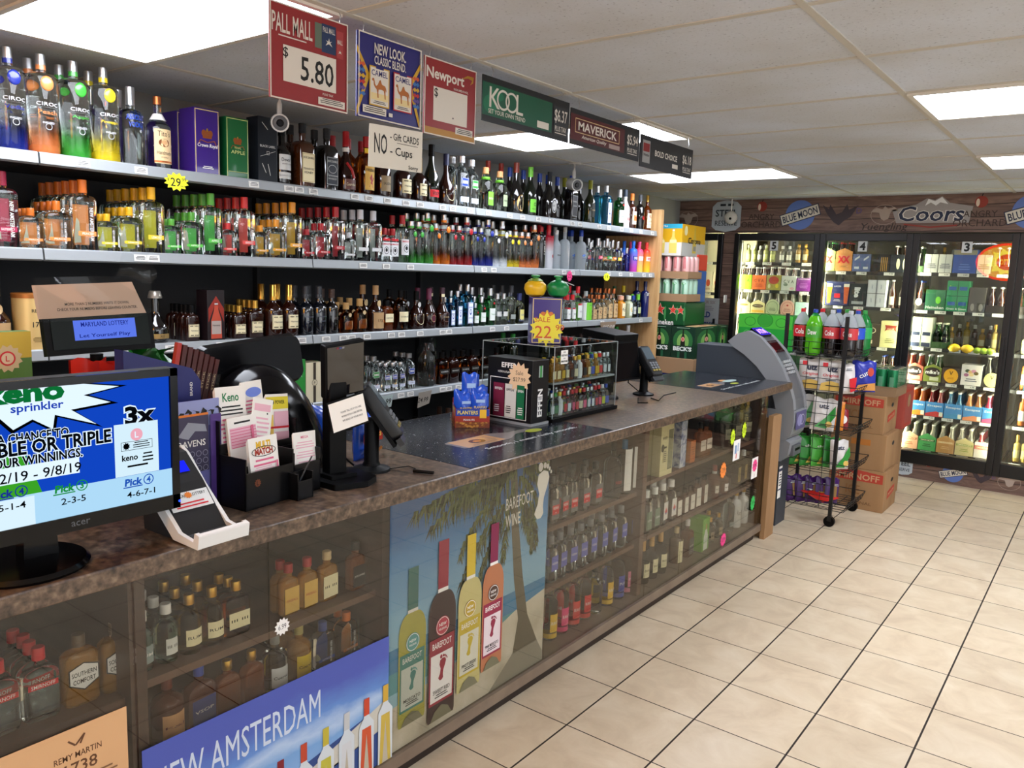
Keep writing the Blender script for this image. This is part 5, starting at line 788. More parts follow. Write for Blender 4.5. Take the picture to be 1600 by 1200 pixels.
gcard('white card picturing blue bottles under the yellow stars', (-0.24, 1.754, 0.657), .1, .12, lambda a: (a.rect(-.03, -.02, .03, .05, mat('#7f9ac0')), a.rect(.01, -.01, .02, .05, mat('#a9b9d0')), a.rect(-.01, -.05, .012, .03, REDB)))
gcard('white card with pink star at the right end of the glass', (-0.24, 2.072, 0.494), .1, .13, lambda a: (a.burst(.0, .015, .042, .034, 12, FP), a.text('17.99', 0, .015, .018, INK, w=.05), a.cr(-.0, -.05, .004, .03, mat('#8a5a50'))))

# ---------------------------------------------------------------- price signs hanging over the counter
SX = -.462
def hang(label, y0, y1, z0, z1, bg, fn, hooks=True, edge=None):
    t = thing('price_sign', label, 'price sign', (SX, (y0+y1)/2, (z0+z1)/2)); w, h = y1-y0, z1-z0
    mb = MB(); mb.box(-.002, .002, -w/2, w/2, -h/2, h/2, bg); a = Art(mb, (.0023, 0, 0), eps=.00015); fn(a, w, h)
    if edge: a.frame(-w/2, -h/2, w, h, .004, edge)
    mb.out('board', t)
    if hooks:
        for s in (-.4, .4):
            mb = MB(); n = 8; mb.tube([(0, s*w, h/2-.01), (0, s*w, h/2+.006), (.004, s*w, h/2+.02), (-.003, s*w, CEIL-(z0+z1)/2-.006)], .0018, SILVER, 5); mb.out('hook', t)
SR = mat('#87292c', rough=.35); SB = mat('#2b2a6b', rough=.35); SG = mat('#12503a', rough=.35); SK = mat('#1b1c1f', rough=.4); SM = mat('#4a1418', rough=.35); OFFW = mat('#cfc9bf', rough=.5)
def camel_beast(a, x, y, s, m):
    P = [(-.5, .28), (-.44, .36), (-.36, .34), (-.32, .22), (-.3, .1), (-.22, .02), (-.12, .1), (-.02, .3), (.06, .34), (.14, .16), (.24, .12), (.36, .1), (.42, 0), (.46, -.16), (.42, -.14), (.4, -.05), (.38, -.2), (.4, -.5), (.33, -.5), (.3, -.24), (.26, -.12), (.1, -.1), (-.06, -.12), (-.08, -.26), (-.06, -.5), (-.14, -.5), (-.16, -.26), (-.2, -.12), (-.3, -.06), (-.38, .06), (-.4, .22), (-.46, .22)]
    a.poly([(x+p*s, y+q*s) for p, q in P], m)
def pall(a, w, h):
    a.text('PALL MALL', -w*.22, h*.3, h*.2, OFFW, w=w*.5); a.lines(-w*.22, h*.18, w*.44, h*.03, 1, OFFW)
    a.rect(w*.06, h*.15, w*.09, h*.27, mat('#5d6a5c')); a.rect(w*.15, h*.12, w*.19, h*.31, mat('#223457')); a.rect(w*.35, h*.1, w*.09, h*.3, mat('#9a3b3c'))
    a.text('PALL MALL', w*.245, h*.37, h*.06, OFFW, w=w*.16); crownish(a, w*.245, h*.24, h*.1, OFFW); a.text('MALL', w*.395, h*.28, h*.05, OFFW, w=w*.07); crownish(a, w*.395, h*.17, h*.05, OFFW)
    a.rect(-w*.34, -h*.3, w*.68, h*.38, OFFW); a.text('$', -w*.31, .0, h*.12, INK); a.text('5.80', w*.09, -h*.12, h*.26, INK, w=w*.43, bold=.01); a.text('PLUS TAX', w*.23, -h*.34, h*.025, OFFW); a.rect(w*.1, -h*.46, w*.36, h*.08, OFFW); a.lines(w*.28, -h*.385, w*.32, h*.06, 3, INK)
def crownish(a, x, y, s, m): a.poly([(x-s*.5, y-s*.4), (x-s*.2, y), (x-s*.45, y+s*.2), (x-s*.1, y+s*.1), (x, y+s*.5), (x+s*.1, y+s*.1), (x+s*.45, y+s*.2), (x+s*.2, y), (x+s*.5, y-s*.4), (x, y-s*.15)], m)
def camel(a, w, h):
    Y = mat('#c39a2f', rough=.4)
    for s in (-1, 1):
        a.poly([(s*w*.5, h*.34), (s*w*.3, h*.02), (s*w*.5, -h*.5)], Y); a.poly([(s*w*.5, h*.26), (s*w*.36, h*.02), (s*w*.5, -h*.4)], SB)
        for i, c in enumerate(('#c4542f', '#3b6ba8', '#c39a2f', '#b3322f', '#5f4a8a', '#3b6ba8')):
            for r in (0, 1): a.poly([(s*w*(.46-.05*r), h*(.16-.07*i)+.0), (s*w*(.42-.05*r), h*(.13-.07*i)), (s*w*(.46-.05*r), h*(.10-.07*i)), (s*w*(.49-.05*r), h*(.13-.07*i))], mat(c, rough=.4))
    a.text('NEW LOOK.', 0, h*.35, h*.13, OFFW, w=w*.5, bold=.02); a.text('CLASSIC BLEND.', 0, h*.215, h*.1, OFFW, w=w*.5, bold=.015)
    for x, e in ((-.17, Y), (.2, RED)):
        a.rect(w*(x-.155), -h*.335, w*.31, h*.47, e); a.rect(w*(x-.14), -h*.32, w*.28, h*.44, OFFW); a.text('CAMEL', w*x, h*.06, h*.07, SB, w=w*.25); a.rect(w*(x-.13), -h*.26, w*.26, h*.08, mat('#d8c48e'))
        camel_beast(a, w*x, -h*.1, w*.24, mat('#a4622f')); a.lines(w*x, -h*.27, w*.2, h*.04, 2, INK); a.cr(w*x, h*.125, w*.12, h*.03, SB)
    a.rect(-w*.43, -h*.44, w*.36, h*.09, OFFW); a.lines(-w*.25, -h*.36, w*.33, h*.07, 3, INK); a.rect(-w*.03, -h*.43, w*.06, h*.045, OFFW)
def newp(a, w, h):
    a.text('Newport', -w*.1, h*.29, h*.19, OFFW, w=w*.72, bold=.025); a.poly([(w*.2, h*.34), (w*.33, h*.41), (w*.45, h*.41), (w*.44, h*.33), (w*.38, h*.29), (w*.42, h*.36), (w*.34, h*.375)], GOLD); a.text('NON-MENTHOL', w*.2, h*.175, h*.03, OFFW)
    a.rect(-w*.33, -h*.3, w*.66, h*.44, OFFW); a.text('$', -w*.28, h*.06, h*.13, INK); a.ell(w*.05, -h*.22, h*.012, h*.012, INK); a.rect(-w*.5, -h*.5, w, h*.1, mat('#a97c3f')); a.rect(w*.1, -h*.42, w*.35, h*.09, OFFW); a.lines(w*.28, -h*.34, w*.32, h*.07, 3, INK)
def price(a, x, w, h, p):
    a.rect(x-w/2, -h*.4, w, h*.72, mat('#2c2e31')); a.text('$'+p, x, h*.08, h*.34, OFFW, w=w*.9, bold=.01); a.text('PLUS TAX', x, -h*.22, h*.13, OFFW, w=w*.8); a.cr(x, -h*.33, w*.8, h*.02, OFFW)
def kool(a, w, h):
    a.rect(-w*.5, -h*.36, w*.78, h*.72, SG); a.ell(-w*.42, -h*.1, w*.07, h*.2, mat('#1f6a4c')); a.ell(-w*.36, h*.12, w*.08, h*.12, mat('#1f6a4c')); a.text('K', -w*.375, h*.06, h*.45, OFFW, bold=.005); a.text('L', -w*.105, h*.06, h*.45, OFFW, bold=.005)
    for x in (-.285, -.195): a.ring(w*x, h*.06, w*.068, h*.23, .008, OFFW)
    a.text('SET YOUR OWN TREND', -w*.24, -h*.25, h*.1, OFFW, w=w*.4); a.rect(w*.1, -h*.32, w*.14, h*.16, OFFW); price(a, w*.39, w*.18, h, '6.37')
def mav(a, w, h):
    a.rect(-w*.5, -h*.36, w*.76, h*.72, SM); a.frame(-w*.44, -h*.14, w*.62, h*.4, .003, TAN); a.text('MAVERICK', -w*.13, h*.06, h*.25, OFFW, w=w*.54, bold=.02); a.text('American Quality', -w*.18, -h*.24, h*.13, OFFW, w=w*.34, shear=.3); a.rect(w*.03, -h*.33, w*.16, h*.13, mat('#9a8a86')); price(a, w*.385, w*.19, h, '5.94')
def bold(a, w, h):
    a.rect(-w*.46, -h*.35, w*.13, h*.7, mat('#8d8c8a')); a.rect(-w*.45, h*.0, w*.11, h*.26, mat('#7d2222')); a.text('Winston', -w*.395, -h*.1, h*.09, INK, w=w*.1); a.text('BOLD CHOICE', -w*.03, h*.03, h*.19, OFFW, w=w*.42, bold=.02); a.rect(w*.09, -h*.3, w*.11, h*.14, OFFW); price(a, w*.38, w*.2, h, '6.18')
hang('red price sign reading 5.80 with small cigarette packs', -1.278, -1.004, 2.092, 2.345, SR, pall, edge=OFFW)
hang('dark blue poster sign picturing two packs with camels', -.967, -.696, 2.094, 2.342, SB, camel, edge=OFFW)
hang('red price sign with blank white panel and gold foot', -.674, -.411, 2.088, 2.336, SR, newp, edge=OFFW)
hang('long green menthol price sign reading 6.37', -.373, .192, 2.178, 2.338, SK, kool)
hang('long maroon price sign reading 5.94', .205, .8, 2.178, 2.324, SK, mav)
hang('long black price sign reading 6.18, furthest of the row', .812, 1.39, 2.16, 2.31, SK, bold)
mb = MB(); a = Art(mb, (SX+.006, -.80, 2.02)); plate(a, mb, [(-.118, .06), (.118, .068), (.116, -.064), (-.122, -.07)], mat('#d7d2c6', rough=.7), .0006); K = INK
a.text('NO', -.07, .005, .062, K, w=.055); a.text('- Gift CARDS', .035, .034, .022, K, w=.13); a.line([(.0, .016), (.095, .016)], .0015, K); a.text('- Cups', .02, -.014, .034, K, w=.1); a.text('Sorry', .075, -.055, .016, K, w=.045)
tag(mb.out('paper_notice'), 'white hand-written paper notice taped under the camel sign', 'notice')
# cameras on the ceiling
def bullet(label, x, y, z, s=1., aim=-.6):
    t = thing('security_camera', label, 'camera', (x, y, CEIL), aim); G = mat('#b9b8b4', rough=.4); d = z-CEIL
    mb = MB(); mb.lathe([(.04*s, -.012), (.04*s, 0)], G, 18); mb.out('mount', t)
    mb = MB(); mb.tube([(0, 0, -.005), (-.01*s, 0, d*.4), (0, 0, d)], .012*s, G, 8); mb.out('arm', t)
    mb = MB(); mb.T = Matrix.Translation((0, 0, d)) @ Matrix.Rotation(math.radians(100), 4, 'Y'); mb.lathe([(.036*s, -.06*s), (.04*s, -.05*s), (.04*s, .06*s), (.034*s, .06*s), (.034*s, .05*s)], G, 20); mb.out('housing', t)
    mb = MB(); mb.T = Matrix.Translation((0, 0, d)) @ Matrix.Rotation(math.radians(100), 4, 'Y'); mb.lathe([(.033*s, .05*s), (.018*s, .053*s)], mat('#4d4f52', rough=.4), 18); mb.lathe([(.017*s, .053*s), (.012*s, .06*s)], GLOSSBLACK, 14); mb.out('lens', t)
bullet('bullet security camera under the red 5.80 sign above the whiskey', *(-1.55, -0.435, 2.247), .95)
bullet('bullet security camera on the ceiling above the dark bottles', *(-1.6, 1.991, 2.238), 1.)
t = thing('security_camera', 'round white camera in front of the grey shield sign', 'camera', (-1.575, 4.66, 2.208))
mb = MB(); mb.tube([(0, 0, .055), (0, 0, CEIL-2.208)], .006, WHITE); mb.out('rod', t)
mb = MB(); mb.T = Matrix.Rotation(math.radians(90), 4, 'X'); mb.lathe([(.055, -.02), (.062, 0), (.058, .015), (.045, .03), (.02, .036)], mat('#c9c6bf', rough=.4), 20); mb.out('dome', t)
mb = MB(); mb.T = Matrix.Translation((.008, -.03, -.012)) @ Matrix.Rotation(math.radians(90), 4, 'X'); mb.lathe([(.014, 0), (.012, .008)], GLOSSBLACK, 12); mb.out('lens', t)

# ---------------------------------------------------------------- things standing on the worktop
def speck(name):
    t = NT(name); tc = t.n('ShaderNodeTexCoord'); v = t.n('ShaderNodeTexVoronoi', Scale=75.); t.l(tc.outputs['Object'], v.inputs['Vector'])
    n = t.n('ShaderNodeTexNoise', Scale=40.); t.l(tc.outputs['Object'], n.inputs['Vector']); mu = t.n('ShaderNodeMath', operation='MULTIPLY_ADD'); t.l(n.outputs['Fac'], mu.inputs[0]); mu.inputs[1].default_value = .45; t.l(v.outputs['Distance'], mu.inputs[2])
    r = t.ramp([(.30, '#c9cdd2'), (.335, '#24272d'), (1, '#1d2026')]); t.l(mu.outputs[0], r.inputs[0]); t.l(r.outputs[0], t.b.inputs['Base Color']); t.b.inputs['Roughness'].default_value = .18; return t.m
SPK = speck('black_speckled_mat')
def cmat(label, y0, y1, fn):
    mb = MB(); mb.box(-.94, -.203, y0, y1, ZT, ZT+.0012, SPK); a = Art(mb, (0, 0, ZT+.0014), (0, 1, 0), (-1, 0, 0), eps=.0001); fn(a); tag(mb.out('counter_mat'), label, 'counter mat')
def bottlepic(a, y0, x, s=1.):                                     # a bottle lying along the counter, its label tan
    a.poly([(y0, x-.06*s), (y0+.25*s, x-.06*s), (y0+.33*s, x-.02*s), (y0+.45*s, x-.018*s), (y0+.45*s, x+.018*s), (y0+.33*s, x+.02*s), (y0+.25*s, x+.06*s), (y0, x+.06*s), (y0-.02*s, x+.05*s), (y0-.02*s, x-.05*s)], mat('#7d7674', rough=.2)); a.rect(y0+.0*s, x-.055*s, .22*s, .11*s, mat('#c3986d', rough=.2)); a.ell(y0+.11*s, x, .04*s, .028*s, mat('#6a3d22', rough=.2)); a.ell(y0+.11*s, x, .02*s, .014*s, mat('#c0823f', rough=.2))
    a.text('Handmade', y0+.185*s, x, .02*s, mat('#5a3a22'), w=.08*s, rot=math.pi/2); a.lines(y0+.11*s, x-.03*s, .15*s, .02*s, 2, mat('#5a3a22'))
LT = mat('#d5d8d8', rough=.3)
def m1(a):
    bottlepic(a, -.46, .46); a.ell(-.02, .43, .05, .025, mat('#a7b035', rough=.3)); a.text('Smooth, I mean really smooth.', -.13, .345, .03, LT, w=.6)
def m2(a):
    bottlepic(a, 1.83, .5, .8); a.ell(2.13, .43, .045, .022, mat('#a7b035', rough=.3)); a.ell(2.19, .53, .05, .03, mat('#c58a4e', rough=.3)); a.ell(2.22, .5, .09, .03, mat('#9fb4b0', rough=.3)); a.text('Smooth, I mean really smooth.', 2.1, .37, .03, LT, w=.6)
cmat('black speckled counter mat with bottle picture by the card reader', -.69, .243, m1); cmat('black speckled counter mat at the far end of the worktop', 1.71, 2.50, m2)
# monitor
t = thing('flat_screen_monitor', 'black flat monitor with bright blue lottery screen at the left', 'monitor', (-.33, -2.0, ZT)); MX = .062; oy = -2.0; oz = ZT
mb = MB(); mb.lathe([(.125, 0), (.128, .006), (.12, .014), (.05, .02)], GLOSSBLACK, 40); mb.out('base', t)
mb = MB(); mb.prism([(-.035, -.0), (.035, -.0), (.03, .12), (-.03, .12)], 'x', -.02, .02, GLOSSBLACK); mb.T = None; mb.out('neck', t, (0, .03, .012))
mb = MB(); y0, y1 = -.26, .318; z0, z1 = .075, .405
mb.box(MX-.04, MX-.002, y0, y1, z0, z1, BLACK); 
for b in ((y0, y1, z0, z0+.033), (y0, y1, z1-.017, z1), (y0, y0+.018, z0, z1), (y1-.018, y1, z0, z1)): mb.box(MX-.002, MX+.008, *b, GLOSSBLACK)
a = Art(mb, (MX+.0085, .03, z0+.016)); a.text('acer', .06, 0, .011, mat('#4d5054')); a.ell(.285, 0, .003, .003, glow('#2040ff', 3)); mb.out('casing', t)
mb = MB(); E = 1.0; SCR = (y0+.018, y1-.018, z0+.033, z1-.017)
def gl(h, e=E): return glow(h, e)
mb.box(MX-.002, MX+.001, *SCR, gl('#1146c4', .9)); cx, cz = .03, .3; a = Art(mb, (MX+.0014, 0, 0), eps=.00012)
a.poly([(SCR[0], .12), (-.0, .12), (.03, .14), (-.01, .26), (SCR[0], .26)], gl('#3fae28', .8))
def P_(px, py): return (px+2.0, py-ZT)
B0 = [(-2.045, 1.419), (-1.908, 1.395), (-1.849, 1.392), (-1.889, 1.38), (-1.815, 1.366), (-1.89, 1.354), (-1.834, 1.333), (-1.917, 1.326), (-1.866, 1.289), (-1.949, 1.319), (-1.954, 1.29), (-1.992, 1.315), (-2.028, 1.298), (-2.05, 1.323)]
bp = [P_(*p) for p in B0]; bp = [(max(SCR[0], p[0]), min(p[1], SCR[3]-.001)) for p in bp]; bx, bz = P_(*(-2.002, 1.362))
a.poly([(SCR[0], bp[0][1])]+[(bx+(p-bx)*1.1, min(bz+(q-bz)*1.12, SCR[3]-.0005)) for p, q in bp]+[(SCR[0], bz-.06)], gl('#05070a', .3)); a.poly([(SCR[0], bp[0][1])]+bp+[(SCR[0], bz-.045)], gl('#dff2ff', 1.0))
def st(s, px, py, h, c, w=None, rot=.0, out_=None, bold=.02, e=E, shear=0., al='c'):
    y, z = P_(px, py)
    if out_: a.text(s, y, z, h*1.16, gl(out_, 1.), w=w+h*.16, rot=rot, bold=bold+.05, shear=shear, al=al)
    a.text(s, y, z, h, gl(c, e), w=w, rot=rot, bold=bold, shear=shear, al=al)
st('keno', *(-2.003, 1.371), .042, '#0b6a32', w=.15, bold=.05); st('sprinkler', *(-1.981, 1.338), .022, '#1d3fae', w=.1, bold=.02)
DKT = '#06080c'; LTT = '#dff2ff'
st('A CHANCE TO', *(-1.991, 1.281), .019, DKT, w=.135, out_=LTT, bold=.03); st('DOUBLE OR TRIPLE', *(-1.986, 1.26), .03, DKT, w=.30, out_=LTT, bold=.03); st('YOUR WINNINGS.', *(-1.99, 1.233), .02, DKT, w=.185, out_=LTT, bold=.03)
st('3x', *(-1.77, 1.298), .042, DKT, w=.07, out_=LTT, bold=.04)
y, z = P_(*(-1.78, 1.222)); a.cr(y, z, .1, .118, gl('#cfe8f4')); a.ell(y, z+.032, .014, .014, gl('#e7a5b5')); a.text('L', y, z+.032, .014, gl(LTT)); a.frame(y-.036, z-.002, .072, .02, .001, gl(DKT, .2)); a.burst(y-.024, z+.008, .009, .006, 9, gl(DKT, .2)); a.lines(y+.01, z+.016, .04, .015, 3, gl(DKT, .3)); a.text('keno', y-.017, z-.018, .014, gl(DKT, .2), w=.036, bold=.03); a.lines(y+.024, z-.01, .026, .024, 3, gl(DKT, .3)); a.lines(y, z-.034, .06, .01, 1, gl(DKT, .3))
y, z = P_(*(-2.021, 1.207)); a.rect(SCR[0], z-.017, y+.115-SCR[0], .034, gl(LTT)); st('8/12/19 - 9/8/19', *(-2.0, 1.203), .021, DKT, w=.195, bold=.01)
y, z = P_(*(-1.872, 1.142)); a.rect(SCR[0], SCR[2], SCR[1]-SCR[0], .064, gl('#a9d4f0')); a.rect(SCR[0], SCR[2], .245, .06, gl('#d4ebf8'))
for (yy, zz), n, c, v in ((P_(*(-1.937, 1.162)), '3', '#1a8a3a', '2-3-5'), (P_(*(-1.791, 1.148)), '4', '#1d4fb0', '4-6-7-1'), (P_(*(-2.055, 1.173)), '4', '#1a2f8a', '5-1-4')):
    a.text('Pick', yy, zz, .017, gl(c), w=.04, bold=.04, shear=.1); a.cr(yy-.002, zz-.011, .044, .0025, gl(c)); a.ring(yy+.034, zz, .012, .012, .0022, gl(c)); a.text(n, yy+.034, zz, .014, gl(c), bold=.03); a.text(v, yy+.016, zz-.028, .014, gl('#06080c', .2), w=.05 if len(v) < 6 else .065, bold=.01)
mb.out('screen', t)
# customer display with a card taped over it
t = thing('customer_display', 'black pole display with blue lit line of lottery text', 'display', (-.68, -1.665, ZT), -.06)
mb = MB(); mb.box(-.06, .06, -.06, .06, 0, .012, BLACK); mb.tube([(0, 0, .01), (0, 0, .40)], .016, BLACK, 12); mb.tube([(0, 0, .2), (0, 0, .36)], .022, BLACK, 12); mb.out('pole', t)
Q = Matrix.Translation((.02, .005, .474)) @ Matrix.Rotation(.03, 4, 'X') @ Matrix.Rotation(-.15, 4, 'Y') @ Matrix.Scale(.8, 4)
mb = MB(); mb.T = Q; mb.box(-.03, .0, -.17, .17, -.085, .05, BLACK); mb.box(0, .004, -.15, .155, -.068, .035, mat('#08110e', rough=.35, spec=.2)); mb.out('head', t)
mb = MB(); mb.T = Q; a = Art(mb, (.0045, 0, 0)); a.rect(-.085, -.042, .195, .064, glow('#5c78e8', .95)); a.text('MARYLAND LOTTERY', .013, .008, .015, glow('#1c2a9a', .6), w=.15); a.text('Let Yourself Play', .01, -.03, .015, glow('#1c2a9a', .6), w=.16); mb.out('screen', t)
mb = MB(); mb.T = Q; a = Art(mb, (.008, -.015, .086)); plate(a, mb, [(-.175, .05), (.13, .055), (.165, -.05), (-.17, -.055)], mat('#b59d8a', rough=.6), .0006); a.text('MORE THAN 2 NUMBERS WRITE IT DOWN.', .012, -.012, .009, INK, w=.2, bold=.01); a.text('CHECK YOUR NUMBERS BEFORE LEAVING COUNTER.', .012, -.028, .009, INK, w=.25, bold=.01)
o = mb.out('paper_card'); o.location = (-.68, -1.665, ZT); o.rotation_euler = (0, 0, -.06); tag(o, 'tan card asking to write more than two numbers down, taped on the display', 'card')
mb = MB(); mb.T = Q; f = lambda u, v: (.0105+.006*math.sin(9*u+4*v)*v, -.18+.36*u, .02+.14*v+.02*max(0, u-.8)*5); mb.grid(f, 16, 8, FILM); o = mb.out('plastic_film'); o.location = (-.68, -1.665, ZT); o.rotation_euler = (0, 0, -.06); tag(o, 'crumpled clear film wrapped over the tan card', 'plastic film')
mb = MB(); mb.grid(lambda u, v: (-.66+.01*math.sin(8*v), -1.625+.12*u*(1-.6*v)+.05*v, 1.585+.11*v+.01*math.sin(6*u)), 6, 8, FILM); tag(mb.out('plastic_tag'), 'loose curled piece of clear plastic above the display', 'plastic film')
# ticket checker
t = thing('ticket_checker', 'white and black lottery ticket checker leaning on the worktop', 'ticket checker', (-.285, -1.655, ZT), .05); W2 = mat('#dcdcda', rough=.3); DKP = mat('#232426', rough=.3)
rim = [(.115, .0), (.12, .03), (.105, .034), (.1, .014), (.05, .022), (-.03, .09), (-.09, .15), (-.115, .165), (-.125, .158), (-.1, .125), (-.045, .07), (.03, .004)]
for y in (-.055, .047): mb = MB(); mb.prism(rim, 'y', y, y+.008, W2); mb.out('side_rim', t, bevel=.002)
mb = MB(); mb.prism([(.115, .0), (.12, .03), (.108, .033), (.1, .01), (.03, .0)], 'y', -.047, .047, W2); mb.out('front_lip', t, bevel=.003)
mb = MB(); mb.prism([(.1, .004), (.05, .012), (.03, .035), (-.03, .102), (-.09, .155), (-.115, .16), (-.1, .13), (-.09, .0), (.03, .0)], 'y', -.047, .047, DKP); mb.out('body', t)
mb = MB(); U = Vector((-.06, 0, .05)).normalized(); a = Art(mb, (-.06, 0, .1305), (0, 1, 0), Vector((-.06, 0, .053)).normalized()); a.cr(0, 0, .06, .03, glow('#1a24e8', 1.2)); mb.out('screen', t)
mb = MB(); U = Vector((-.09, 0, .05)).normalized(); a = Art(mb, (.0, 0, .0705), (0, 1, 0), Vector((-.06, 0, .067)).normalized()); a.cr(0, 0, .088, .042, W2); a.text('MARYLAND LOTTERY', .0, .012, .007, INK, w=.075); a.burst(0, .012, .009, .006, 10, ORG); a.lines(0, -.003, .07, .016, 2, REDB); mb.out('label', t); t.scale = (1.12, 1.25, 1.12); t.location.y += .012
# blue carton and card holders behind the monitor
t = thing('snack_carton', 'dark blue snack carton with big white letters behind the monitor', 'snack box', (-.53, -1.545, ZT), .05)
BL = mat('#1e2466', rough=.4)
mb = MB(); mb.prism([(-.14, 0), (.075, 0), (.075, .33), (.05, .365), (-.14, .425)], 'x', -.02, .02, BL); mb.box(-.12, -.02, -.14, .075, 0, .3, BL); a = Art(mb, (.0203, -.02, .2)); a.poly([(-.1, -.06), (.08, -.06), (.08, .02), (.05, .05), (-.1, .05)], REDB); a.poly([(-.1, -.06), (.074, -.06), (.074, .018), (.048, .045), (-.1, .045)], BL); a.text('SS', .025, -.01, .075, WHITE, w=.09, bold=.05); a.text('SS', .025, -.01, .06, BL, w=.075, bold=.02); a.text('BRAND', .065, .11, .008, WHITE, rot=math.pi/2); mb.out('carton', t)
t = thing('ticket_card', 'purple football scratch ticket in a holder right of the monitor', 'ticket', (-.44, -1.535, ZT), .05)
mb = MB(); mb.box(-.004, 0, -.065, .075, .0, .29, mat('#6a6aa8', rough=.4)); mb.box(-.09, -.004, -.03, .06, 0, .01, BLACK); a = Art(mb, (.0004, 0, 0)); a.rect(-.065, .22, .14, .07, mat('#8e97c8'))
for i in range(6): a.poly([(-.05+.022*i, .25+.008*(i % 3)), (-.04+.022*i, .262+.008*(i % 2)), (-.035+.022*i, .245), (-.028+.022*i, .26)], INK)
a.rect(-.06, .1, .1, .155, mat('#3a3550')); a.rect(-.06, .25, .1, .006, ORG); a.poly([(-.05, .2), (-.02, .235), (.03, .225), (.035, .205), (.0, .21), (-.02, .19)], mat('#8f93a0')); a.text('RAVENS', -.01, .178, .017, WHITE, w=.08, bold=.01)
for i in range(5):
    for j in range(3): a.ring(-.05+.019*i, .15-.02*j, .008, .008, .0015, mat('#8a8aa0'))
a.rect(.042, .0, .033, .25, mat('#4a2f7a')); mb.out('ticket', t)
t = thing('jerky_holder', 'clear holder full of dark meat sticks leaning to the right', 'snack holder', (-.66, -1.44, ZT), 0)
mb = MB(); mb.T = Matrix.Translation((0, 0, .18)) @ Matrix.Rotation(-.18, 4, 'X'); mb.box(-.03, .03, -.06, .08, 0, .16, FILM); mb.box(-.03, .03, -.06, .08, -.178, .0, BLACK); mb.out('holder', t)
for i in range(8):
    mb = MB(); mb.T = Matrix.Translation((0, 0, .18)) @ Matrix.Rotation(-.18-.01*i, 4, 'X'); mb.box(-.008, .008, -.055+.016*i, -.042+.016*i, .01, .235-.004*i, mat('#4a1c18' if i else '#b3322a', rough=.35)); a = Art(mb, (.0083, -.0485+.016*i, .14)); a.text('STICK', 0, 0, .006, TAN, w=.05, rot=math.pi/2); mb.out('meat_stick', t)
for i in range(5):
    def chip(u, v, i=i): return (-.66+.012*math.sin(math.pi*u)+.02*i*0, -1.72+.045*i+.09*u-.02, 1.27+.11*v*(1-.1*i)+.008*math.sin(7*u))
    mb = MB(); mb.grid(chip, 6, 5, mat('#c22a1c', rough=.25)); mb.grid(lambda u, v, i=i: (-.672-.012*math.sin(math.pi*u), -1.72+.045*i+.09*u-.02, 1.27+.11*v*(1-.1*i)), 6, 5, mat('#c22a1c', rough=.25)); tag(mb.out('snack_bag'), ['red snack bag, leftmost', 'red snack bag, second from left', 'red snack bag, middle', 'red snack bag, fourth from left', 'red snack bag, nearest the meat sticks'][i]+' behind the blue carton', 'snack bag')
mb = MB(); mb.grid(lambda u, v: (-.72+.03*math.sin(9*u+5*v), -1.57+.13*u, 1.345+.1*v*(1-.6*u)+.012*math.sin(14*u)), 10, 6, mat('#1f6a24', rough=.25)); tag(mb.out('green_bag'), 'crumpled bright green bag behind the red snack bags', 'snack bag')
mb = MB(); mb.box(-.80, -.70, -1.74, -1.5, ZT, 1.27, mat('#26221f', rough=.5)); tag(mb.out('snack_tray', bevel=.004), 'dark tray holding the snack bags behind the carton', 'tray')
mb = MB(); mb.box(-.74, -.70, -1.98, -1.815, 1.21, 1.455, mat('#4f7a2c', rough=.4)); a = Art(mb, (-.6995, -1.9, 1.33)); a.rect(-.08, .06, .165, .065, mat('#c9b03a')); a.burst(.03, .06, .035, .028, 12, mat('#c9b890')); a.ell(.03, .06, .018, .018, REDB); a.ell(.03, .06, .014, .014, mat('#d9c6a8')); a.text('L', .03, .06, .014, REDB); a.ell(-.0, -.02, .05, .02, mat('#b83a4a')); a.text('MILLION', -.01, -.022, .014, TAN, w=.07); a.lines(0, -.06, .12, .03, 2, TAN); tag(mb.out('brochure_box'), 'green and yellow lottery brochure box at the left edge', 'box')
mb = MB(); mb.box(-.8, -.66, -2.2, -1.8, ZT, 1.209, mat('#1c1a1a', rough=.5)); tag(mb.out('brochure_stand'), 'dark stand carrying the green brochure box', 'stand')
# lottery terminal
t = thing('lottery_terminal', 'glossy black lottery terminal with humped printer and wide screen back', 'lottery terminal', (-.68, -1.22, ZT))
mb = MB(); mb.T = Matrix.Translation((-.02, .04, .335)) @ Matrix.Rotation(-.12, 4, 'Y') @ Matrix.Rotation(.08, 4, 'X') @ Matrix.Rotation(math.radians(90), 4, 'Y'); mb.loft([(-.02, .36, .14, .03), (.0, .38, .16, .035), (.02, .36, .14, .03)], GLOSSBLACK, 5); mb.out('screen_head', t)
mb = MB()
def hump(u, v):
    th = math.pi*u; y = -.16+.36*v; k = math.sin(math.pi*min(1, max(0, .04+.92*v)))**.35
    return (.04+.14*math.cos(th)*(.6+.4*k), y, .345*k*math.sin(th)**.7 if 0 < u < 1 else 0)
mb.grid(hump, 16, 18, GLOSSBLACK); mb.out('printer_hump', t)
mb = MB(); mb.box(-.14, .15, -.17, .2, 0, .04, GLOSSBLACK); mb.out('base', t, bevel=.01)
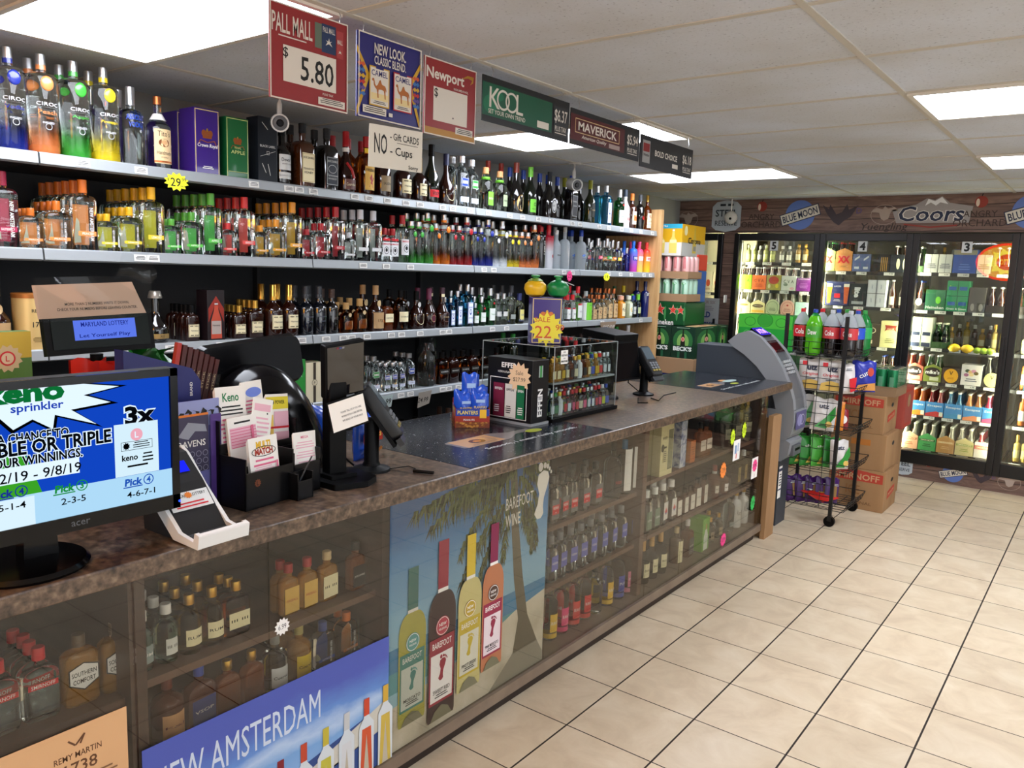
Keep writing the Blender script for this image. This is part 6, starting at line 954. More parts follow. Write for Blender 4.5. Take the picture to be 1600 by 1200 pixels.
# slip tray with play slips
t = thing('slip_holder', 'black stepped holder full of pink lottery play slips', 'slip holder', (-.39, -1.32, ZT), .12); HB = mat('#0c0c0e', rough=.28, spec=.3)
def pocket(x0, x1, y0, y1, h): 
    for b in ((x0, x1, y0, y0+.004, 0, h), (x0, x1, y1-.004, y1, 0, h), (x0, x0+.004, y0, y1, 0, h), (x1-.004, x1, y0, y1, 0, h*.72), (x0, x1, y0, y1, 0, .005)): mb.box(*b, HB)
mb = MB(); pocket(-.05, .05, -.15, .02, .14); pocket(-.10, -.05, -.15, .02, .23); pocket(-.05, .045, .025, .13, .125); pocket(-.10, -.05, .025, .13, .2); pocket(.05, .085, .0, .06, .075); a = Art(mb, (.0505, -.11, .07)); a.burst(0, 0, .012, .008, 10, mat('#6a3418')); a.text('L', 0, 0, .012, HB); mb.out('holder', t)
PK = mat('#d96a8c', rough=.6); PKL = mat('#e7b3c2', rough=.6)
def slip(label, x, y, z, w, h, tilt, fn, n=6):
    s = MB(); s.T = Matrix.Translation((x, y, z)) @ Matrix.Rotation(tilt, 4, 'X') @ Matrix.Rotation(-.12, 4, 'Y')
    for i in range(n): s.box(-.0016*i-.0012, -.0016*i, -w/2, w/2, -h/2, h/2-.002*i, PAPER)
    a = Art(s, (.0003, 0, 0)); fn(a, w, h); o = s.out('play_slip_stack'); o.parent = None; o.location = (-.39, -1.32, ZT); o.rotation_euler = (0, 0, .12); tag(o, label, 'play slips', 'lottery play slips in the black holder')
GR = mat('#1a7a4a')
slip('stack of play slips headed with a green word, back left of the holder', -.07, -.09, .23, .1, .17, -.03, lambda a, w, h: (a.text('Keno', 0, h*.33, .024, GR, w=.055, bold=.02), a.lines(0, h*.2, .08, .03, 3, INK), a.lines(0, h*.0, .085, .07, 6, PK)))
slip('stack of play slips with blue oval heading, back right of the left group', -.085, -.0, .24, .075, .16, .03, lambda a, w, h: (a.ell(.005, h*.3, .028, .014, mat('#6f86d8')), a.lines(0, h*.18, .06, .07, 7, PK)))
slip('loose pale play slip tilted to the right', -.045, -.012, .19, .075, .17, -.25, lambda a, w, h: (a.cr(0, h*.35, .06, .02, PKL), a.lines(0, h*.2, .06, .1, 8, PKL)), 1)
slip('pink and white play slips in front of the green headed stack', -.04, -.075, .165, .1, .14, .02, lambda a, w, h: (a.lines(0, h*.42, .07, .012, 1, INK), a.cr(0, h*.1, .09, .055, PKL), [a.cr(0, h*.26-.008*i, .088, .002, PK) for i in range(7)], a.cr(.03, h*.1, .008, .055, PK)))
slip('front stack of play slips with gold and black heading', .035, -.07, .105, .1, .165, .0, lambda a, w, h: (a.text('MULTI', 0, h*.37, .02, mat('#e0b21c'), w=.05, bold=.05), a.text('MATCH', 0, h*.26, .018, mat('#a5331f'), w=.062, bold=.05), a.ring(0, h*.26, .042, .014, .002, INK), a.lines(0, h*.15, .08, .025, 2, PK), [a.lines(-.005, h*.02-.016*i, .07, .012, 2, PKL) for i in range(5)], a.cr(.04, -h*.2, .006, .09, PK)))
slip('yellow topped play slips in the right rear pocket', -.07, .075, .175, .085, .2, -.08, lambda a, w, h: (a.rect(-w/2, h*.28, w, h*.18, mat('#e3d23a')), a.ell(-.02, h*.38, .008, .008, INK), a.text('POWER', .01, h*.38, .011, INK, w=.035), a.rect(-w/2, -h*.3, w*.3, h*.5, mat('#e8c05a')), a.cr(.014, h*.12, .055, .05, PKL), a.rect(-w/2, h*.0, w, .006, REDB), a.cr(.014, -h*.2, .055, .06, PKL)), 10)
slip('pale pink play slip in the right front pocket', .03, .085, .1, .088, .15, -.05, lambda a, w, h: (a.text('MEGA', 0, h*.4, .008, PK), [a.lines(0, h*.32-.028*i, .075, .022, 3, PKL) for i in range(4)]), 3)
mb = MB(); mb.tube([(.06, .02, .03), (.09, .05, .12)], .0025, mat('#3a3c40', rough=.3)); o = mb.out('pen'); o.location = (-.39, -1.32, ZT); o.rotation_euler = (0, 0, .12); tag(o, 'thin pen standing in the small front pocket of the slip holder', 'pen')
# tilted pole screen with a paper note
t = thing('pole_screen', 'tilted black customer screen on a post with a paper note below', 'customer screen', (-.40, -1.10, ZT), -.15)
mb = MB(); mb.prism([(-.08, -.09), (.1, -.06), (.12, .04), (.08, .1), (-.06, .1), (-.1, .02)], 'z', 0, .018, BLACK); mb.prism([(-.05, -.05), (.05, -.04), (.05, .05), (-.04, .05)], 'z', .018, .03, BLACK); mb.out('foot', t, bevel=.004)
mb = MB(); mb.box(-.022, .022, -.03, .03, .02, .34, BLACK); mb.out('post', t, bevel=.004)
Q = Matrix.Translation((.03, .015, .35)) @ Matrix.Rotation(.18, 4, 'Y') @ Matrix.Rotation(.12, 4, 'X') @ Matrix.Diagonal((1, .76, .7, 1))
mb = MB(); mb.T = Q; mb.box(-.03, -.002, -.085, .095, -.13, .11, BLACK); mb.out('housing', t, bevel=.005)
mb = MB(); mb.T = Q; mb.box(-.002, .0, -.075, .088, -.12, .1, mat('#141316', rough=.06, coat=1.)); a = Art(mb, (.0004, 0, 0)); [a.cr(-.03+.012*i, .092, .01, .008, mat(c)) for i, c in enumerate(('#7a2a3a', '#3a4a8a', '#8a8a90'))]; mb.out('screen', t)
mb = MB(); mb.T = Matrix.Translation((.06, .01, .205)) @ Matrix.Rotation(-.05, 4, 'Y') @ Matrix.Rotation(.2, 4, 'X') @ Matrix.Scale(.72, 4); mb.box(-.003, -.001, -.085, .095, -.05, .085, BLACK); a = Art(mb, (0, .005, .018)); plate(a, mb, [(-.085, .06), (.085, .06), (.085, -.06), (-.085, -.06)], PAPER, .0006); [a.text(s, .015, .012-.018*i, .008, INK, w=.1) for i, s in enumerate(('PLEASE TELL US IF YOU ARE', 'PAYING WITH A CARD BEFORE', 'WE RING UP YOUR SALE'))]
o = mb.out('paper_note', t)
o['label'] = 'white paper note with three lines'
# card readers on stalks
def reader(name, label, loc, rz, tilt=.75, s=1.):
    t = thing(name, label, 'card reader', loc, rz)
    mb = MB(); mb.lathe([(.062*s, 0), (.06*s, .008), (.03*s, .018), (.024*s, .03), (.024*s, .15*s), (.02*s, .17*s)], BLACK, 22); mb.out('stand', t)
    Q = Matrix.Translation((.03*s, .0, .195*s)) @ Matrix.Rotation(tilt, 4, 'Y')
    mb = MB(); mb.T = Q; mb.loft([(-.018*s, .085*s, .19*s, .012), (.012*s, .088*s, .2*s, .014), (.02*s, .08*s, .19*s, .014)], mat('#17181a', rough=.35), 4); mb.box(-.115*s, .115*s, -.05*s, .05*s, -.03*s, -.018*s, BLACK); mb.out('body', t)
    mb = MB(); mb.T = Q; mb.box(-.085*s, -.005*s, -.036*s, .036*s, .0201*s, .022*s, mat('#4a555c', rough=.15)); mb.out('screen', t)
    mb = MB(); mb.T = Q
    for i in range(3):
        for j in range(4): mb.cbox((.02*s+.016*j*s, (-.024+.024*i)*s, .022*s), (.011*s, .017*s, .004), mat('#8a7a3a' if j == 3 else '#6b6e72', rough=.4))
    mb.out('keypad', t)
    mb = MB(); mb.T = Q; mb.box(.1*s, .125*s, -.045*s, .045*s, -.012*s, .006*s, mat('#26282b', rough=.4)); mb.out('card_slot', t)
    mb = MB(); mb.tube([(-.02, 0, .17*s), (-.08*s, -.03, .16*s), (-.1*s, -.02, .06*s), (-.06*s, .03, .008)], .0035, BLACK); mb.out('cable', t)
reader('card_reader', 'black card reader on a short post beside the pole screen', (-.42, -.93, ZT), .75, .95)
reader('card_reader', 'black card reader with grey screen at the far register', (-.60, 1.25, ZT), -.2, .9, .95)
mb = MB(); mb.tube([(-.30, -.86, ZT+.006), (-.235, -.835, ZT+.007)], .0055, BLACK); o = tag(mb.out('pen'), 'black pen on a cord lying by the foot of the card reader', 'pen')
mb = MB(); mb.tube([(-.38, -.9, ZT+.004), (-.36, -.82, ZT+.004), (-.32, -.83, ZT+.004), (-.301, -.86, ZT+.006)], .0015, BLACK); mb.out('cord', o)
# far register screen
t = thing('register_screen', 'black register screen seen edge on behind the clear cube', 'register', (-.68, .98, ZT), -.1)
mb = MB(); mb.lathe([(.07, 0), (.065, .012), (.03, .02), (.025, .12)], BLACK, 20); mb.out('foot', t)
mb = MB(); mb.T = Matrix.Translation((.03, 0, .2)) @ Matrix.Rotation(-.16, 4, 'Y'); mb.box(-.03, .02, -.02, .22, -.11, .1, BLACK); mb.box(.02, .022, -.01, .21, -.1, .09, GLOSSBLACK); mb.out('screen', t, bevel=.004)
mb = MB(); mb.T = Matrix.Translation((-.08, .1, .33)) @ Matrix.Rotation(.1, 4, 'Y'); mb.box(-.1, .12, -.1, .12, -.02, .02, BLACK); mb.out('rear_display', t, bevel=.005)
mb = MB(); mb.box(-.12, -.06, .05, .15, .01, .31, BLACK); mb.out('rear_post', t)
mb = MB(); mb.tube([(-.5, 1.15, ZT+.004), (-.43, 1.1, ZT+.004), (-.45, 1.2, ZT+.02), (-.42, 1.28, ZT+.03)], .003, BLACK); mb.tube([(-.55, 1.1, ZT+.004), (-.47, .95, ZT+.004), (-.44, 1.0, ZT+.004)], .003, BLACK); tag(mb.out('cable'), 'black cables looping on the worktop by the far register', 'cable')
# peanuts
PB = mat('#1f4fc0', rough=.25, coat=.3)
def bagmesh(mb, w, h, d, m, sh=0.):
    def f(u, v, s): 
        k = math.sin(math.pi*min(1, max(0, u)))**.5*math.sin(math.pi*min(1, max(0, v)))**.45
        return (s*d/2*k*(1+.12*math.sin(9*u+7*v)), -w/2+w*u+sh*v, h*v+.006*math.sin(11*u)*v)
    mb.grid(lambda u, v: f(u, v, 1), 14, 14, m); mb.grid(lambda u, v: f(1-u, v, -1), 14, 14, m)
def snackbag(name, label, loc, rz, w, h, d, m, fn, tilt=0., group=None, cat='snack bag', sh=0., roll=0.):
    mb = MB(); bagmesh(mb, w, h, d, m, sh); a = Art(mb, (d/2+.004, 0, h/2)); fn(a, w, h); o = mb.out(name); o.location = loc; o.rotation_euler = (roll, tilt, rz); return tag(o, label, cat, group)
def nuts(a, w, h):
    a.rect(-w*.42, -h*.12, w*.84, h*.2, mat('#a5281c', rough=.3)); a.text('PLANTERS', 0, h*.02, h*.09, mat('#e7d25a'), w=w*.7, bold=.02)
    for i in range(14): a.ell(random.uniform(-.36, .36)*w, -h*random.uniform(.2, .38), w*.07, w*.05, mat('#c58a3c' if i % 2 else '#9a5f24', rough=.4), 10)
snackbag('peanut_bag', 'blue peanut bag standing between the pole screen and the card reader', (-.6, -.98, ZT), .35, .19, .2, .07, PB, nuts)
snackbag('peanut_bag', 'second blue peanut bag behind the card reader post', (-.56, -.83, ZT), .2, .13, .16, .06, PB, nuts)
t = thing('peanut_display_box', 'printed open box of blue peanut bags on the speckled mat', 'display box', (-.705, -.10, ZT), -.78); NB = mat('#7e3f22', rough=.5)
mb = MB()
for b in ((-.085, .085, -.072, -.07, 0, .08), (-.085, .085, .07, .072, 0, .08), (-.087, -.085, -.072, .072, 0, .1), (.085, .087, -.072, .072, 0, .08), (-.085, .085, -.07, .07, 0, .003)): mb.box(*b, mat('#9a2f20', rough=.45))
for o_, u_ in (((.0873, 0, 0), (0, 1, 0)), ((0, -.0723, 0), (1, 0, 0))):
    a = Art(mb, o_, u_); W_ = .07
    a.rect(-W_, .05, 2*W_, .03, BLUEC); a.text('PLANTERS', -.02, .065, .016, mat('#e7d25a'), w=.085, bold=.02); a.rect(W_-.04, .042, .028, .036, mat('#e8b52a')); a.rect(-W_, .0, 2*W_, .026, NB)
    for i in range(34): a.ell(random.uniform(-.95, .95)*W_, random.uniform(.004, .026), .006, .004, mat(('#c58a3c', '#8a5222', '#b3702c')[i % 3], rough=.4), 8)
    a.text('PEANUTS', -.015, .036, .008, WHITE)
mb.out('carton', t)
for i, (x, y, hh, r) in enumerate(((-.03, -.035, .13, .1), (-.03, .035, .15, -.1), (.03, -.03, .12, .2), (.035, .035, .13, 0), (-.05, .0, .2, .05))):
    snackbag('peanut_bag', ['blue peanut bag in the printed box, rear left', 'blue peanut bag in the printed box, rear right', 'blue peanut bag in the printed box, front left', 'blue peanut bag in the printed box, front right', 'tallest blue peanut bag standing up at the back of the box'][i], (-.705+x*.7+y*.7, -.10-x*.7+y*.7, ZT+.012), -.78+r, .075, hh, .05, PB, lambda a, w, h: (a.text('PLANTERS', 0, h*.05, h*.08, mat('#e7d25a'), w=w*.7), a.cr(0, h*.25, w*.5, h*.1, mat('#9fc0e8')), a.cr(w*.2, -h*.15, w*.25, h*.15, mat('#e8b52a'))), 0, 'blue peanut bags in the printed box')
# black gift box with sale star
t = thing('gift_box', 'black vodka gift box pictured with three bottles on the mat', 'gift box', (-.605, .095, ZT+.012)); KB = mat('#101114', rough=.3)
mb = MB(); mb.box(-.12, .12, -.06, .06, 0, .27, KB); mb.out('carton', t, bevel=.0015)
mb = MB(); a = Art(mb, (0, -.0605, .135), (1, 0, 0)); a.text('EFFEN', .0, .105, .022, WHITE, w=.09, bold=.03); a.text('VODKA & FLAVORED VODKA', 0, .075, .009, WHITE, w=.13); a.frame(-.105, -.125, .2, .175, .003, WHITE)
for x, c, k in ((-.085, '#74203a', WHITE), (-.02, '#d3d1c8', INK), (.045, '#176a42', WHITE)): a.rect(x, -.12, .06 if x < .04 else .04, .145, mat(c, rough=.4)); a.text('EFFEN', x+.028 if x < .04 else x+.02, -.0, .011, k, w=.04 if x < .04 else .03, bold=.02); a.lines(x+.02, -.07, .03, .035, 4, k)
mb.out('front_print', t)
mb = MB(); a = Art(mb, (.1205, 0, .135)); a.text('EFFEN', .0, -.05, .035, WHITE, w=.12, bold=.04, rot=math.pi/2); a.rect(-.015, .06, .03, .05, mat('#8d9a94')); a.cr(.0, .085, .012, .05, GRN); mb.out('side_print', t)
mb = MB(); mb.box(-.73, -.48, .03, .16, ZT+.0013, ZT+.0118, mat('#8f9294', rough=.5)); tag(mb.out('box_base'), 'grey flat base under the black vodka gift box', 'base')
star_note('tan star price note reading 27.99 stuck on the black gift box', (-.55, .0305, ZT+.205), 0, .125, .135, BEIGE, [('Sale', -.0, .02, .018, .04), ('$27.99', .0, -.01, .02, .065)], mat('#5a5048'), 13, u=(1, 0, 0))
# clear acrylic display cube full of miniatures
cu = thing('display_cube', 'clear acrylic display cube full of miniature bottles', 'display case', (-.675, .45, ZT)); hx, hy, H = .2, .27, .332
mb = MB(); mb.box(-hx-.005, hx+.01, -hy-.01, hy+.01, .0013, .018, BLACK); mb.out('base', cu)
mb = MB()
for b in ((hx-.004, hx, -hy, hy, .018, H), (-hx, hx, -hy, -hy+.004, .018, H), (-hx, hx, hy-.004, hy, .018, H), (-hx, hx, -hy, hy, H-.004, H)): mb.box(*b, ACRYL)
mb.out('acrylic_hood', cu)
ED = mat('#cfd6d8', rough=.2, trans=.4)
mb = MB()
for (x, y) in ((hx, -hy), (hx, hy), (-hx, -hy), (-hx, hy)): mb.box(x-.0015, x+.0008, y-.0015, y+.0015, .018, H, ED)
for y in (-hy, hy): mb.box(-hx, hx, y-.0015, y+.0015, H-.002, H+.0008, ED)
for x in (-hx, hx): mb.box(x-.0015, x+.0008, -hy, hy, H-.002, H+.0008, ED)
mb.out('edge_strips', cu)
mb = MB(); mb.box(-hx+.006, hx-.006, -hy+.006, hy-.006, .165, .172, mat('#9da1a2', rough=.4)); mb.out('shelf', cu)
mb = MB(); a = Art(mb, (hx+.0006, -hy+.075, .285)); a.cr(0, 0, .055, .06, PAPER); a.text('ASK', 0, .022, .008, INK); a.text('ASSISTANCE', 0, .008, .009, INK, w=.048, bold=.02); a.text('FOR', 0, -.006, .006, INK); a.text('MINIATURES', 0, -.019, .009, INK, w=.048, bold=.02); mb.out('notice', cu)
for i, (g, c, l, sh) in enumerate(((CLEAR, SILVER, '#cfd4d4', 'r'), (HONEY, GOLD, '#d9c998', 'f'), (AMBERD, BLACK, '#2a2a2a', 'f'), (CLEAR, REDB, '#c23a3a', 'r'), (glass('#b8d8a8'), GRN, '#3a7a4a', 'r'), (CLEAR, BLUEC, '#4a5ab0', 'r'), (HONEY, YEL, '#c9a22c', 'f'), (DARK, GOLD, '#d6cba6', 'r'), (mat('#d8d8d6', rough=.3), YEL, '#e3e3df', 'r'), (CLEAR, WHITE, '#c9d23a', 'r'), (glass('#d88a9a'), REDB, '#d05070', 'r'))):
    plain('tiny_%d' % i, .105, .034, g, c, mat(l), '', shape=sh, d=.028, cr=.0085, lh=.34); KINDS['tiny_%d' % i] = (KINDS['tiny_%d' % i][0], 'miniature_bottle', 'miniature bottle')
TN = ['clear miniature with silver cap', 'golden miniature with gold cap', 'brown miniature with black label', 'clear miniature with red cap', 'pale green miniature', 'clear miniature with blue cap', 'golden miniature with yellow cap', 'dark miniature with cream label', 'white miniature with yellow cap', 'clear miniature with lime label', 'pink miniature with red cap']
def minis(z, x, seq, where):
    n = len(seq); seen = {}
    for i, k in enumerate(seq):
        seen[k] = seen.get(k, 0)+1; tot = seq.count(k)
        put('tiny_%d' % k, (-.675+x, .45-hy+.035+(2*hy-.07)*i/(n-1), ZT+z), random.uniform(-.2, .2), '%s%s in the clear cube, %s' % (TN[k], '' if tot == 1 else ', %s from the left' % ['first', 'second', 'third', 'fourth', 'fifth'][seen[k]-1], where), 'miniatures in the clear cube')
minis(.1725, .165, [1, 1, 6, 7, 2, 7, 8, 2, 1, 5, 6, 3, 0, 0], 'upper front row'); minis(.1725, .12, [6, 2, 1, 4, 1, 5, 0, 2, 1, 6, 4, 0, 0], 'upper second row')
minis(.0185, .165, [0, 4, 8, 3, 0, 10, 3, 7, 10, 0, 0, 3, 10, 9, 5], 'lower front row'); minis(.0185, .12, [4, 0, 5, 0, 9, 3, 0, 1, 10, 0, 4, 5, 9, 0], 'lower second row'); minis(.0185, .07, [2, 1, 9, 0, 3, 5, 4, 0, 10], 'lower third row')
for y, k in ((-.2, 'green_cap_t'), (-.12, 'yellow_cap'), (-.05, 'dark_slim')): pass
# purple gift box, price star, citrus juice on top
t = put('crown_box_small', (-0.621, 0.305, ZT+H+.0015), -.8, 'purple gift box standing on the clear cube')
t.scale = (1, 1.2, 1)
star_note('yellow star price note reading 22.99 on the purple box', (-0.621+.0535*math.cos(.8), 0.305-.0535*math.sin(.8), ZT+H+.07), 0, .155, .15, mat('#dfd03c', rough=.6), [('SALE', -.02, .04, .022, .07), ('22', -.015, -.015, .055, .075), ('99', .06, .005, .025, .04)], mat('#c4502a'), 14, u=(math.sin(.8), math.cos(.8), 0))
def squeeze(label, y, m, top):
    t = thing('squeeze_bottle', label, 'juice bottle', (-0.621+(y-.49)*.7, 0.305+(y-.49)*.7, ZT+H+.0015+.207), 0)
    mb = MB(); mb.lathe([(.02, 0), (.04, .01), (.051, .035), (.048, .055), (.03, .072), (.014, .078)], m, 22); mb.out('body', t)
    mb = MB(); mb.lathe([(.013, .076), (.013, .088), (.02, .09), (.02, .096), (.012, .098)], top, 14); mb.out('cap', t)
    return t
t = squeeze('yellow lemon shaped juice bottle on the purple box', .44, mat('#dcae1e', rough=.3), mat('#2d8a3c', rough=.4)); mb = MB(); mb.lathe([(.034, .07), (.036, .072), (.02, .082)], mat('#7f9a3a', rough=.5), 7, caps=False); mb.out('leaf_collar', t)
t = squeeze('green lime shaped juice bottle on the purple box', .545, mat('#0f7a3c', rough=.3), mat('#1f8a44', rough=.4)); mb = MB(); mb.tube([(.0, .02, .075), (.01, .06, .066), (.02, .1, .055)], .0018, LGREY); mb.out('tag_string', t)

# ---------------------------------------------------------------- walk-in cooler doors and the stock behind them
DG = pane_mat('cooler_door_glass', '#f2f4f2', 1.52); FRM = mat('#0c0d0f', rough=.35); ZB, ZTP = .13, 2.065
INT = mat('#4a4841', rough=.7); SHK = mat('#1d1e1f', rough=.5)
mb = MB(); mb.box(-2.6, 3.1, YB+1.15, YB+1.18, .0, 2.3, INT); struct(mb.out('wall_cooler'))
mb = MB(); mb.box(-3.2, -1.62, YB+.72, YB+.75, 0, 2.3, mat('#cfc7ad', rough=.7)); struct(mb.out('wall_cooler'))  # pale panel added; its cream colour stands in for a lit back wall
DL = {0: '6', 1: '5', 2: '4', 3: '3', 4: '2', 5: '1'}
for i, (x0, x1) in enumerate(DOORX):
    n = 6-i; t = thing('door_%d' % n, 'black framed cooler door number %d' % n, 'cooler door', ((x0+x1)/2, YB, 0)); struct(t); w = (x1-x0)/2
    mb = MB()
    for b in ((-w+.0004, -w+.05, ZB, ZTP), (w-.05, w-.0004, ZB, ZTP), (-w+.05, w-.05, ZB, ZB+.105), (-w+.05, w-.05, ZTP-.065, ZTP)): mb.box(b[0], b[1], -.03, .05, b[2], b[3], FRM)
    mb.out('frame', t, bevel=.004)
    mb = MB(); mb.box(-w+.05, w-.05, -.004, .004, ZB+.105, ZTP-.065, DG); mb.out('glass', t)
    mb = MB(); mb.box(w-.035, w-.02, -.06, -.03, .85, 1.25, FRM); mb.out('handle', t)
    if 1 <= i <= 4:
        mb = MB(); a = Art(mb, (-.02 if n != 3 else .02, -.0305+.026, ZTP-.065-.045), (1, 0, 0)); a.cr(0, 0, .075, .09, mat('#c9cdce')); a.text(str(n), 0, 0, .07, INK, bold=.04); mb.out('number_sticker', t)
TUBE = mat('#fbf6d2', emit=COOLER_LEVEL, spec=0.)
for x in (-1.555, -.762, -.004, .755, 1.515):
    mb = MB(); mb.T = Matrix.Translation((x+.012, YB+.066, 0)); mb.lathe([(.013, .25), (.013, 1.98)], TUBE, 10); t = tag(mb.out('cooler_lamp'), {-1.555: 'upright lamp tube inside the cooler left of door five', -.762: 'upright lamp tube between doors five and four', -.004: 'upright lamp tube between doors four and three', .755: 'upright lamp tube right of door three', 1.515: 'upright lamp tube in the last door'}[x], 'lamp')
for x0, x1 in DOORX[:1]:
    mb = MB(); mb.T = Matrix.Translation((-1.655, YB+.075, 0)); mb.lathe([(.013, 1.2), (.013, 1.98)], TUBE, 10); tag(mb.out('cooler_lamp'), 'upright lamp tube in the cooler door behind the beer stack', 'lamp')
def rack(label, x0, x1, zs, tags):
    t = thing('cooler_rack', label, 'rack', ((x0+x1)/2, YB+.4, 0)); w = (x1-x0)/2-.03
    for sx in (-w, w):
        for y in (-.29, .3):
            mb = MB(); mb.box(sx-.008, sx+.008, y-.008, y+.008, 0, 2.0, SHK); mb.out('post', t)
    for z in zs:
        mb = MB(); mb.box(-w, w, -.3, -.285, z-.03, z-.002, SHK)
        for k in range(19): xx = -w+2*w*k/18; mb.box(xx-.003, xx+.003, -.285, .3, z-.008, z-.002, SHK)
        mb.box(-w, w, .29, .3, z-.02, z-.002, SHK); sh = mb.out('shelf', t)
        for x in tags:
            mb = MB(); a = Art(mb, (x*w, -.3015, z-.016), (1, 0, 0)); a.cr(0, 0, .085, .026, mat('#d9dad2')); a.text('9.99', .015, 0, .013, INK); o = mb.out('price_tag', sh)
D3 = [1.748, 1.433, 1.118, .83, .536, .235]; D4 = [1.741, 1.435, 1.09, .775, .5, .235]; D5 = [1.807, 1.546, 1.303, 1.0, .7, .4]
rack('black wire rack behind cooler door five', -1.555, -.762, D5, (-.75, -.3, .2, .7)); rack('black wire rack behind cooler door four', -.762, -.004, D4, (-.6, -.1, .55)); rack('black wire rack behind cooler door three', -.004, .755, D3, (-.8, -.4, .0, .4, .8)); rack('black wire rack behind cooler door two', .755, 1.515, D3, (-.7, -.2, .3, .75)); rack('black wire rack in the cooler behind the beer stack', -2.5, -1.67, [1.8, 1.5, 1.2, .8], (.6,))
YK = YB+.175
def carrier(key, w, h, d, m, art, neck=None, cap=WHITE, nz=.075, roof=0., two=True, oval=None):
    def b(r):
        mb = MB()
        if roof: mb.prism([(-w/2, 0), (w/2, 0), (w/2, h-roof), (0, h), (-w/2, h-roof)], 'y', -d/2, -d/2+.004, m); mb.box(-w/2, w/2, -d/2+.004, d/2, 0, h*.5, m)
        elif oval: mb.prism(circ(w/2, 20, 0, h*.52, h*.52), 'y', -d/2, -d/2+.004, m); mb.box(-w/2*.92, w/2*.92, -d/2+.004, d/2, 0, h*.45, m)
        else: mb.box(-w/2, w/2, -d/2, d/2, 0, h, m)
        mb.out('carton', r)
        mb = MB(); a = Art(mb, (0, -d/2-.0004, h/2), (1, 0, 0)); art(a, w, h); mb.out('front_print', r)
        if neck:
            hb = (h-roof if roof else h*.6)
            for j in range(3 if two else 1):
                for s in (-.25, .25):
                    mb = MB(); z0 = h*.4; zt = max(h, hb)+nz; x = s*w; y = -d/2+.035+.055*j; mb.lathe([(.028, z0), (.028, zt-.1), (.0125, zt-.05), (.0115, zt-.012)], neck, 10, c=(x, y)); mb.lathe([(.0135, zt-.012), (.0135, zt)], cap, 10, c=(x, y)); mb.out('bottle', r)
    KINDS[key] = (b, 'drink_carrier', 'drink pack'); WID[key] = w
GB = glass('#3f8a3a'); BB = mat('#3a1c0a', rough=.1, coat=1.); CLB = mat('#a9a894', rough=.15, trans=.5)
def pk(key, m, txt, ink, h=.125, art=None, neck=BB, cap=WHITE, w=.135, **k): carrier(key, w, h, .17, mat(m, rough=.5), (lambda a, w_, h_: ((a.text(txt, 0, h_*.12, h_*.22, ink, w=w_*.7) if txt else None), art(a, w_, h_) if art else None)), neck, cap, **k)
pk('c_lime', '#8fd024', 'C V A', mat('#3f6a1a'), .135, lambda a, w, h: (a.cr(0, 0, .002, h, mat('#c9ec7a')), a.ell(-w*.3, -h*.3, .012, .012, mat('#d9d84a')))); pk('c_orange', '#e8763a', 'C V A', mat('#8a3a18'), .135, lambda a, w, h: a.lines(0, -h*.1, w*.6, h*.25, 3, mat('#b24a1e')))
pk('c_fruit', '#a9a04e', '', INK, .14, lambda a, w, h: (a.ell(.0, h*.15, w*.36, h*.26, mat('#b8483a')), a.ell(w*.25, -h*.22, .016, .02, mat('#d9c83a')), a.ell(-w*.3, -h*.25, .012, .02, mat('#d8d4a0')))); pk('c_white', '#cdd2c8', 'C V A', mat('#4a5448'), .135, lambda a, w, h: (a.ell(-w*.2, -h*.1, .02, .014, mat('#7a8878')), a.ell(w*.25, -h*.35, .02, .012, mat('#d8a8b0')))); pk('c_purple', '#7d2f8c', '', WHITE, .12, lambda a, w, h: (a.text('Lime Cooler', 0, h*.42, h*.1, WHITE, w=w*.8), a.lines(0, h*.1, w*.6, h*.4, 4, mat('#b27ac0'))))
pk('c_house', '#e8d894', '', INK, .15, lambda a, w, h: (a.ell(0, h*.12, w*.36, h*.07, mat('#8a7a3a')), a.ell(-w*.25, -h*.25, .025, .03, mat('#e8854a'))), roof=.045, neck=CLB); pk('c_house2', '#e3d9a0', '', INK, .145, lambda a, w, h: (a.ell(0, h*.1, w*.4, h*.11, mat('#4a3a2a')), a.text('LEMONADE', 0, h*.1, h*.06, CREAM, w=w*.6), a.cr(0, -h*.25, w*.9, h*.15, mat('#e8b84a'))), roof=.035, neck=CLB)
pk('c_oval_g', '#b9c59a', '', INK, .15, lambda a, w, h: (a.ring(0, .0, w*.4, h*.42, .003, mat('#5a6a4a')), a.lines(0, 0, w*.5, h*.2, 3, mat('#5a6a4a'))), oval=1, neck=CLB); pk('c_oval_p', '#d9aa96', '', INK, .15, lambda a, w, h: (a.ring(0, .0, w*.4, h*.42, .003, mat('#9a5a50')), a.ell(0, h*.2, .01, .008, RED), a.lines(0, -h*.0, w*.5, h*.2, 3, mat('#9a5a50'))), oval=1, neck=CLB); pk('c_teal', '#a9ccc4', '', INK, .14, lambda a, w, h: a.ell(w*.2, h*.1, .01, .014, INK), neck=CLB)
def xx(a, w, h): a.text('XX', 0, 0, h*.32, REDB, w=w*.75, bold=.06); a.text('LAGER', 0, -h*.3, h*.08, mat('#6a5a2a'), w=w*.4)
pk('xx_g', '#a9c46a', '', INK, .2, xx, neck=GB, cap=GRN, roof=.03, nz=.05, w=.14); pk('xx_a', '#c98a4a', '', INK, .2, xx, neck=BB, cap=RED, roof=.03, nz=.05, w=.14)
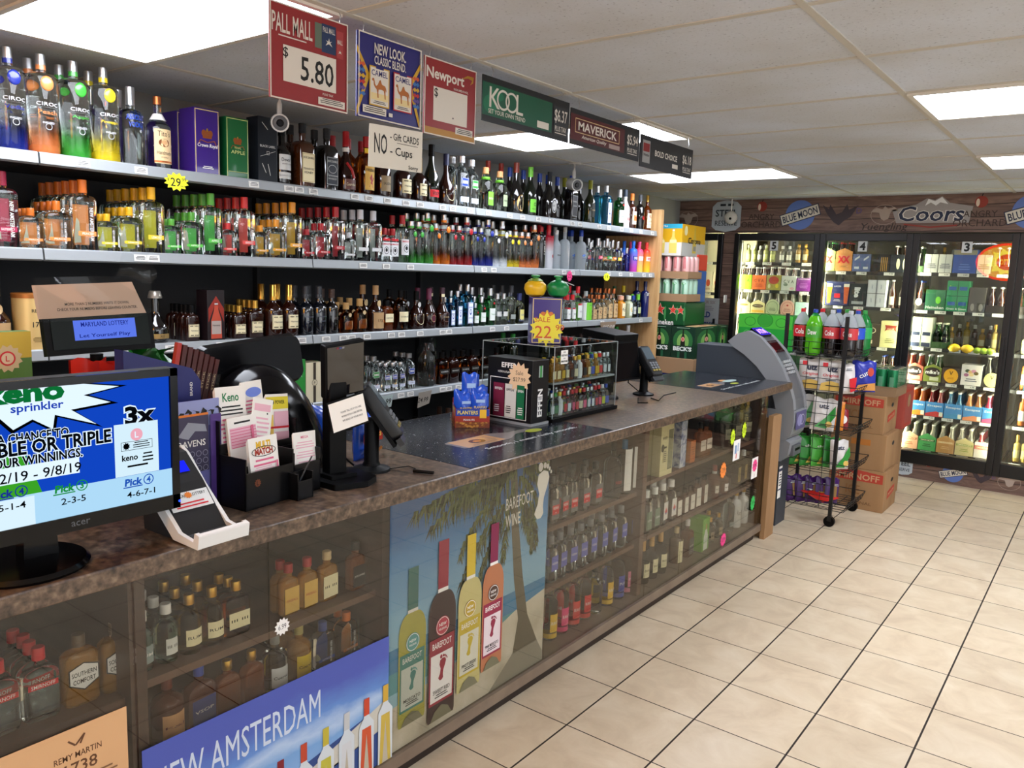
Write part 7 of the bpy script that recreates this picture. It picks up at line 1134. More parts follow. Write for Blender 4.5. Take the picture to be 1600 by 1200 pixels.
pk('cans_blue', '#5a6a9a', '', WHITE, .15, lambda a, w, h: [(a.poly([(s*w*.25-.02, h*.1), (s*w*.25+.02, h*.3), (s*w*.25+.02, h*.42), (s*w*.25-.02, h*.22)], mat('#c9cfd8')), a.cr(s*w*.25, -h*.3, .04, .02, mat('#c9cfd8'))) for s in (-1, 1)], neck=None, w=.15); pk('dark_gold', '#17130f', '', GOLD, .15, lambda a, w, h: [a.cr(w*(.05+.1*i), -.01, .006, h*.8, GOLD) for i in range(4)], neck=None, w=.15); pk('dark_oval', '#1a2028', '', WHITE, .15, lambda a, w, h: [a.ell(s*w*.3, -.005, .014, .045, mat('#cfd2a8')) for s in (-.2, 1)], neck=BB, w=.14)
pk('yel_blue', '#d8d84a', '', INK, .2, lambda a, w, h: (a.cr(0, h*.25, w*.7, h*.2, WHITE), a.cr(0, -h*.05, w*.9, h*.1, BLUEC), a.cr(0, .02, w*.4, h*.16, BLUEC)), neck=None, w=.1)
def beerglass(a, x, h, m): a.poly([(x-.014, -h*.42), (x+.014, -h*.42), (x+.02, h*.05), (x+.024, h*.28), (x-.024, h*.28), (x-.02, h*.05)], m); a.rect(x-.024, h*.28, .048, h*.13, mat('#dcdcd0'))
pk('sam_carton', '#1f2a5e', '', WHITE, .21, lambda a, w, h: (beerglass(a, -w*.35, h, mat('#d9952a')), beerglass(a, w*.38, h, mat('#b8552a')), a.text('LAGER', .0, h*.3, .014, WHITE, w=w*.3), a.cr(0, -.02, w*.25, h*.18, REDB), a.lines(0, -h*.25, w*.3, h*.1, 2, WHITE)), neck=None, w=.2); pk('lite', '#23282c', '', WHITE, .2, lambda a, w, h: (a.text('lite', -w*.05, h*.1, .05, mat('#cfd3d6'), w=h*.45, bold=.05, rot=-math.pi/2), a.cr(0, -h*.35, w*.7, h*.13, mat('#9aa0a2'))), neck=None, w=.14)
pk('cans_silver', '#b9bec2', '', INK, .235, lambda a, w, h: ([(a.rect(s*w*.25-.03, q*h*.25-h*.235, .06, h*.46, mat('#c9ced2')), a.text('LIGHT', s*w*.25, q*h*.25, .01, mat('#5a6a8a'), rot=math.pi/2)) for s in (-1, 1) for q in (-1, 1)], a.cr(0, 0, .004, h, mat('#777c80')), a.cr(0, 0, w, .005, mat('#777c80'))), neck=None, w=.15); pk('dark_label', '#15100d', '', WHITE, .06, None, neck=BB, cap=LGREY, nz=.15, w=.13)
def tall_dark(r):
    for s in (-.04, .04):
        mb = MB(); mb.lathe([(.033, 0), (.033, .12), (.014, .18), (.0125, .225)], BB, 14, c=(s, 0)); mb.lathe([(.0145, .225), (.0145, .24)], LGREY, 12, c=(s, 0)); mb.out('bottle', r); mb = MB(); a = Art(mb, (s, -.0336, .06), (1, 0, 0), R=.0336); a.cr(0, 0, .045, .07, mat('#d5d2c2')); mb.out('label', r)
KINDS['two_dark'] = (tall_dark, 'bottle_pair', 'beer bottles')
pk('high_life', '#dcd99a', '', INK, .23, lambda a, w, h: (a.poly([(-w*.3, h*.1), (-w*.2, h*.16), (w*.2, h*.16), (w*.3, h*.1), (w*.25, h*.22), (w*.3, h*.34), (-w*.3, h*.34), (-w*.25, h*.22)], mat('#a5402e')), a.text('HIGH LIFE', 0, h*.2, .016, CREAM, w=w*.35), a.lines(0, -h*.15, w*.5, h*.2, 3, mat('#8a8a5a'))), neck=None, w=.16); pk('brown_carton', '#4a4030', '', CREAM, .2, lambda a, w, h: (a.ring(0, h*.2, w*.25, w*.2, .006, CREAM), a.cr(0, -h*.3, .02, .03, CREAM)), neck=None, w=.13); pk('red_logo', '#c9c5b8', '', RED, .11, lambda a, w, h: a.poly([(-w*.4, -.02), (w*.4, -.03), (w*.35, .01), (0, .03), (-w*.4, .02)], RED), neck=BB, cap=LGREY)
pk('green_bottles', '#2c4a24', '', INK, .05, None, neck=GB, cap=mat('#c9d0b0'), nz=.16, w=.12); pk('cans_white', '#c3c6c0', '', INK, .15, lambda a, w, h: (a.cr(0, 0, .003, h, SLATE), a.lines(0, 0, w*.8, h*.3, 3, SLATE)), neck=None, w=.1); pk('blue_cube', '#2f4f9a', '', WHITE, .19, lambda a, w, h: (a.cr(0, h*.38, w, h*.2, mat('#8a8a7a')), a.lines(0, -h*.1, w*.5, h*.3, 3, mat('#5a7ac0'))), neck=None, w=.17)
pk('band_dark', '#15120f', '', INK, .06, lambda a, w, h: a.ell(w*.2, .035, .025, .03, mat('#cfcbb8')), neck=BB, cap=BLUEC, nz=.18, w=.14); pk('green_en', '#2c6a48', '', WHITE, .17, lambda a, w, h: (a.text('Heineken', 0, -h*.36, h*.14, WHITE, w=w*.9), a.ell(w*.15, 0, .02, .03, LIME)), neck=None, w=.15); pk('cans_tall', '#2f8a5a', '', WHITE, .25, lambda a, w, h: (a.cr(0, 0, .004, h, mat('#1a4a3a')), a.cr(0, 0, w, .005, mat('#1a4a3a')), [a.cr(s*w*.25, q*h*.25, w*.35, h*.12, mat('#2f5a9a')) for s in (-1, 1) for q in (-1, 1)], a.text('Green & Green', 0, -h*.42, h*.07, WHITE, w=w*.9)), neck=None, w=.16); pk('grey_pack', '#4a4844', '', LGREY, .2, lambda a, w, h: [a.ell(s*w*.25, -h*.3, .015, .03, mat('#8a8880')) for s in (-1, 1)], neck=None, w=.12)
pk('white_slim', '#d5dcc9', '', INK, .25, lambda a, w, h: (a.cr(0, -h*.05, w*.8, h*.12, NAVY), a.cr(0, -h*.42, w*.9, h*.14, NAVY)), neck=None, w=.075)
def mikes(a, w, h, f): a.ell(0, h*.05, w*.45, h*.27, mat('#15120f')); a.text("mike's", 0, h*.05, h*.22, WHITE, w=w*.8, bold=.03); a.cr(w*.12, -h*.32, w*.5, h*.2, f)
pk('mike_r', '#c9705a', '', INK, .15, lambda a, w, h: mikes(a, w, h, mat('#e5b09a')), roof=.03, neck=mat('#b8402a', rough=.15, trans=.4)); pk('mike_g', '#7f8a3a', '', INK, .15, lambda a, w, h: mikes(a, w, h, mat('#c5c9a8')), roof=.03, neck=mat('#1f3a1c', rough=.15)); pk('round_y', '#3a2f28', '', INK, .13, lambda a, w, h: (a.ell(0, 0, w*.4, h*.46, mat('#e0a51e')), a.text('V', 0, h*.18, h*.25, INK), a.lines(0, -h*.1, w*.4, h*.12, 2, mat('#a5721a'))), neck=None); pk('flowers', '#dcdad2', '', INK, .17, lambda a, w, h: ([a.ell(w*x, h*y, .018, .014, mat(c)) for x, y, c in ((-.2, .2, '#4a5a3a'), (-.05, .15, '#d8b070'), (.1, .2, '#c98aa0'), (.22, .1, '#6a5a2a'), (-.25, .0, '#a86a8a'), (.0, .02, '#e0c48a'))], a.lines(0, -h*.15, w*.6, h*.2, 2, SLATE)), neck=None, w=.15); pk('round_p', '#3a352c', '', INK, .06, lambda a, w, h: (a.ell(0, .03, w*.42, .06, mat('#d6cf84')), a.text('V', 0, .05, .03, INK)), neck=mat('#2a2a22', rough=.2), cap=mat('#cfd0a8'), nz=.18)
for k, c, n in (('esc_o', '#e8842a', '#e0651a'), ('esc_r', '#b83a3a', '#8f1f24'), ('esc_b', '#3a8ab8', '#2a7aa8'), ('esc_p', '#d98a5a', '#d88a4a'), ('esc_k', '#c9456a', '#c23a5a')):
    pk(k, '#3f86c0', '', WHITE, .12, lambda a, w, h, c=c: (a.text('Escapes', 0, h*.25, h*.2, WHITE, w=w*.8, bold=.01), a.poly([(-w*.5, -h*.5), (w*.5, -h*.5), (w*.5, -h*.25), (w*.1, -h*.12), (-w*.5, -h*.3)], mat(c)), a.cr(w*.38, -h*.3, w*.2, h*.3, mat('#d9dcc9'))), neck=mat(n, rough=.12, trans=.45), cap=mat('#d8d4c6'), nz=.1)
for k, c, inkc in (('smi_o', '#d9a886', '#a5583a'), ('smi_g', '#4aa05a', '#1f5a34'), ('smi_a', '#b98a52', '#d9b07a'), ('smi_y', '#cdbf86', '#8a9a3a')):
    pk(k, c, '', WHITE, .15, lambda a, w, h, c=inkc: (a.cr(0, h*.1, w*.9, h*.12, mat(c)), a.text('SMIRNOFF', 0, h*.1, h*.09, CREAM, w=w*.75), a.lines(0, -h*.1, w*.5, h*.2, 2, mat(c))), roof=.035, neck=CLB, cap=mat('#c9c6ba'))
pk('smi_r', '#d2cdc2', '', WHITE, .13, lambda a, w, h: (a.cr(0, h*.18, w, h*.24, mat('#c24a4a')), a.text('SMIRNOFF', 0, h*.18, h*.17, CREAM, w=w*.9)), neck=mat('#c8505a', rough=.15, trans=.4), cap=LGREY, w=.15)
def beer(key, gm, cm, lm, H=.2): plain(key, H, .05, gm, cm, mat(lm), '', cr=.012, lh=.3, lw=.95); KINDS[key] = (KINDS[key][0], 'beer_bottle', 'beer bottle')
beer('pale_beer', mat('#c6cf86', rough=.2, trans=.4), mat('#c9c9a0'), '#cfd680', .16); beer('grey_beer', mat('#8f8f86', rough=.2, trans=.4), LGREY, '#c3c1b8', .15); beer('amber_beer', mat('#b08a3a', rough=.2, trans=.4), GOLD, '#b0aa8a', .17); beer('dark_beer', BB, LGREY, '#3a3630', .2); beer('gold_beer', mat('#b8a050', rough=.15, trans=.4), GOLD, '#a59a6a', .22); beer('big_amber', mat('#b0622a', rough=.12, trans=.3), LGREY, '#d6d2c8', .27)
def chill(z, where, items, y=YK):
    for it in spread(items):
        x, k, d = it[:3]; deep = it[3] if len(it) > 3 else 1
        for i in range(deep): put(k, (x, y+.18*i, z+.001), 0 if KINDS[k][1] not in ('beer_bottle', 'miniature_bottle', 'liquor_bottle') else -math.pi/2, '%s%s, %s' % (d, '' if i == 0 else ', one place behind', where))
R5, R4, R3, R2 = 'cooler door five', 'cooler door four', 'cooler door three', 'cooler door two'
chill(1.807, 'top shelf of '+R5, [(-1.484, 'pale_beer', 'leftmost pale yellow bottle'), (-1.42, 'pale_beer', 'second pale yellow bottle'), (-1.314, 'pale_beer', 'third pale yellow bottle'), (-1.246, 'pale_beer', 'fourth pale yellow bottle by the number'), (-1.155, 'grey_beer', 'grey labelled bottle right of the number'), (-1.089, 'grey_beer', 'second grey labelled bottle'), (-1.005, 'amber_beer', 'amber bottle near the right edge'), (-0.941, 'amber_beer', 'second amber bottle near the right edge'), (-1.37, 'grey_beer', 'dim grey bottle between pale ones')])
chill(1.546, 'second shelf of '+R5, [(-1.454, 'c_lime', 'lime green six-pack'), (-1.321, 'c_orange', 'orange six-pack'), (-1.191, 'c_fruit', 'fruit pictured six-pack'), (-1.052, 'c_white', 'white six-pack'), (-0.927, 'c_purple', 'purple six-pack')])
chill(1.303, 'third shelf of '+R5, [(-1.456, 'c_house', 'house shaped yellow six-pack'), (-1.316, 'c_house2', 'house shaped pack with brown oval'), (-1.179, 'c_oval_g', 'rounded pale green pack'), (-1.045, 'c_oval_p', 'rounded pink pack'), (-0.92, 'c_teal', 'pale teal pack')])
chill(1.741, 'top shelf of '+R4, [(-0.689, 'xx_g', 'green pack with red crosses'), (-0.561, 'xx_a', 'amber pack with red crosses'), (-0.431, 'cans_blue', 'blue and silver can pack'), (-0.287, 'dark_gold', 'dark pack with gold strips'), (-0.137, 'dark_oval', 'dark pack with pale ovals')])
chill(1.435, 'second shelf of '+R4, [(-0.725, 'yel_blue', 'yellow and blue can pack'), (-0.595, 'sam_carton', 'dark blue carton picturing two beer glasses'), (-0.446, 'lite', 'dark carton with sideways white word'), (-0.306, 'cans_silver', 'silver four-can block'), (-0.123, 'two_dark', 'pair of dark bottles with white labels')])
chill(1.09, 'third shelf of '+R4, [(-0.276, 'brown_carton', 'brown carton with pale ring'), (-0.139, 'high_life', 'cream carton with red logo'), (-0.422, 'brown_carton', 'brown carton behind the soda bottles')])
chill(.775, 'fourth shelf of '+R4, [(-0.287, 'red_logo', 'pale pack with red wave'), (-0.138, 'band_dark', 'dark bottles seen above the can tray')])
chill(1.748, 'top shelf of '+R3, [(0.079, 'green_bottles', 'green bottle pack'), (0.172, 'cans_white', 'white can pack'), (0.235, 'cans_white', 'second white can pack'), (0.349, 'blue_cube', 'blue carton'), (0.465, 'cans_white', 'white pack left of the orange glow'), (0.615, 'dark_label', 'dark bottle pack under the orange glow')])
chill(1.433, 'second shelf of '+R3, [(0.099, 'band_dark', 'dark bottles with blue caps'), (0.231, 'green_en', 'green carton with white lettering'), (0.37, 'cans_tall', 'tall green can block'), (0.487, 'grey_pack', 'grey pack'), (0.592, 'dark_label', 'dark bottle pack at right'), (0.687, 'dark_label', 'dark bottle pack furthest right')])
chill(1.118, 'third shelf of '+R3, [(0.081, 'white_slim', 'slim white and navy can'), (0.151, 'white_slim', 'second slim white and navy can'), (0.239, 'green_bottles', 'green bottle pack left of the lemons'), (0.658, 'gold_beer', 'gold bottle right of the limes'), (0.699, 'gold_beer', 'second gold bottle'), (0.739, 'gold_beer', 'third gold bottle at the frame')])
chill(.83, 'fourth shelf of '+R3, [(0.109, 'mike_r', 'red carrier with black oval'), (0.234, 'mike_g', 'green carrier with black oval'), (0.366, 'round_y', 'dark pack with yellow disc'), (0.504, 'flowers', 'white flowered carton'), (0.652, 'round_p', 'dark pack with pale yellow disc')])
chill(.536, 'fifth shelf of '+R3, [(0.138, 'esc_o', 'orange cooler pack', 2), (0.268, 'esc_r', 'dark red cooler pack', 2), (0.419, 'esc_b', 'bright blue cooler pack', 2), (0.552, 'esc_p', 'peach cooler pack', 2), (0.687, 'esc_k', 'pink cooler pack', 2)])
chill(.236, 'bottom shelf of '+R3, [(0.105, 'smi_o', 'peach carrier', 2), (0.242, 'smi_g', 'green carrier', 2), (0.386, 'smi_a', 'tan carrier', 2), (0.521, 'smi_y', 'pale yellow carrier', 2), (0.671, 'smi_r', 'white and red carrier', 2)])
chill(.536, 'fifth shelf of '+R2, [(0.894, 'big_amber', 'big amber bottle at the right edge of the picture'), (0.959, 'big_amber', 'second big amber bottle')]); chill(.83, 'fourth shelf of '+R2, [(0.881, 'big_amber', 'amber bottle above at the right edge')]); chill(.236, 'bottom shelf of '+R2, [(0.89, 'gold_beer', 'gold bottle low at the right edge'), (0.943, 'gold_beer', 'second gold bottle low at the right edge')]); chill(1.118, 'third shelf of '+R2, [(0.858, 'pale_beer', 'pale bottle at the right edge')])
chill(1.118, 'back row of the third shelf in '+R3, [(0.172, 'pale_beer', 'pale bottle'), (0.232, 'dark_beer', 'first dark bottle'), (0.292, 'amber_beer', 'amber bottle'), (0.351, 'dark_beer', 'second dark bottle'), (0.409, 'gold_beer', 'gold bottle'), (0.467, 'dark_beer', 'third dark bottle'), (0.525, 'amber_beer', 'second amber bottle'), (0.581, 'dark_beer', 'fourth dark bottle')], YB+.4)
chill(1.435, 'back row of the second shelf in '+R4, [(-0.734, 'dark_beer', 'first dark bottle'), (-0.665, 'amber_beer', 'amber bottle'), (-0.585, 'dark_beer', 'second dark bottle'), (-0.506, 'dark_beer', 'third dark bottle'), (-0.264, 'amber_beer', 'second amber bottle')], YB+.4)
chill(1.748, 'back row of the top shelf in '+R3, [(0.1, 'dark_beer', 'first dark bottle'), (0.17, 'gold_beer', 'gold bottle'), (0.239, 'dark_beer', 'second dark bottle'), (0.374, 'gold_beer', 'second gold bottle'), (0.512, 'dark_beer', 'third dark bottle')], YB+.4)
for zz, ks in ((1.748, 'cans_blue xx_a cans_white blue_cube dark_oval'), (1.433, 'cans_silver lite sam_carton green_en'), (1.118, 'high_life brown_carton cans_tall grey_pack'), (.83, 'smi_r smi_y flowers esc_b'), (.536, 'mike_g smi_o esc_p'), (.236, 'smi_a esc_k smi_g')):
    chill(zz, {1.748: 'top', 1.433: 'second', 1.118: 'third', .83: 'fourth', .536: 'fifth', .236: 'bottom'}[zz]+' shelf of '+R2, [(1.42-.155*i, k, {'cans_blue': 'blue can pack', 'xx_a': 'amber pack', 'cans_white': 'white can pack', 'blue_cube': 'blue carton', 'dark_oval': 'dark bottle pack', 'cans_silver': 'silver can block', 'lite': 'dark carton', 'sam_carton': 'blue carton with glasses', 'green_en': 'green carton', 'high_life': 'cream carton', 'brown_carton': 'brown carton', 'cans_tall': 'tall green block', 'grey_pack': 'grey pack', 'smi_r': 'white and red carrier', 'smi_y': 'pale yellow carrier', 'flowers': 'white flowered carton', 'esc_b': 'blue cooler pack', 'mike_g': 'green carrier with black oval', 'smi_o': 'peach carrier', 'esc_p': 'peach cooler pack', 'smi_a': 'tan carrier', 'esc_k': 'pink cooler pack', 'smi_g': 'green carrier'}[k]) for i, k in enumerate(ks.split())])
def fruit(label, x, m, cat, s=1.):
    mb = MB(); mb.T = Matrix.Translation((x, YB+.115, 1.09+.03*s)) @ Matrix.Rotation(math.radians(90), 4, 'Y'); mb.lathe([(.003, -.042*s), (.01*s, -.037*s), (.024*s, -.024*s), (.031*s, 0), (.024*s, .024*s), (.01*s, .037*s), (.003, .042*s)], m, 14); tag(mb.out(cat), label, cat, None)
mb = MB(); mb.box(0.327, 0.671, YB+.07, YB+.16, 1.075, 1.09, mat('#5a584e', rough=.4, trans=.2)); tag(mb.out('fruit_tray'), 'shallow tray with lemons and limes behind cooler door three', 'tray')
LEM = mat('#d9b21e', rough=.4); LIM = mat('#7f9a2a', rough=.4)
for lx, lb, m, c, s in zip([0.367, 0.462, 0.536, 0.582, 0.628], ('left lemon on the cooler tray', 'right lemon on the cooler tray', 'left lime on the cooler tray', 'middle lime on the cooler tray', 'right lime on the cooler tray'), (LEM, LEM, LIM, LIM, LIM), ('lemon', 'lemon', 'lime', 'lime', 'lime'), (1.25, 1.25, .95, .95, .95)): fruit(lb, lx, m, c, s)
# door six, seen past the beer stack
pk('rtd_o', '#d98a3a', '', WHITE, .2, lambda a, w, h: (a.cr(0, h*.2, w, h*.3, mat('#e8762a')), a.lines(0, -h*.2, w*.6, h*.2, 3, mat('#8a5a3a'))), neck=None, w=.1); pk('rtd_w', '#d6cfb4', '', WHITE, .2, lambda a, w, h: (a.ell(0, -h*.05, .02, .035, mat('#b8482a')), a.lines(0, -h*.25, w*.6, h*.15, 3, mat('#8a5a3a'))), neck=None, w=.08)
chill(1.5, 'in the cooler behind the beer stack', [(-1.91, 'rtd_o', 'orange topped can pack'), (-1.842, 'rtd_w', 'pale can pack with red mark'), (-1.781, 'rtd_w', 'second pale can pack')])
carrier('star_carton', .26, .2, .2, mat('#2c6a24', rough=.45), lambda a, w, h: (a.star(0, .0, .06, CREAM), a.star(0, 0, .052, mat('#d8402e')), a.text('HEINEKEN', 0, h*.42, .02, CREAM, w=w*.6)), None)
put('star_carton', (-1.85, YB+.18, 1.201), 0, 'green carton with red star inside the left cooler door')
mb = MB(); a = Art(mb, (-1.808, YB-.034, 1.285), (1, 0, 0)); plate(a, mb, [(-.2, -.17), (.15, -.17), (.15, .16), (-.2, .16)], mat('#a3a5a5', rough=.6), .0008); a.text('PICK YOUR SIX', -.02, .12, .03, mat('#8a7a78'), w=.26, bold=.02); a.lines(-.02, .085, .24, .05, 3, mat('#7c7c80')); a.text('COLD', -.02, .0, .06, mat('#2f3f74'), w=.17, bold=.04); a.text('6 PACKS', -.02, -.1, .06, mat('#2f3f74'), w=.26, bold=.04); tag(mb.out('paper_sign'), 'grey paper sign about cold six packs on the left cooler door', 'sign')
# lottery neon hanging behind the camera: it shows as a reflection in the cooler glass
t = thing('neon_sign', 'oval orange neon sign whose reflection shows in cooler door three', 'neon sign', (-.13, -3.1, 2.05), math.pi)
mb = MB(); mb.T = Matrix.Rotation(math.radians(90), 4, 'X'); mb.prism(circ(.43, 36, 0, 0, .285), 'z', -.03, 0, glow('#ffb03a', 9)); mb.out('lit_face', t)
mb = MB(); mb.tube([(.43*math.cos(2*math.pi*i/36), -.008, .285*math.sin(2*math.pi*i/36)) for i in range(37)], .018, glow('#ff3a12', 12), 8); mb.out('tube_ring', t)
mb = MB(); a = Art(mb, (0, -.004, 0), (1, 0, 0), eps=.001); a.burst(0, 0, .3, .22, 12, glow('#ffe04a', 12), .75); a.ell(0, 0, .15, .13, glow('#ff5a1a', 9)); a.text('LOTTO', 0, 0, .09, glow('#ffd23a', 12), w=.2); mb.out('sun_print', t)
mb = MB()
for s in (-.25, .25): mb.tube([(s, .01, .22), (s, .01, .33)], .003, STEEL)
mb.out('chain', t)

# ---------------------------------------------------------------- cash machine
t = thing('cash_machine', 'grey curved cash machine standing past the end of the counter', 'cash machine', (-.485, 2.665, 0)); GM = mat('#84868a', rough=.42); SL = mat('#343a42', rough=.5)
hw = .115
mb = MB(); mb.box(-.404, .13, -hw+.012, hw-.012, .0, 1.185, SL); mb.box(.1, .235, -hw+.02, hw-.02, 0, .46, SL); mb.out('cabinet', t, bevel=.004)
band_o = [(-.17, 1.22), (-.11, 1.275), (-.03, 1.302), (.05, 1.265), (.14, 1.18), (.21, 1.08), (.265, .97), (.3, .87), (.31, .80)]
band_i = [(.19, .80), (.17, .87), (.12, .98), (.04, 1.07), (-.05, 1.14), (-.13, 1.185)]
for y0, y1 in ((-hw-.02, -hw+.03), (hw-.03, hw+.02)): mb = MB(); mb.prism(band_o+band_i, 'y', y0, y1, GM); mb.out('side_shell', t, bevel=.008)
mb = MB(); mb.prism([(-.13, 1.2), (-.1, 1.268), (-.03, 1.293), (.045, 1.256), (.132, 1.172), (.2, 1.075), (.254, .967), (.29, .87), (.3, .80), (.12, .80), (.0, 1.05)], 'y', -hw+.025, hw-.025, mat('#5c5e62', rough=.4)); mb.out('centre_fascia', t)
mb = MB(); mb.prism([(.31, .80), (.315, .72), (.3, .64), (.27, .6), (.13, .6), (.13, .80)], 'y', -hw-.018, hw+.018, GM); mb.prism([(.27, .6), (.3, .585), (.29, .5), (.25, .455), (.13, .44), (.13, .6)], 'y', -hw-.01, hw+.01, GM); mb.out('lower_shell', t, bevel=.015)
mb = MB(); mb.box(.27, .312, -.075, .075, .49, .56, mat('#5c5e62', rough=.4)); mb.box(.305, .3135, -.05, .05, .52, .54, BLACK); mb.out('cash_tray', t, bevel=.004)
mb = MB(); mb.T = Matrix.Translation((.005, 0, 1.282)) @ Matrix.Rotation(math.radians(30), 4, 'Y'); mb.box(-.05, .045, -.09, .09, -.01, .012, GLOSSBLACK); a = Art(mb, (-.005, 0, .0125), (0, 1, 0), (-1, 0, 0)); a.text('ATM', 0, 0, .05, glow('#8a6aff', 4), w=.15, bold=.05); a.frame(-.09, -.04, .18, .08, .006, glow('#3a2ad0', 2)); mb.out('lit_sign', t)
mb = MB(); mb.T = Matrix.Translation((.11, 0, 1.197)) @ Matrix.Rotation(math.radians(46), 4, 'Y'); mb.box(-.05, .05, -.085, .085, -.01, .008, mat('#3a2024', rough=.1, coat=1.)); a = Art(mb, (0, 0, .0085), (0, 1, 0), (-1, 0, 0)); a.cr(0, 0, .13, .06, glow('#4a1a1e', .6)); mb.out('screen', t)
mb = MB(); mb.T = Matrix.Translation((.205, 0, 1.068)) @ Matrix.Rotation(math.radians(61), 4, 'Y')
for i in range(4):
    for j in range(4): mb.cbox((-.04+.026*i, -.05+.033*j, .008), (.018, .024, .012), mat('#a9abad', rough=.4))
mb.out('keypad', t)
mb = MB(); a = Art(mb, (.3185, 0, .76)); a.poly([(-.1, -.09), (.1, -.09), (.1, .03), (-.1, .03)], mat('#55507a')); a.ell(-.02, -.03, .05, .04, mat('#8a86b0')); a.ring(.03, -.03, .04, .035, .004, mat('#c9c6d8')); mb.out('bank_print', t)
mb = MB(); a = Art(mb, (.236, -.1, .3)); a.cr(.03, 0, .06, .22, PAPER); a.cr(.03, .085, .06, .02, mat('#2a2f4a')); a.cr(.03, -.05, .06, .01, mat('#2a2f4a')); a.lines(.03, .06, .045, .09, 5, INK); mb.out('sticker', t)
# flattened cardboard
t = thing('flat_cardboard', 'flattened brown carton leaning on the end of the counter', 'cardboard', (-.205, 2.27, 0), 0)
mb = MB(); mb.prism([(-.03, 0), (.13, -.0), (.125, .79), (.1, .80), (-.03, .80)], 'x', -.03, .0, CARD); mb.box(-.6, -.03, .0, .012, .004, .78, CARD); mb.out('panel', t)
mb = MB(); mb.prism([(.03, 0), (.19, 0), (.18, .77), (.05, .78)], 'x', -.055, -.032, CARD); mb.out('rear_flap', t)
# boxes
def obox(name, label, x0, x1, y0, y1, z0, z1, fn=None, side=None, m=CARD, cat='cardboard box', group=None):
    t = thing(name, label, cat, ((x0+x1)/2, (y0+y1)/2, z0), 0, group); w, d, h = (x1-x0)/2, (y1-y0)/2, z1-z0
    mb = MB(); mb.box(-w, w, -d, d, 0, h, m); mb.out('carton', t, bevel=.003)
    if fn: mb = MB(); a = Art(mb, (0, -d-.0006, h/2), (1, 0, 0)); fn(a, 2*w, h); mb.out('front_print', t)
    if side: mb = MB(); a = Art(mb, (w+.0006, 0, h/2)); side(a, 2*d, h); mb.out('side_print', t)
    return t
CR_ = mat('#b5402e', rough=.7); CT_ = mat('#8f6238', rough=.7)
def smi(a, w, h):
    a.poly([(-w*.46, h*.2), (w*.46, h*.2), (w*.46, h*.42), (0, h*.47), (-w*.46, h*.42)], CR_); a.text('SMIRNOFF', .0, h*.31, h*.15, mat('#c49a72', rough=.7), w=w*.8, bold=.02); a.text('ICE', -w*.05, -h*.02, h*.22, CT_, w=w*.25); a.text('ORIGINAL', w*.05, -h*.33, h*.07, mat('#6d4a2a'), w=w*.5)
def smis(a, w, h): a.ell(.02, h*.22, .035, .016, INK); a.poly([(-w*.25, -h*.22), (w*.3, -h*.12), (w*.3, h*.06), (-w*.25, -h*.02)], CR_); a.text('SMIRNOFF', w*.02, -h*.08, h*.07, mat('#c49a72'), w=w*.45, rot=.1)
obox('cardboard_box', 'bottom brown carton of the stack with red arched band', -.155, .236, 3.41, 3.80, .0, .30, smi, smis)
obox('cardboard_box', 'middle brown carton of the stack with orange smear', -.165, .218, 3.41, 3.79, .301, .568, lambda a, w, h: a.cr(.02, h*.25, w*.35, h*.16, mat('#b8722e', rough=.7)), lambda a, w, h: a.ell(.03, h*.2, .035, .016, INK))
obox('cardboard_box', 'top brown carton of the stack under the green cans', -.17, .19, 3.41, 3.80, .569, .845, smi, smis)
obox('cardboard_box', 'red printed carton standing behind the stack', -.1, .22, 3.88, 4.2, .55, .865, None, lambda a, w, h: (a.frame(-w*.45, -h*.45, w*.9, h*.9, .02, CR_), a.ell(0, .05, .05, .05, mat('#a58a5a'))), mat('#a5463a', rough=.6)); obox('cardboard_box', 'plain brown carton at the floor behind the stack', -.1, .17, 3.88, 4.2, 0, .549, None, lambda a, w, h: a.cr(-w*.4, -h*.1, w*.1, h*.8, GRN))
t = thing('can_tray', 'tray of green cans under film on the brown cartons', 'can tray', (.055, 3.6, .846))
mb = MB()
for b in ((-.19, .19, -.17, -.167, 0, .07), (-.19, .19, .167, .17, 0, .07), (-.19, -.187, -.167, .167, 0, .07), (.187, .19, -.167, .167, 0, .07), (-.187, .187, -.167, .167, 0, .004)): mb.box(*b, mat('#8b6f52', rough=.7))
mb.out('tray', t); CAN = mat('#1f7a4a', rough=.25, metal=.4)
for i in range(5):
    for j in range(4):
        mb = MB(); c = (-.15+.075*i, -.125+.083*j); mb.lathe([(.034, .006), (.036, .012), (.036, .178), (.03, .19)], CAN, 16, c=c); mb.lathe([(.03, .19), (.031, .194), (.027, .193)], SILVER, 16, c=c)
        a = Art(mb, (c[0], c[1]-.0363, .1), (1, 0, 0), R=.0363); a.cr(0, 0, .03, .08, mat('#5f9a78')); mb.out('can', t)
mb = MB(); mb.grid(lambda u, v: (-.192+.384*u, -.172, .06+.15*v+.004*math.sin(20*u)), 10, 4, FILM); mb.grid(lambda u, v: (.192, -.172+.344*u, .06+.15*v+.004*math.sin(20*u)), 10, 4, FILM); mb.grid(lambda u, v: (-.192+.384*u, -.172+.344*v, .2+.008*math.sin(15*u)*math.cos(12*v)), 10, 8, FILM); mb.out('film', t)
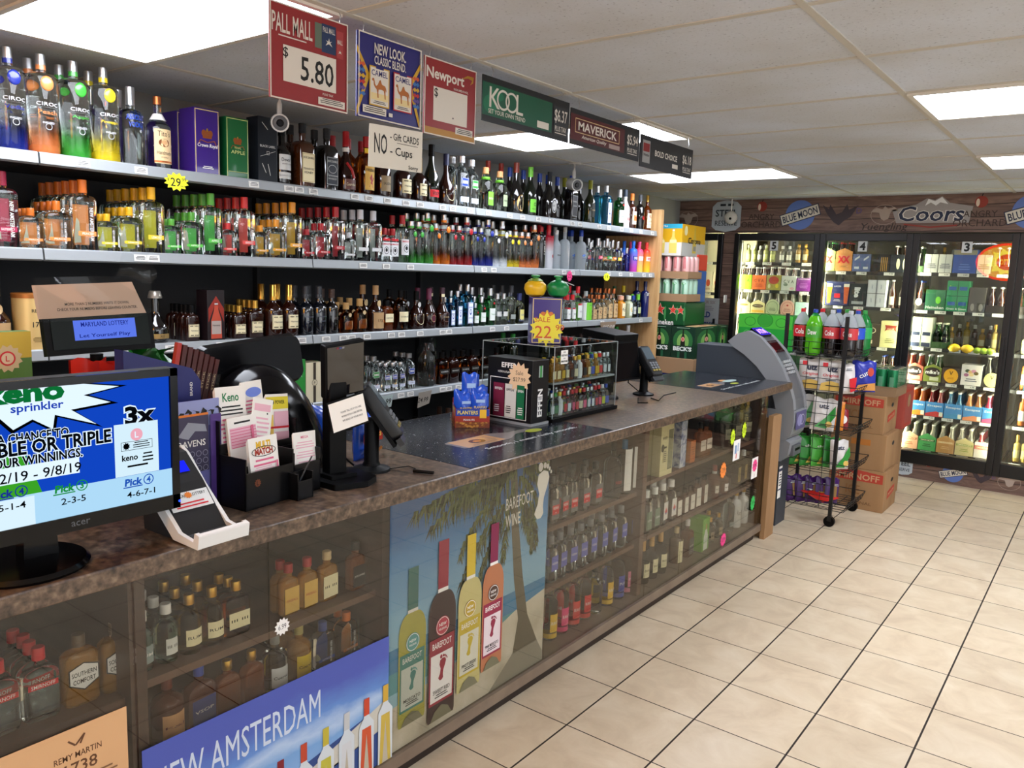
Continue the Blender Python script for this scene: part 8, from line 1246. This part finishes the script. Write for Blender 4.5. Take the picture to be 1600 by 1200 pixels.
# wire snack rack
WK = mat('#101113', rough=.4); rk = thing('snack_rack', 'black wire snack rack on casters beside the cash machine', 'rack', (-.16, 3.075, 0))
px = [(-.20, -.25), (.19, -.25), (-.20, .25), (.21, .25)]
for x, y in px:
    mb = MB(); mb.box(x-.011, x+.011, y-.011, y+.011, .07, 1.42 if y < 0 else 1.2, WK); mb.out('post', rk)
    mb = MB(); mb.T = Matrix.Translation((x, y, .036)) @ Matrix.Rotation(math.radians(90), 4, 'X'); mb.lathe([(.036, -.014), (.036, .014)], BLACK, 18); mb.T = None; mb.box(x-.012, x+.012, y-.02, y+.02, .04, .075, WK); mb.out('caster', rk)
mb = MB()
for k in range(1, 5): x = -.2+.39*k/5; mb.tube([(x, -.25, .12), (x, -.25, 1.24)], .0022, WK, 5)
for k in range(15): z = .12+.08*k; mb.tube([(-.2, -.25, z), (.19, -.25, z)], .0022, WK, 5)
mb.out('side_grid', rk)
for i, z in enumerate((1.14, .90, .635, .375, .11)):
    mb = MB(); X0, X1 = -.2, .27 if i else .25
    if i == 0: mb.box(-.2, .24, -.24, .24, -.004+z, z, mat('#b9b6ac', rough=.5))
    for k in range(9): y = -.24+.48*k/8; mb.tube([(X0, y, z), (X1, y, z+.0), (X1+.02, y, z+.055)], .0025, WK, 5)
    for k in range(6): x = X0+(X1-X0)*k/5; mb.tube([(x, -.24, z), (x, .24, z)], .0025, WK, 5)
    for dz in (.03, .055): mb.tube([(X1+.02*dz/.055, -.24, z+dz), (X1+.02*dz/.055, .24, z+dz)], .003, WK, 5)
    mb.tube([(X0, -.245, z+.055), (X1+.02, -.245, z+.055)], .003, WK, 5); mb.tube([(X0, .245, z+.055), (X1+.02, .245, z+.055)], .003, WK, 5)
    mb.out('wire_basket', rk)
# two litre bottles
COLA = mat('#120806', rough=.08, coat=1.)
def soda(key, liquid, cap, lm, word, ink, full=.62, shell=None):
    def b(r):
        R = .054; H = .315; gl_ = shell or glass('#eef2f2', ior=1.15)
        prof = [(.036, .004), (.05, .018), (R, .05), (R*.96, .1), (R, .13), (R, .2), (.05, .225), (.03, .27), (.0145, .288)]
        cut = H*full
        def rad(z):
            for (r0, z0), (r1, z1) in zip(prof, prof[1:]):
                if z0 <= z <= z1: return r0+(r1-r0)*(z-z0)/(z1-z0)
            return prof[0][0]
        mb = MB(); mb.lathe([p for p in prof if p[1] < cut]+[(rad(cut), cut)], liquid, 20); mb.out('liquid', r)
        mb = MB(); mb.lathe([(rad(cut), cut+.0005)]+[p for p in prof if p[1] > cut]+[(.0135, .295)], gl_, 20); mb.out('bottle_top', r)
        mb = MB(); mb.lathe([(.0155, .292), (.0155, .312), (.013, .315)], cap, 16); mb.out('cap', r)
        mb = MB(); mb.lathe([(R+.0008, .125), (R+.0008, .2)], lm, 24, caps=False); a = Art(mb, (0, -R-.001, .162), (1, 0, 0), R=R+.001); a.k = 2; a.text(word, 0, 0, .035, ink, w=.06, bold=.02); mb.out('label', r)
    KINDS[key] = (b, 'soda_bottle', 'soda bottle')
CLR = mat('#cfd3d6', rough=.1, trans=.6, ior=1.15); GRT = mat('#2f9a4a', rough=.1, trans=.55, ior=1.15)
soda('coke', COLA, REDB, mat('#c3202a', rough=.4), 'Cola', WHITE, .66, CLR); soda('diet', COLA, mat('#b9bcbe', rough=.4), mat('#c23a3f', rough=.4), 'Coke', WHITE, .66, CLR); soda('dew', mat('#5fc21e', rough=.1, trans=.3), BLUEC, mat('#3f9a2a', rough=.4), 'Dew', WHITE, .86, GRT); soda('pepsi', COLA, BLUEC, mat('#2a50c0', rough=.4), 'pepsi', WHITE, .66, CLR); soda('lime', mat('#1f8a3c', rough=.1, trans=.3), GRN, mat('#2f9f52', rough=.4), '7', WHITE, .8, GRT); soda('seltz', CLR, GRN, mat('#7fb08a', rough=.4), 'Fresca', WHITE, .8, CLR)
for k, x, y, l in (('coke', -0.288, 2.92, 'cola bottle with red cap at the left end'), ('dew', -0.193, 2.88, 'bright green soda bottle in front'), ('diet', -0.086, 2.90, 'diet cola bottle with grey cap left of the rack post'), ('diet', 0.029, 2.90, 'diet cola bottle with grey cap right of the rack post'), ('pepsi', 0.041, 3.03, 'blue labelled cola bottle'), ('lime', 0.056, 3.15, 'green lemon-lime bottle at the right end'),
    ('coke', -0.2, 3.06, 'cola bottle with red cap behind the green one'), ('pepsi', -0.103, 3.1, 'cola bottle with blue cap in the second row'), ('seltz', -0.068, 3.18, 'pale bottle with green cap in the back row'), ('coke', -0.011, 3.24, 'cola bottle with red cap in the back row')):
    put(k, (x, y, 1.1415), 0, l+' on the snack rack')
# bags of chips
CW = mat('#d8d4d0', rough=.3); CGR = mat('#2f8a34', rough=.25); CPU = mat('#3f1c5e', rough=.25); CBL = mat('#2a34a0', rough=.25)
def utz(c, ink): return lambda a, w, h: (a.rect(-w*.35, h*.3, w*.2, h*.12, REDB), a.text('utz', w*.05, h*.22, h*.17, NAVY, w=w*.4, bold=.04), a.text('Original', 0, h*.02, h*.12, REDB, w=w*.66, shear=.2), a.lines(0, -h*.1, w*.5, h*.06, 1, SLATE), a.poly([(-w*.42, -h*.44), (w*.42, -h*.44), (w*.36, -h*.2), (0, -h*.14), (-w*.36, -h*.22)], mat('#c9a54a', rough=.4)))
def swirl(c1, c2): return lambda a, w, h: (a.poly([(-w*.4, -h*.4), (w*.1, -h*.42), (w*.42, h*.0), (w*.36, h*.3), (w*.0, -h*.1)], c1), a.text('utz', -w*.1, h*.25, h*.13, NAVY, w=w*.4, bold=.03), a.ell(w*.18, -h*.28, w*.14, h*.09, c2))
RZ = -math.pi/2+.25
def chips(label, x, y, z, w, h, m, fn, rz=RZ, tilt=-.1, d=.07, roll=0.): snackbag('chip_bag', label, (x-.16+.16, y, z), rz, w, h, d, m, fn, tilt, 'chip bags on the wire rack', 'chip bag', roll=roll)
chips('white chip bag with red and blue lettering, left on the second basket', -0.191, 2.88, .905, .16, .215, CW, utz(0, 0)); chips('white chip bag with red and blue lettering, centre of the second basket', -0.054, 2.87, .905, .16, .215, CW, utz(0, 0)); chips('white and red chip bag at the right end of the second basket', 0.044, 2.90, .905, .13, .2, CW, lambda a, w, h: (a.poly([(-.01, h*.0), (w*.4, h*.05), (w*.3, -h*.4), (-w*.0, -h*.45)], REDB), a.lines(-w*.1, h*.35, w*.4, h*.1, 2, SLATE)), -.6)
chips('blue and purple cheese curl bag on the second basket', 0.1, 3.1, .905, .16, .21, CBL, lambda a, w, h: (a.poly([(-w*.4, -h*.45), (w*.42, -h*.45), (w*.4, -h*.2), (-w*.3, -h*.28)], mat('#c98a3a')), a.text('curls', 0, h*.1, h*.16, WHITE, w=w*.6, rot=.5), a.ell(w*.2, h*.15, .02, .03, mat('#c2402a'))), -1.0)
chips('white and green chip bag left on the third basket', -0.196, 2.9, .64, .17, .225, CW, swirl(CGR, mat('#d8b45a')), RZ, -.1, .07, .2); chips('white and green chip bag in the middle of the third basket', -0.087, 2.87, .64, .16, .22, CW, swirl(CGR, mat('#d8b45a')), RZ+.3, -.1, .07, -.1); chips('orange chip bag on the third basket', -0.035, 2.95, .64, .13, .2, mat('#d9822a', rough=.25), lambda a, w, h: a.text('CRUNCH', 0, h*.1, h*.1, YEL, w=w*.6)); chips('small red chip bag right on the third basket', -0.0, 3.02, .64, .1, .14, mat('#8f2430', rough=.25), lambda a, w, h: a.ell(0, 0, w*.25, h*.2, WHITE), -.9)
for i, (p_, w_, m_) in enumerate(((1248, .15, CGR), (1264, .16, CGR), (1280, .16, mat('#4aa83a', rough=.25)), (1296, .15, CGR))): chips(['leftmost green chip bag', 'second green chip bag', 'third, brighter green chip bag', 'fourth green chip bag'][i]+' on the fourth basket', {1248: -0.228, 1264: -0.158, 1280: -0.093, 1296: -0.029}[p_], 2.9+.015*i, .38, w_, .21, m_, lambda a, w, h: (a.poly([(-w*.3, -h*.4), (w*.35, -h*.4), (w*.2, -h*.15), (-w*.1, -h*.2)], mat('#c9b04a')), a.text('chips', 0, h*.15, h*.1, WHITE, w=w*.6)), -.8+.1*i, -.12, .05, .12-.08*i)
chips('white and green chip bag at the right end of the fourth basket', 0.034, 2.93, .38, .14, .2, CW, swirl(CGR, mat('#d8b45a')), -.7)
for i, X in enumerate([-0.236, -0.178, -0.121, -0.065, -0.014]): chips(['leftmost purple chip bag', 'second purple chip bag', 'middle purple chip bag', 'fourth purple chip bag', 'rightmost purple chip bag'][i]+' on the lowest basket', X, 2.9+.02*i, .115, .13, .18, CPU, lambda a, w, h: (a.cr(0, -h*.05, w*.3, h*.5, mat('#8a6a3a')), a.lines(w*.0, h*.3, w*.5, h*.1, 2, LGREY)), -.8+.08*i, -.1, .045, .1-.06*i)
chips('red and white bag lying flat on the lowest basket', 0.006, 2.93, .155, .2, .2, mat('#c22a24', rough=.25), lambda a, w, h: (a.poly([(-w*.4, h*.1), (w*.4, h*.25), (w*.4, h*.45), (-w*.4, h*.4)], WHITE), a.ell(0, -h*.1, w*.2, h*.1, mat('#d8b45a'))), -.3, -1.35, .05)
# beer stack past the end panel
t = obox('beer_box', 'blue carton with white handle at the foot of the beer stack', -2.05, -1.33, 3.50, 3.95, .42, .83, lambda a, w, h: (a.ell(w*.28, -h*.06, .075, .045, mat('#a9b2b8')), a.cr(0, 0, .001, .001, WHITE)), None, mat('#1a32b8', rough=.4), 'beer box'); obox('beer_box', 'blue carton on the floor under the beer stack', -2.05, -1.33, 3.50, 3.95, 0, .419, None, None, mat('#1a32b8', rough=.4), 'beer box')
obox('tray_base', 'brown carton tray under the dark green beer cartons', -2.05, -1.32, 3.47, 4.19, .831, .965, None, None, mat('#9c7c5c', rough=.7), 'tray')
BK = mat('#0e3020', rough=.4)
def becks(a, w, h):
    a.ell(0, h*.05, w*.42, h*.36, mat('#2c6a38', rough=.4)); a.ell(0, h*.02, w*.25, h*.26, mat('#7fae5a', rough=.4)); a.poly([(-w*.1, -h*.1), (w*.1, -h*.1), (w*.08, h*.15), (w*.03, h*.28), (w*.03, h*.42), (-w*.03, h*.42), (-w*.03, h*.28), (-w*.08, h*.15)], mat('#15180c')); a.ell(0, h*.1, w*.075, h*.075, mat('#d8a090')); a.text('B', 0, h*.1, h*.08, REDB, bold=.03)
    a.rect(-w*.5, -h*.3, w, h*.2, BK); a.text("BECK'S", 0, -h*.2, h*.14, mat('#dfe3e0'), w=w*.78, bold=.05); a.rect(-w*.2, -h*.5, w*.4, h*.2, mat('#1f5a3c')); a.rect(-w*.1, -h*.5, w*.2, h*.2, mat('#0c1c10')); a.lines(0, h*.47, w*.7, h*.04, 1, mat('#9ab8a0'))
for i, x in enumerate((-1.765, -1.547, -1.547)): obox('beer_carton', ['dark green beer carton beside the wooden end panel', 'dark green beer carton right of its twin', 'dark green beer carton behind the right hand one'][i], x, x+.215, 3.5 if i < 2 else 3.96, 3.95 if i < 2 else 4.18, .966, 1.232, becks, becks, BK, 'beer carton')
mb = MB(); mb.box(-1.43, -1.335, 3.52, 3.93, 1.2325, 1.236, KRAFT); a = Art(mb, (-1.38, 3.75, 1.2362), (1, 0, 0), (0, 1, 0)); a.ell(0, 0, .04, .1, mat('#c9a57a')); a.ell(.0, 0, .03, .04, mat('#a5543a')); tag(mb.out('paper_flyer'), 'tan printed flyer lying on the dark green cartons', 'flyer')
def canpack(label, x0, x1, y, z, n, H, m, art, tray, r=.033, topm=SILVER):
    t = thing('can_pack', label, 'can pack', ((x0+x1)/2, y, z)); w = (x1-x0)/2
    mb = MB()
    for b in ((-w, w, -.07, -.067, 0, tray), (-w, w, .197, .2, 0, tray), (-w, -w+.003, -.067, .197, 0, tray), (w-.003, w, -.067, .197, 0, tray), (-w, w, -.067, .197, 0, .003)): mb.box(*b, mat('#9c7c5c', rough=.7))
    mb.out('tray', t)
    for j in range(3):
        for i in range(n):
            mb = MB(); c = (-w+.04+(2*w-.08)*i/(n-1), -.03+.085*j); mb.lathe([(r*.9, .004), (r, .012), (r, H-.018), (r*.82, H-.004)], m, 16, c=c); mb.lathe([(r*.82, H-.004), (r*.83, H), (r*.7, H-.002)], topm, 14, c=c)
            if j == 0: a = Art(mb, (c[0], c[1]-r-.0004, H*.55), (1, 0, 0), R=r+.0004); art(a, H)
            mb.out('can', t)
STG = mat('#15502a', rough=.3, metal=.2)
def hein(a, H): a.star(0, H*.08, .026, mat('#d9d2c0')); a.star(0, H*.08, .021, mat('#d23a2e')); a.text('Heineken', 0, -H*.25, .016, WHITE, w=.045)
t = thing('star_can_pack', 'green can pack with red stars on the beer stack', 'can pack', (-1.6, 3.72, 1.2335))
mb = MB(); mb.box(-.165, .155, -.2, .2, 0, .198, STG); mb.out('wrap', t, bevel=.01); mb = MB(); a = Art(mb, (0, -.2012, .1), (1, 0, 0))
for x, s in ((-.075, .95), (.045, .75), (.115, .7)): a.star(x, .03, .062*s, mat('#d9c9b0')); a.star(x, .03, .052*s, mat('#d23a2e')); a.ell(x+.05*s, .0, .01, .06, mat('#3f8a4a'))
a.text('Heineken', -.05, -.075, .045, WHITE, w=.21, bold=.02); mb.out('front_print', t)
canpack('tray of pale green cans on the star pack', -1.77, -1.44, 3.59, 1.434, 4, .19, mat('#a9cbb4', rough=.3, metal=.2), lambda a, H: (a.ell(.0, H*.25, .02, .01, mat('#4a9a4a')), a.cr(0, -H*.05, .012, H*.5, mat('#4f8f6a')), a.ell(0, -H*.3, .012, .012, mat('#5f9a6a'))), .065)
canpack('tray of pink cans with red fruit on the pale green tray', -1.77, -1.44, 3.59, 1.626, 4, .185, mat('#d8a6a2', rough=.3, metal=.2), lambda a, H: (a.cr(0, H*.15, .018, H*.5, mat('#c4525a')), a.ell(0, -H*.3, .018, .018, mat('#d8502a'))), .06)
CY = mat('#d9a71e', rough=.4)
def corona(a, w, h):
    a.rect(-w/2, -h/2, w, h*.42, mat('#d6d5cf')); a.rect(-w/2, h*.36, w, h*.14, mat('#2fa3c4')); a.text('EXTRA', -w*.1, h*.43, h*.06, WHITE)
    for x in (-w*.18, w*.22): a.poly([(x-.035, -h*.42), (x+.035, -h*.42), (x+.035, -h*.05), (x+.012, h*.1), (x+.01, h*.3), (x-.01, h*.3), (x-.012, h*.1), (x-.035, -h*.05)], mat('#e6cf6a')); a.cr(x, -h*.05, .06, h*.1, mat('#f0e2a8')); a.cr(x, h*.3, .02, h*.05, WHITE)
def coronas(a, w, h):
    a.rect(-w/2, -h/2, w, h*.42, mat('#b9b8b0')); a.text('Corona', .02, h*.0, h*.2, mat('#2a2a22'), w=w*.5, shear=.1); a.poly([(-.02, -h*.4), (.05, -h*.4), (.05, 0), (.028, h*.2), (.026, h*.45), (.004, h*.45), (.002, h*.2), (-.02, 0)], mat('#c9b04a')); a.text('Corona', .01, h*.0, h*.2, mat('#2a2a22'), w=w*.55, shear=.1); a.ell(-w*.35, h*.3, .03, .04, mat('#d9cf9a')); a.cr(.02, -h*.25, .05, .04, mat('#8a8a84'))
obox('beer_box', 'yellow and white beer box with bottles pictured on top of the stack', -1.79, -1.515, 3.52, 3.98, 1.815, 2.075, corona, coronas, CY, 'beer box')
t = thing('soda_can_stack', 'blue and red cartons stacked behind the can trays', 'soda carton', (-1.536, 3.93, 1.237)); K_ = [(0, .17, '#c8381f'), (.172, .46, '#1f5aa8'), (.462, .60, '#d8402a')]
for z0, z1, c in K_:
    mb = MB(); mb.box(-.035, .035, -.1, .1, z0, z1, mat(c, rough=.35)); a = Art(mb, (0, -.1005, (z0+z1)/2), (1, 0, 0)); a.ell(.03, .02, .015, .015, INK); a.text('SODA', -.01, -.01, .02, WHITE, w=.06, rot=math.pi/2 if z1-z0 > .2 else 0); mb.out('carton', t, bevel=.008)
# green light beer box past the cash machine
def bud(a, w, h):
    a.rect(-w/2, h*.12, w, h*.38, mat('#4ab83a', rough=.4)); a.ell(0, h*.35, .07, .05, mat('#2f9a2e')); a.ring(0, h*.35, .07, .06, .006, mat('#1f7a24')); a.ring(-w*.28, h*.3, .05, .04, .005, mat('#1f7a24')); a.ring(w*.3, h*.3, .05, .04, .005, mat('#1f7a24')); a.text('BUD', w*.0, -h*.05, h*.17, mat('#dfe8df'), w=w*.27, bold=.05); a.text('LIGHT', -w*.02, -h*.25, h*.17, mat('#dfe8df'), w=w*.42, bold=.05); a.text('LIME', w*.05, -h*.42, h*.08, mat('#8ad04a'), w=w*.2); a.ring(-w*.33, -h*.05, .03, .03, .004, mat('#6fc96a'))
obox('beer_box', 'bright green light beer box standing before cooler door five', -1.245, -.77, 4.2, 4.5, 1.03, 1.338, bud, None, mat('#1f9a34', rough=.4), 'beer box'); obox('beer_box', 'dark green carton holding up the bright green beer box', -1.25, -.75, 4.19, 4.52, .52, 1.029, None, None, mat('#174a2a', rough=.5), 'beer box'); obox('beer_box', 'plain brown carton on the floor before cooler door five', -1.25, -.75, 4.19, 4.52, 0, .519, None, None, CARD, 'beer box')

# ----------------------------------------------------------------
for k, v in LABELS.items():
    if len(k.split()) > 16 or len(k.split()) < 4: print('LONG', k)
    gs = {SC.objects[n].get('group') for n in v}
    if len(v) > 1: print('DUP', k, len(v), gs)
print('THINGS', len([o for o in SC.objects if o.parent is None]), 'OBJ', len(SC.objects), 'VERTS', sum(len(m.vertices) for m in bpy.data.meshes))
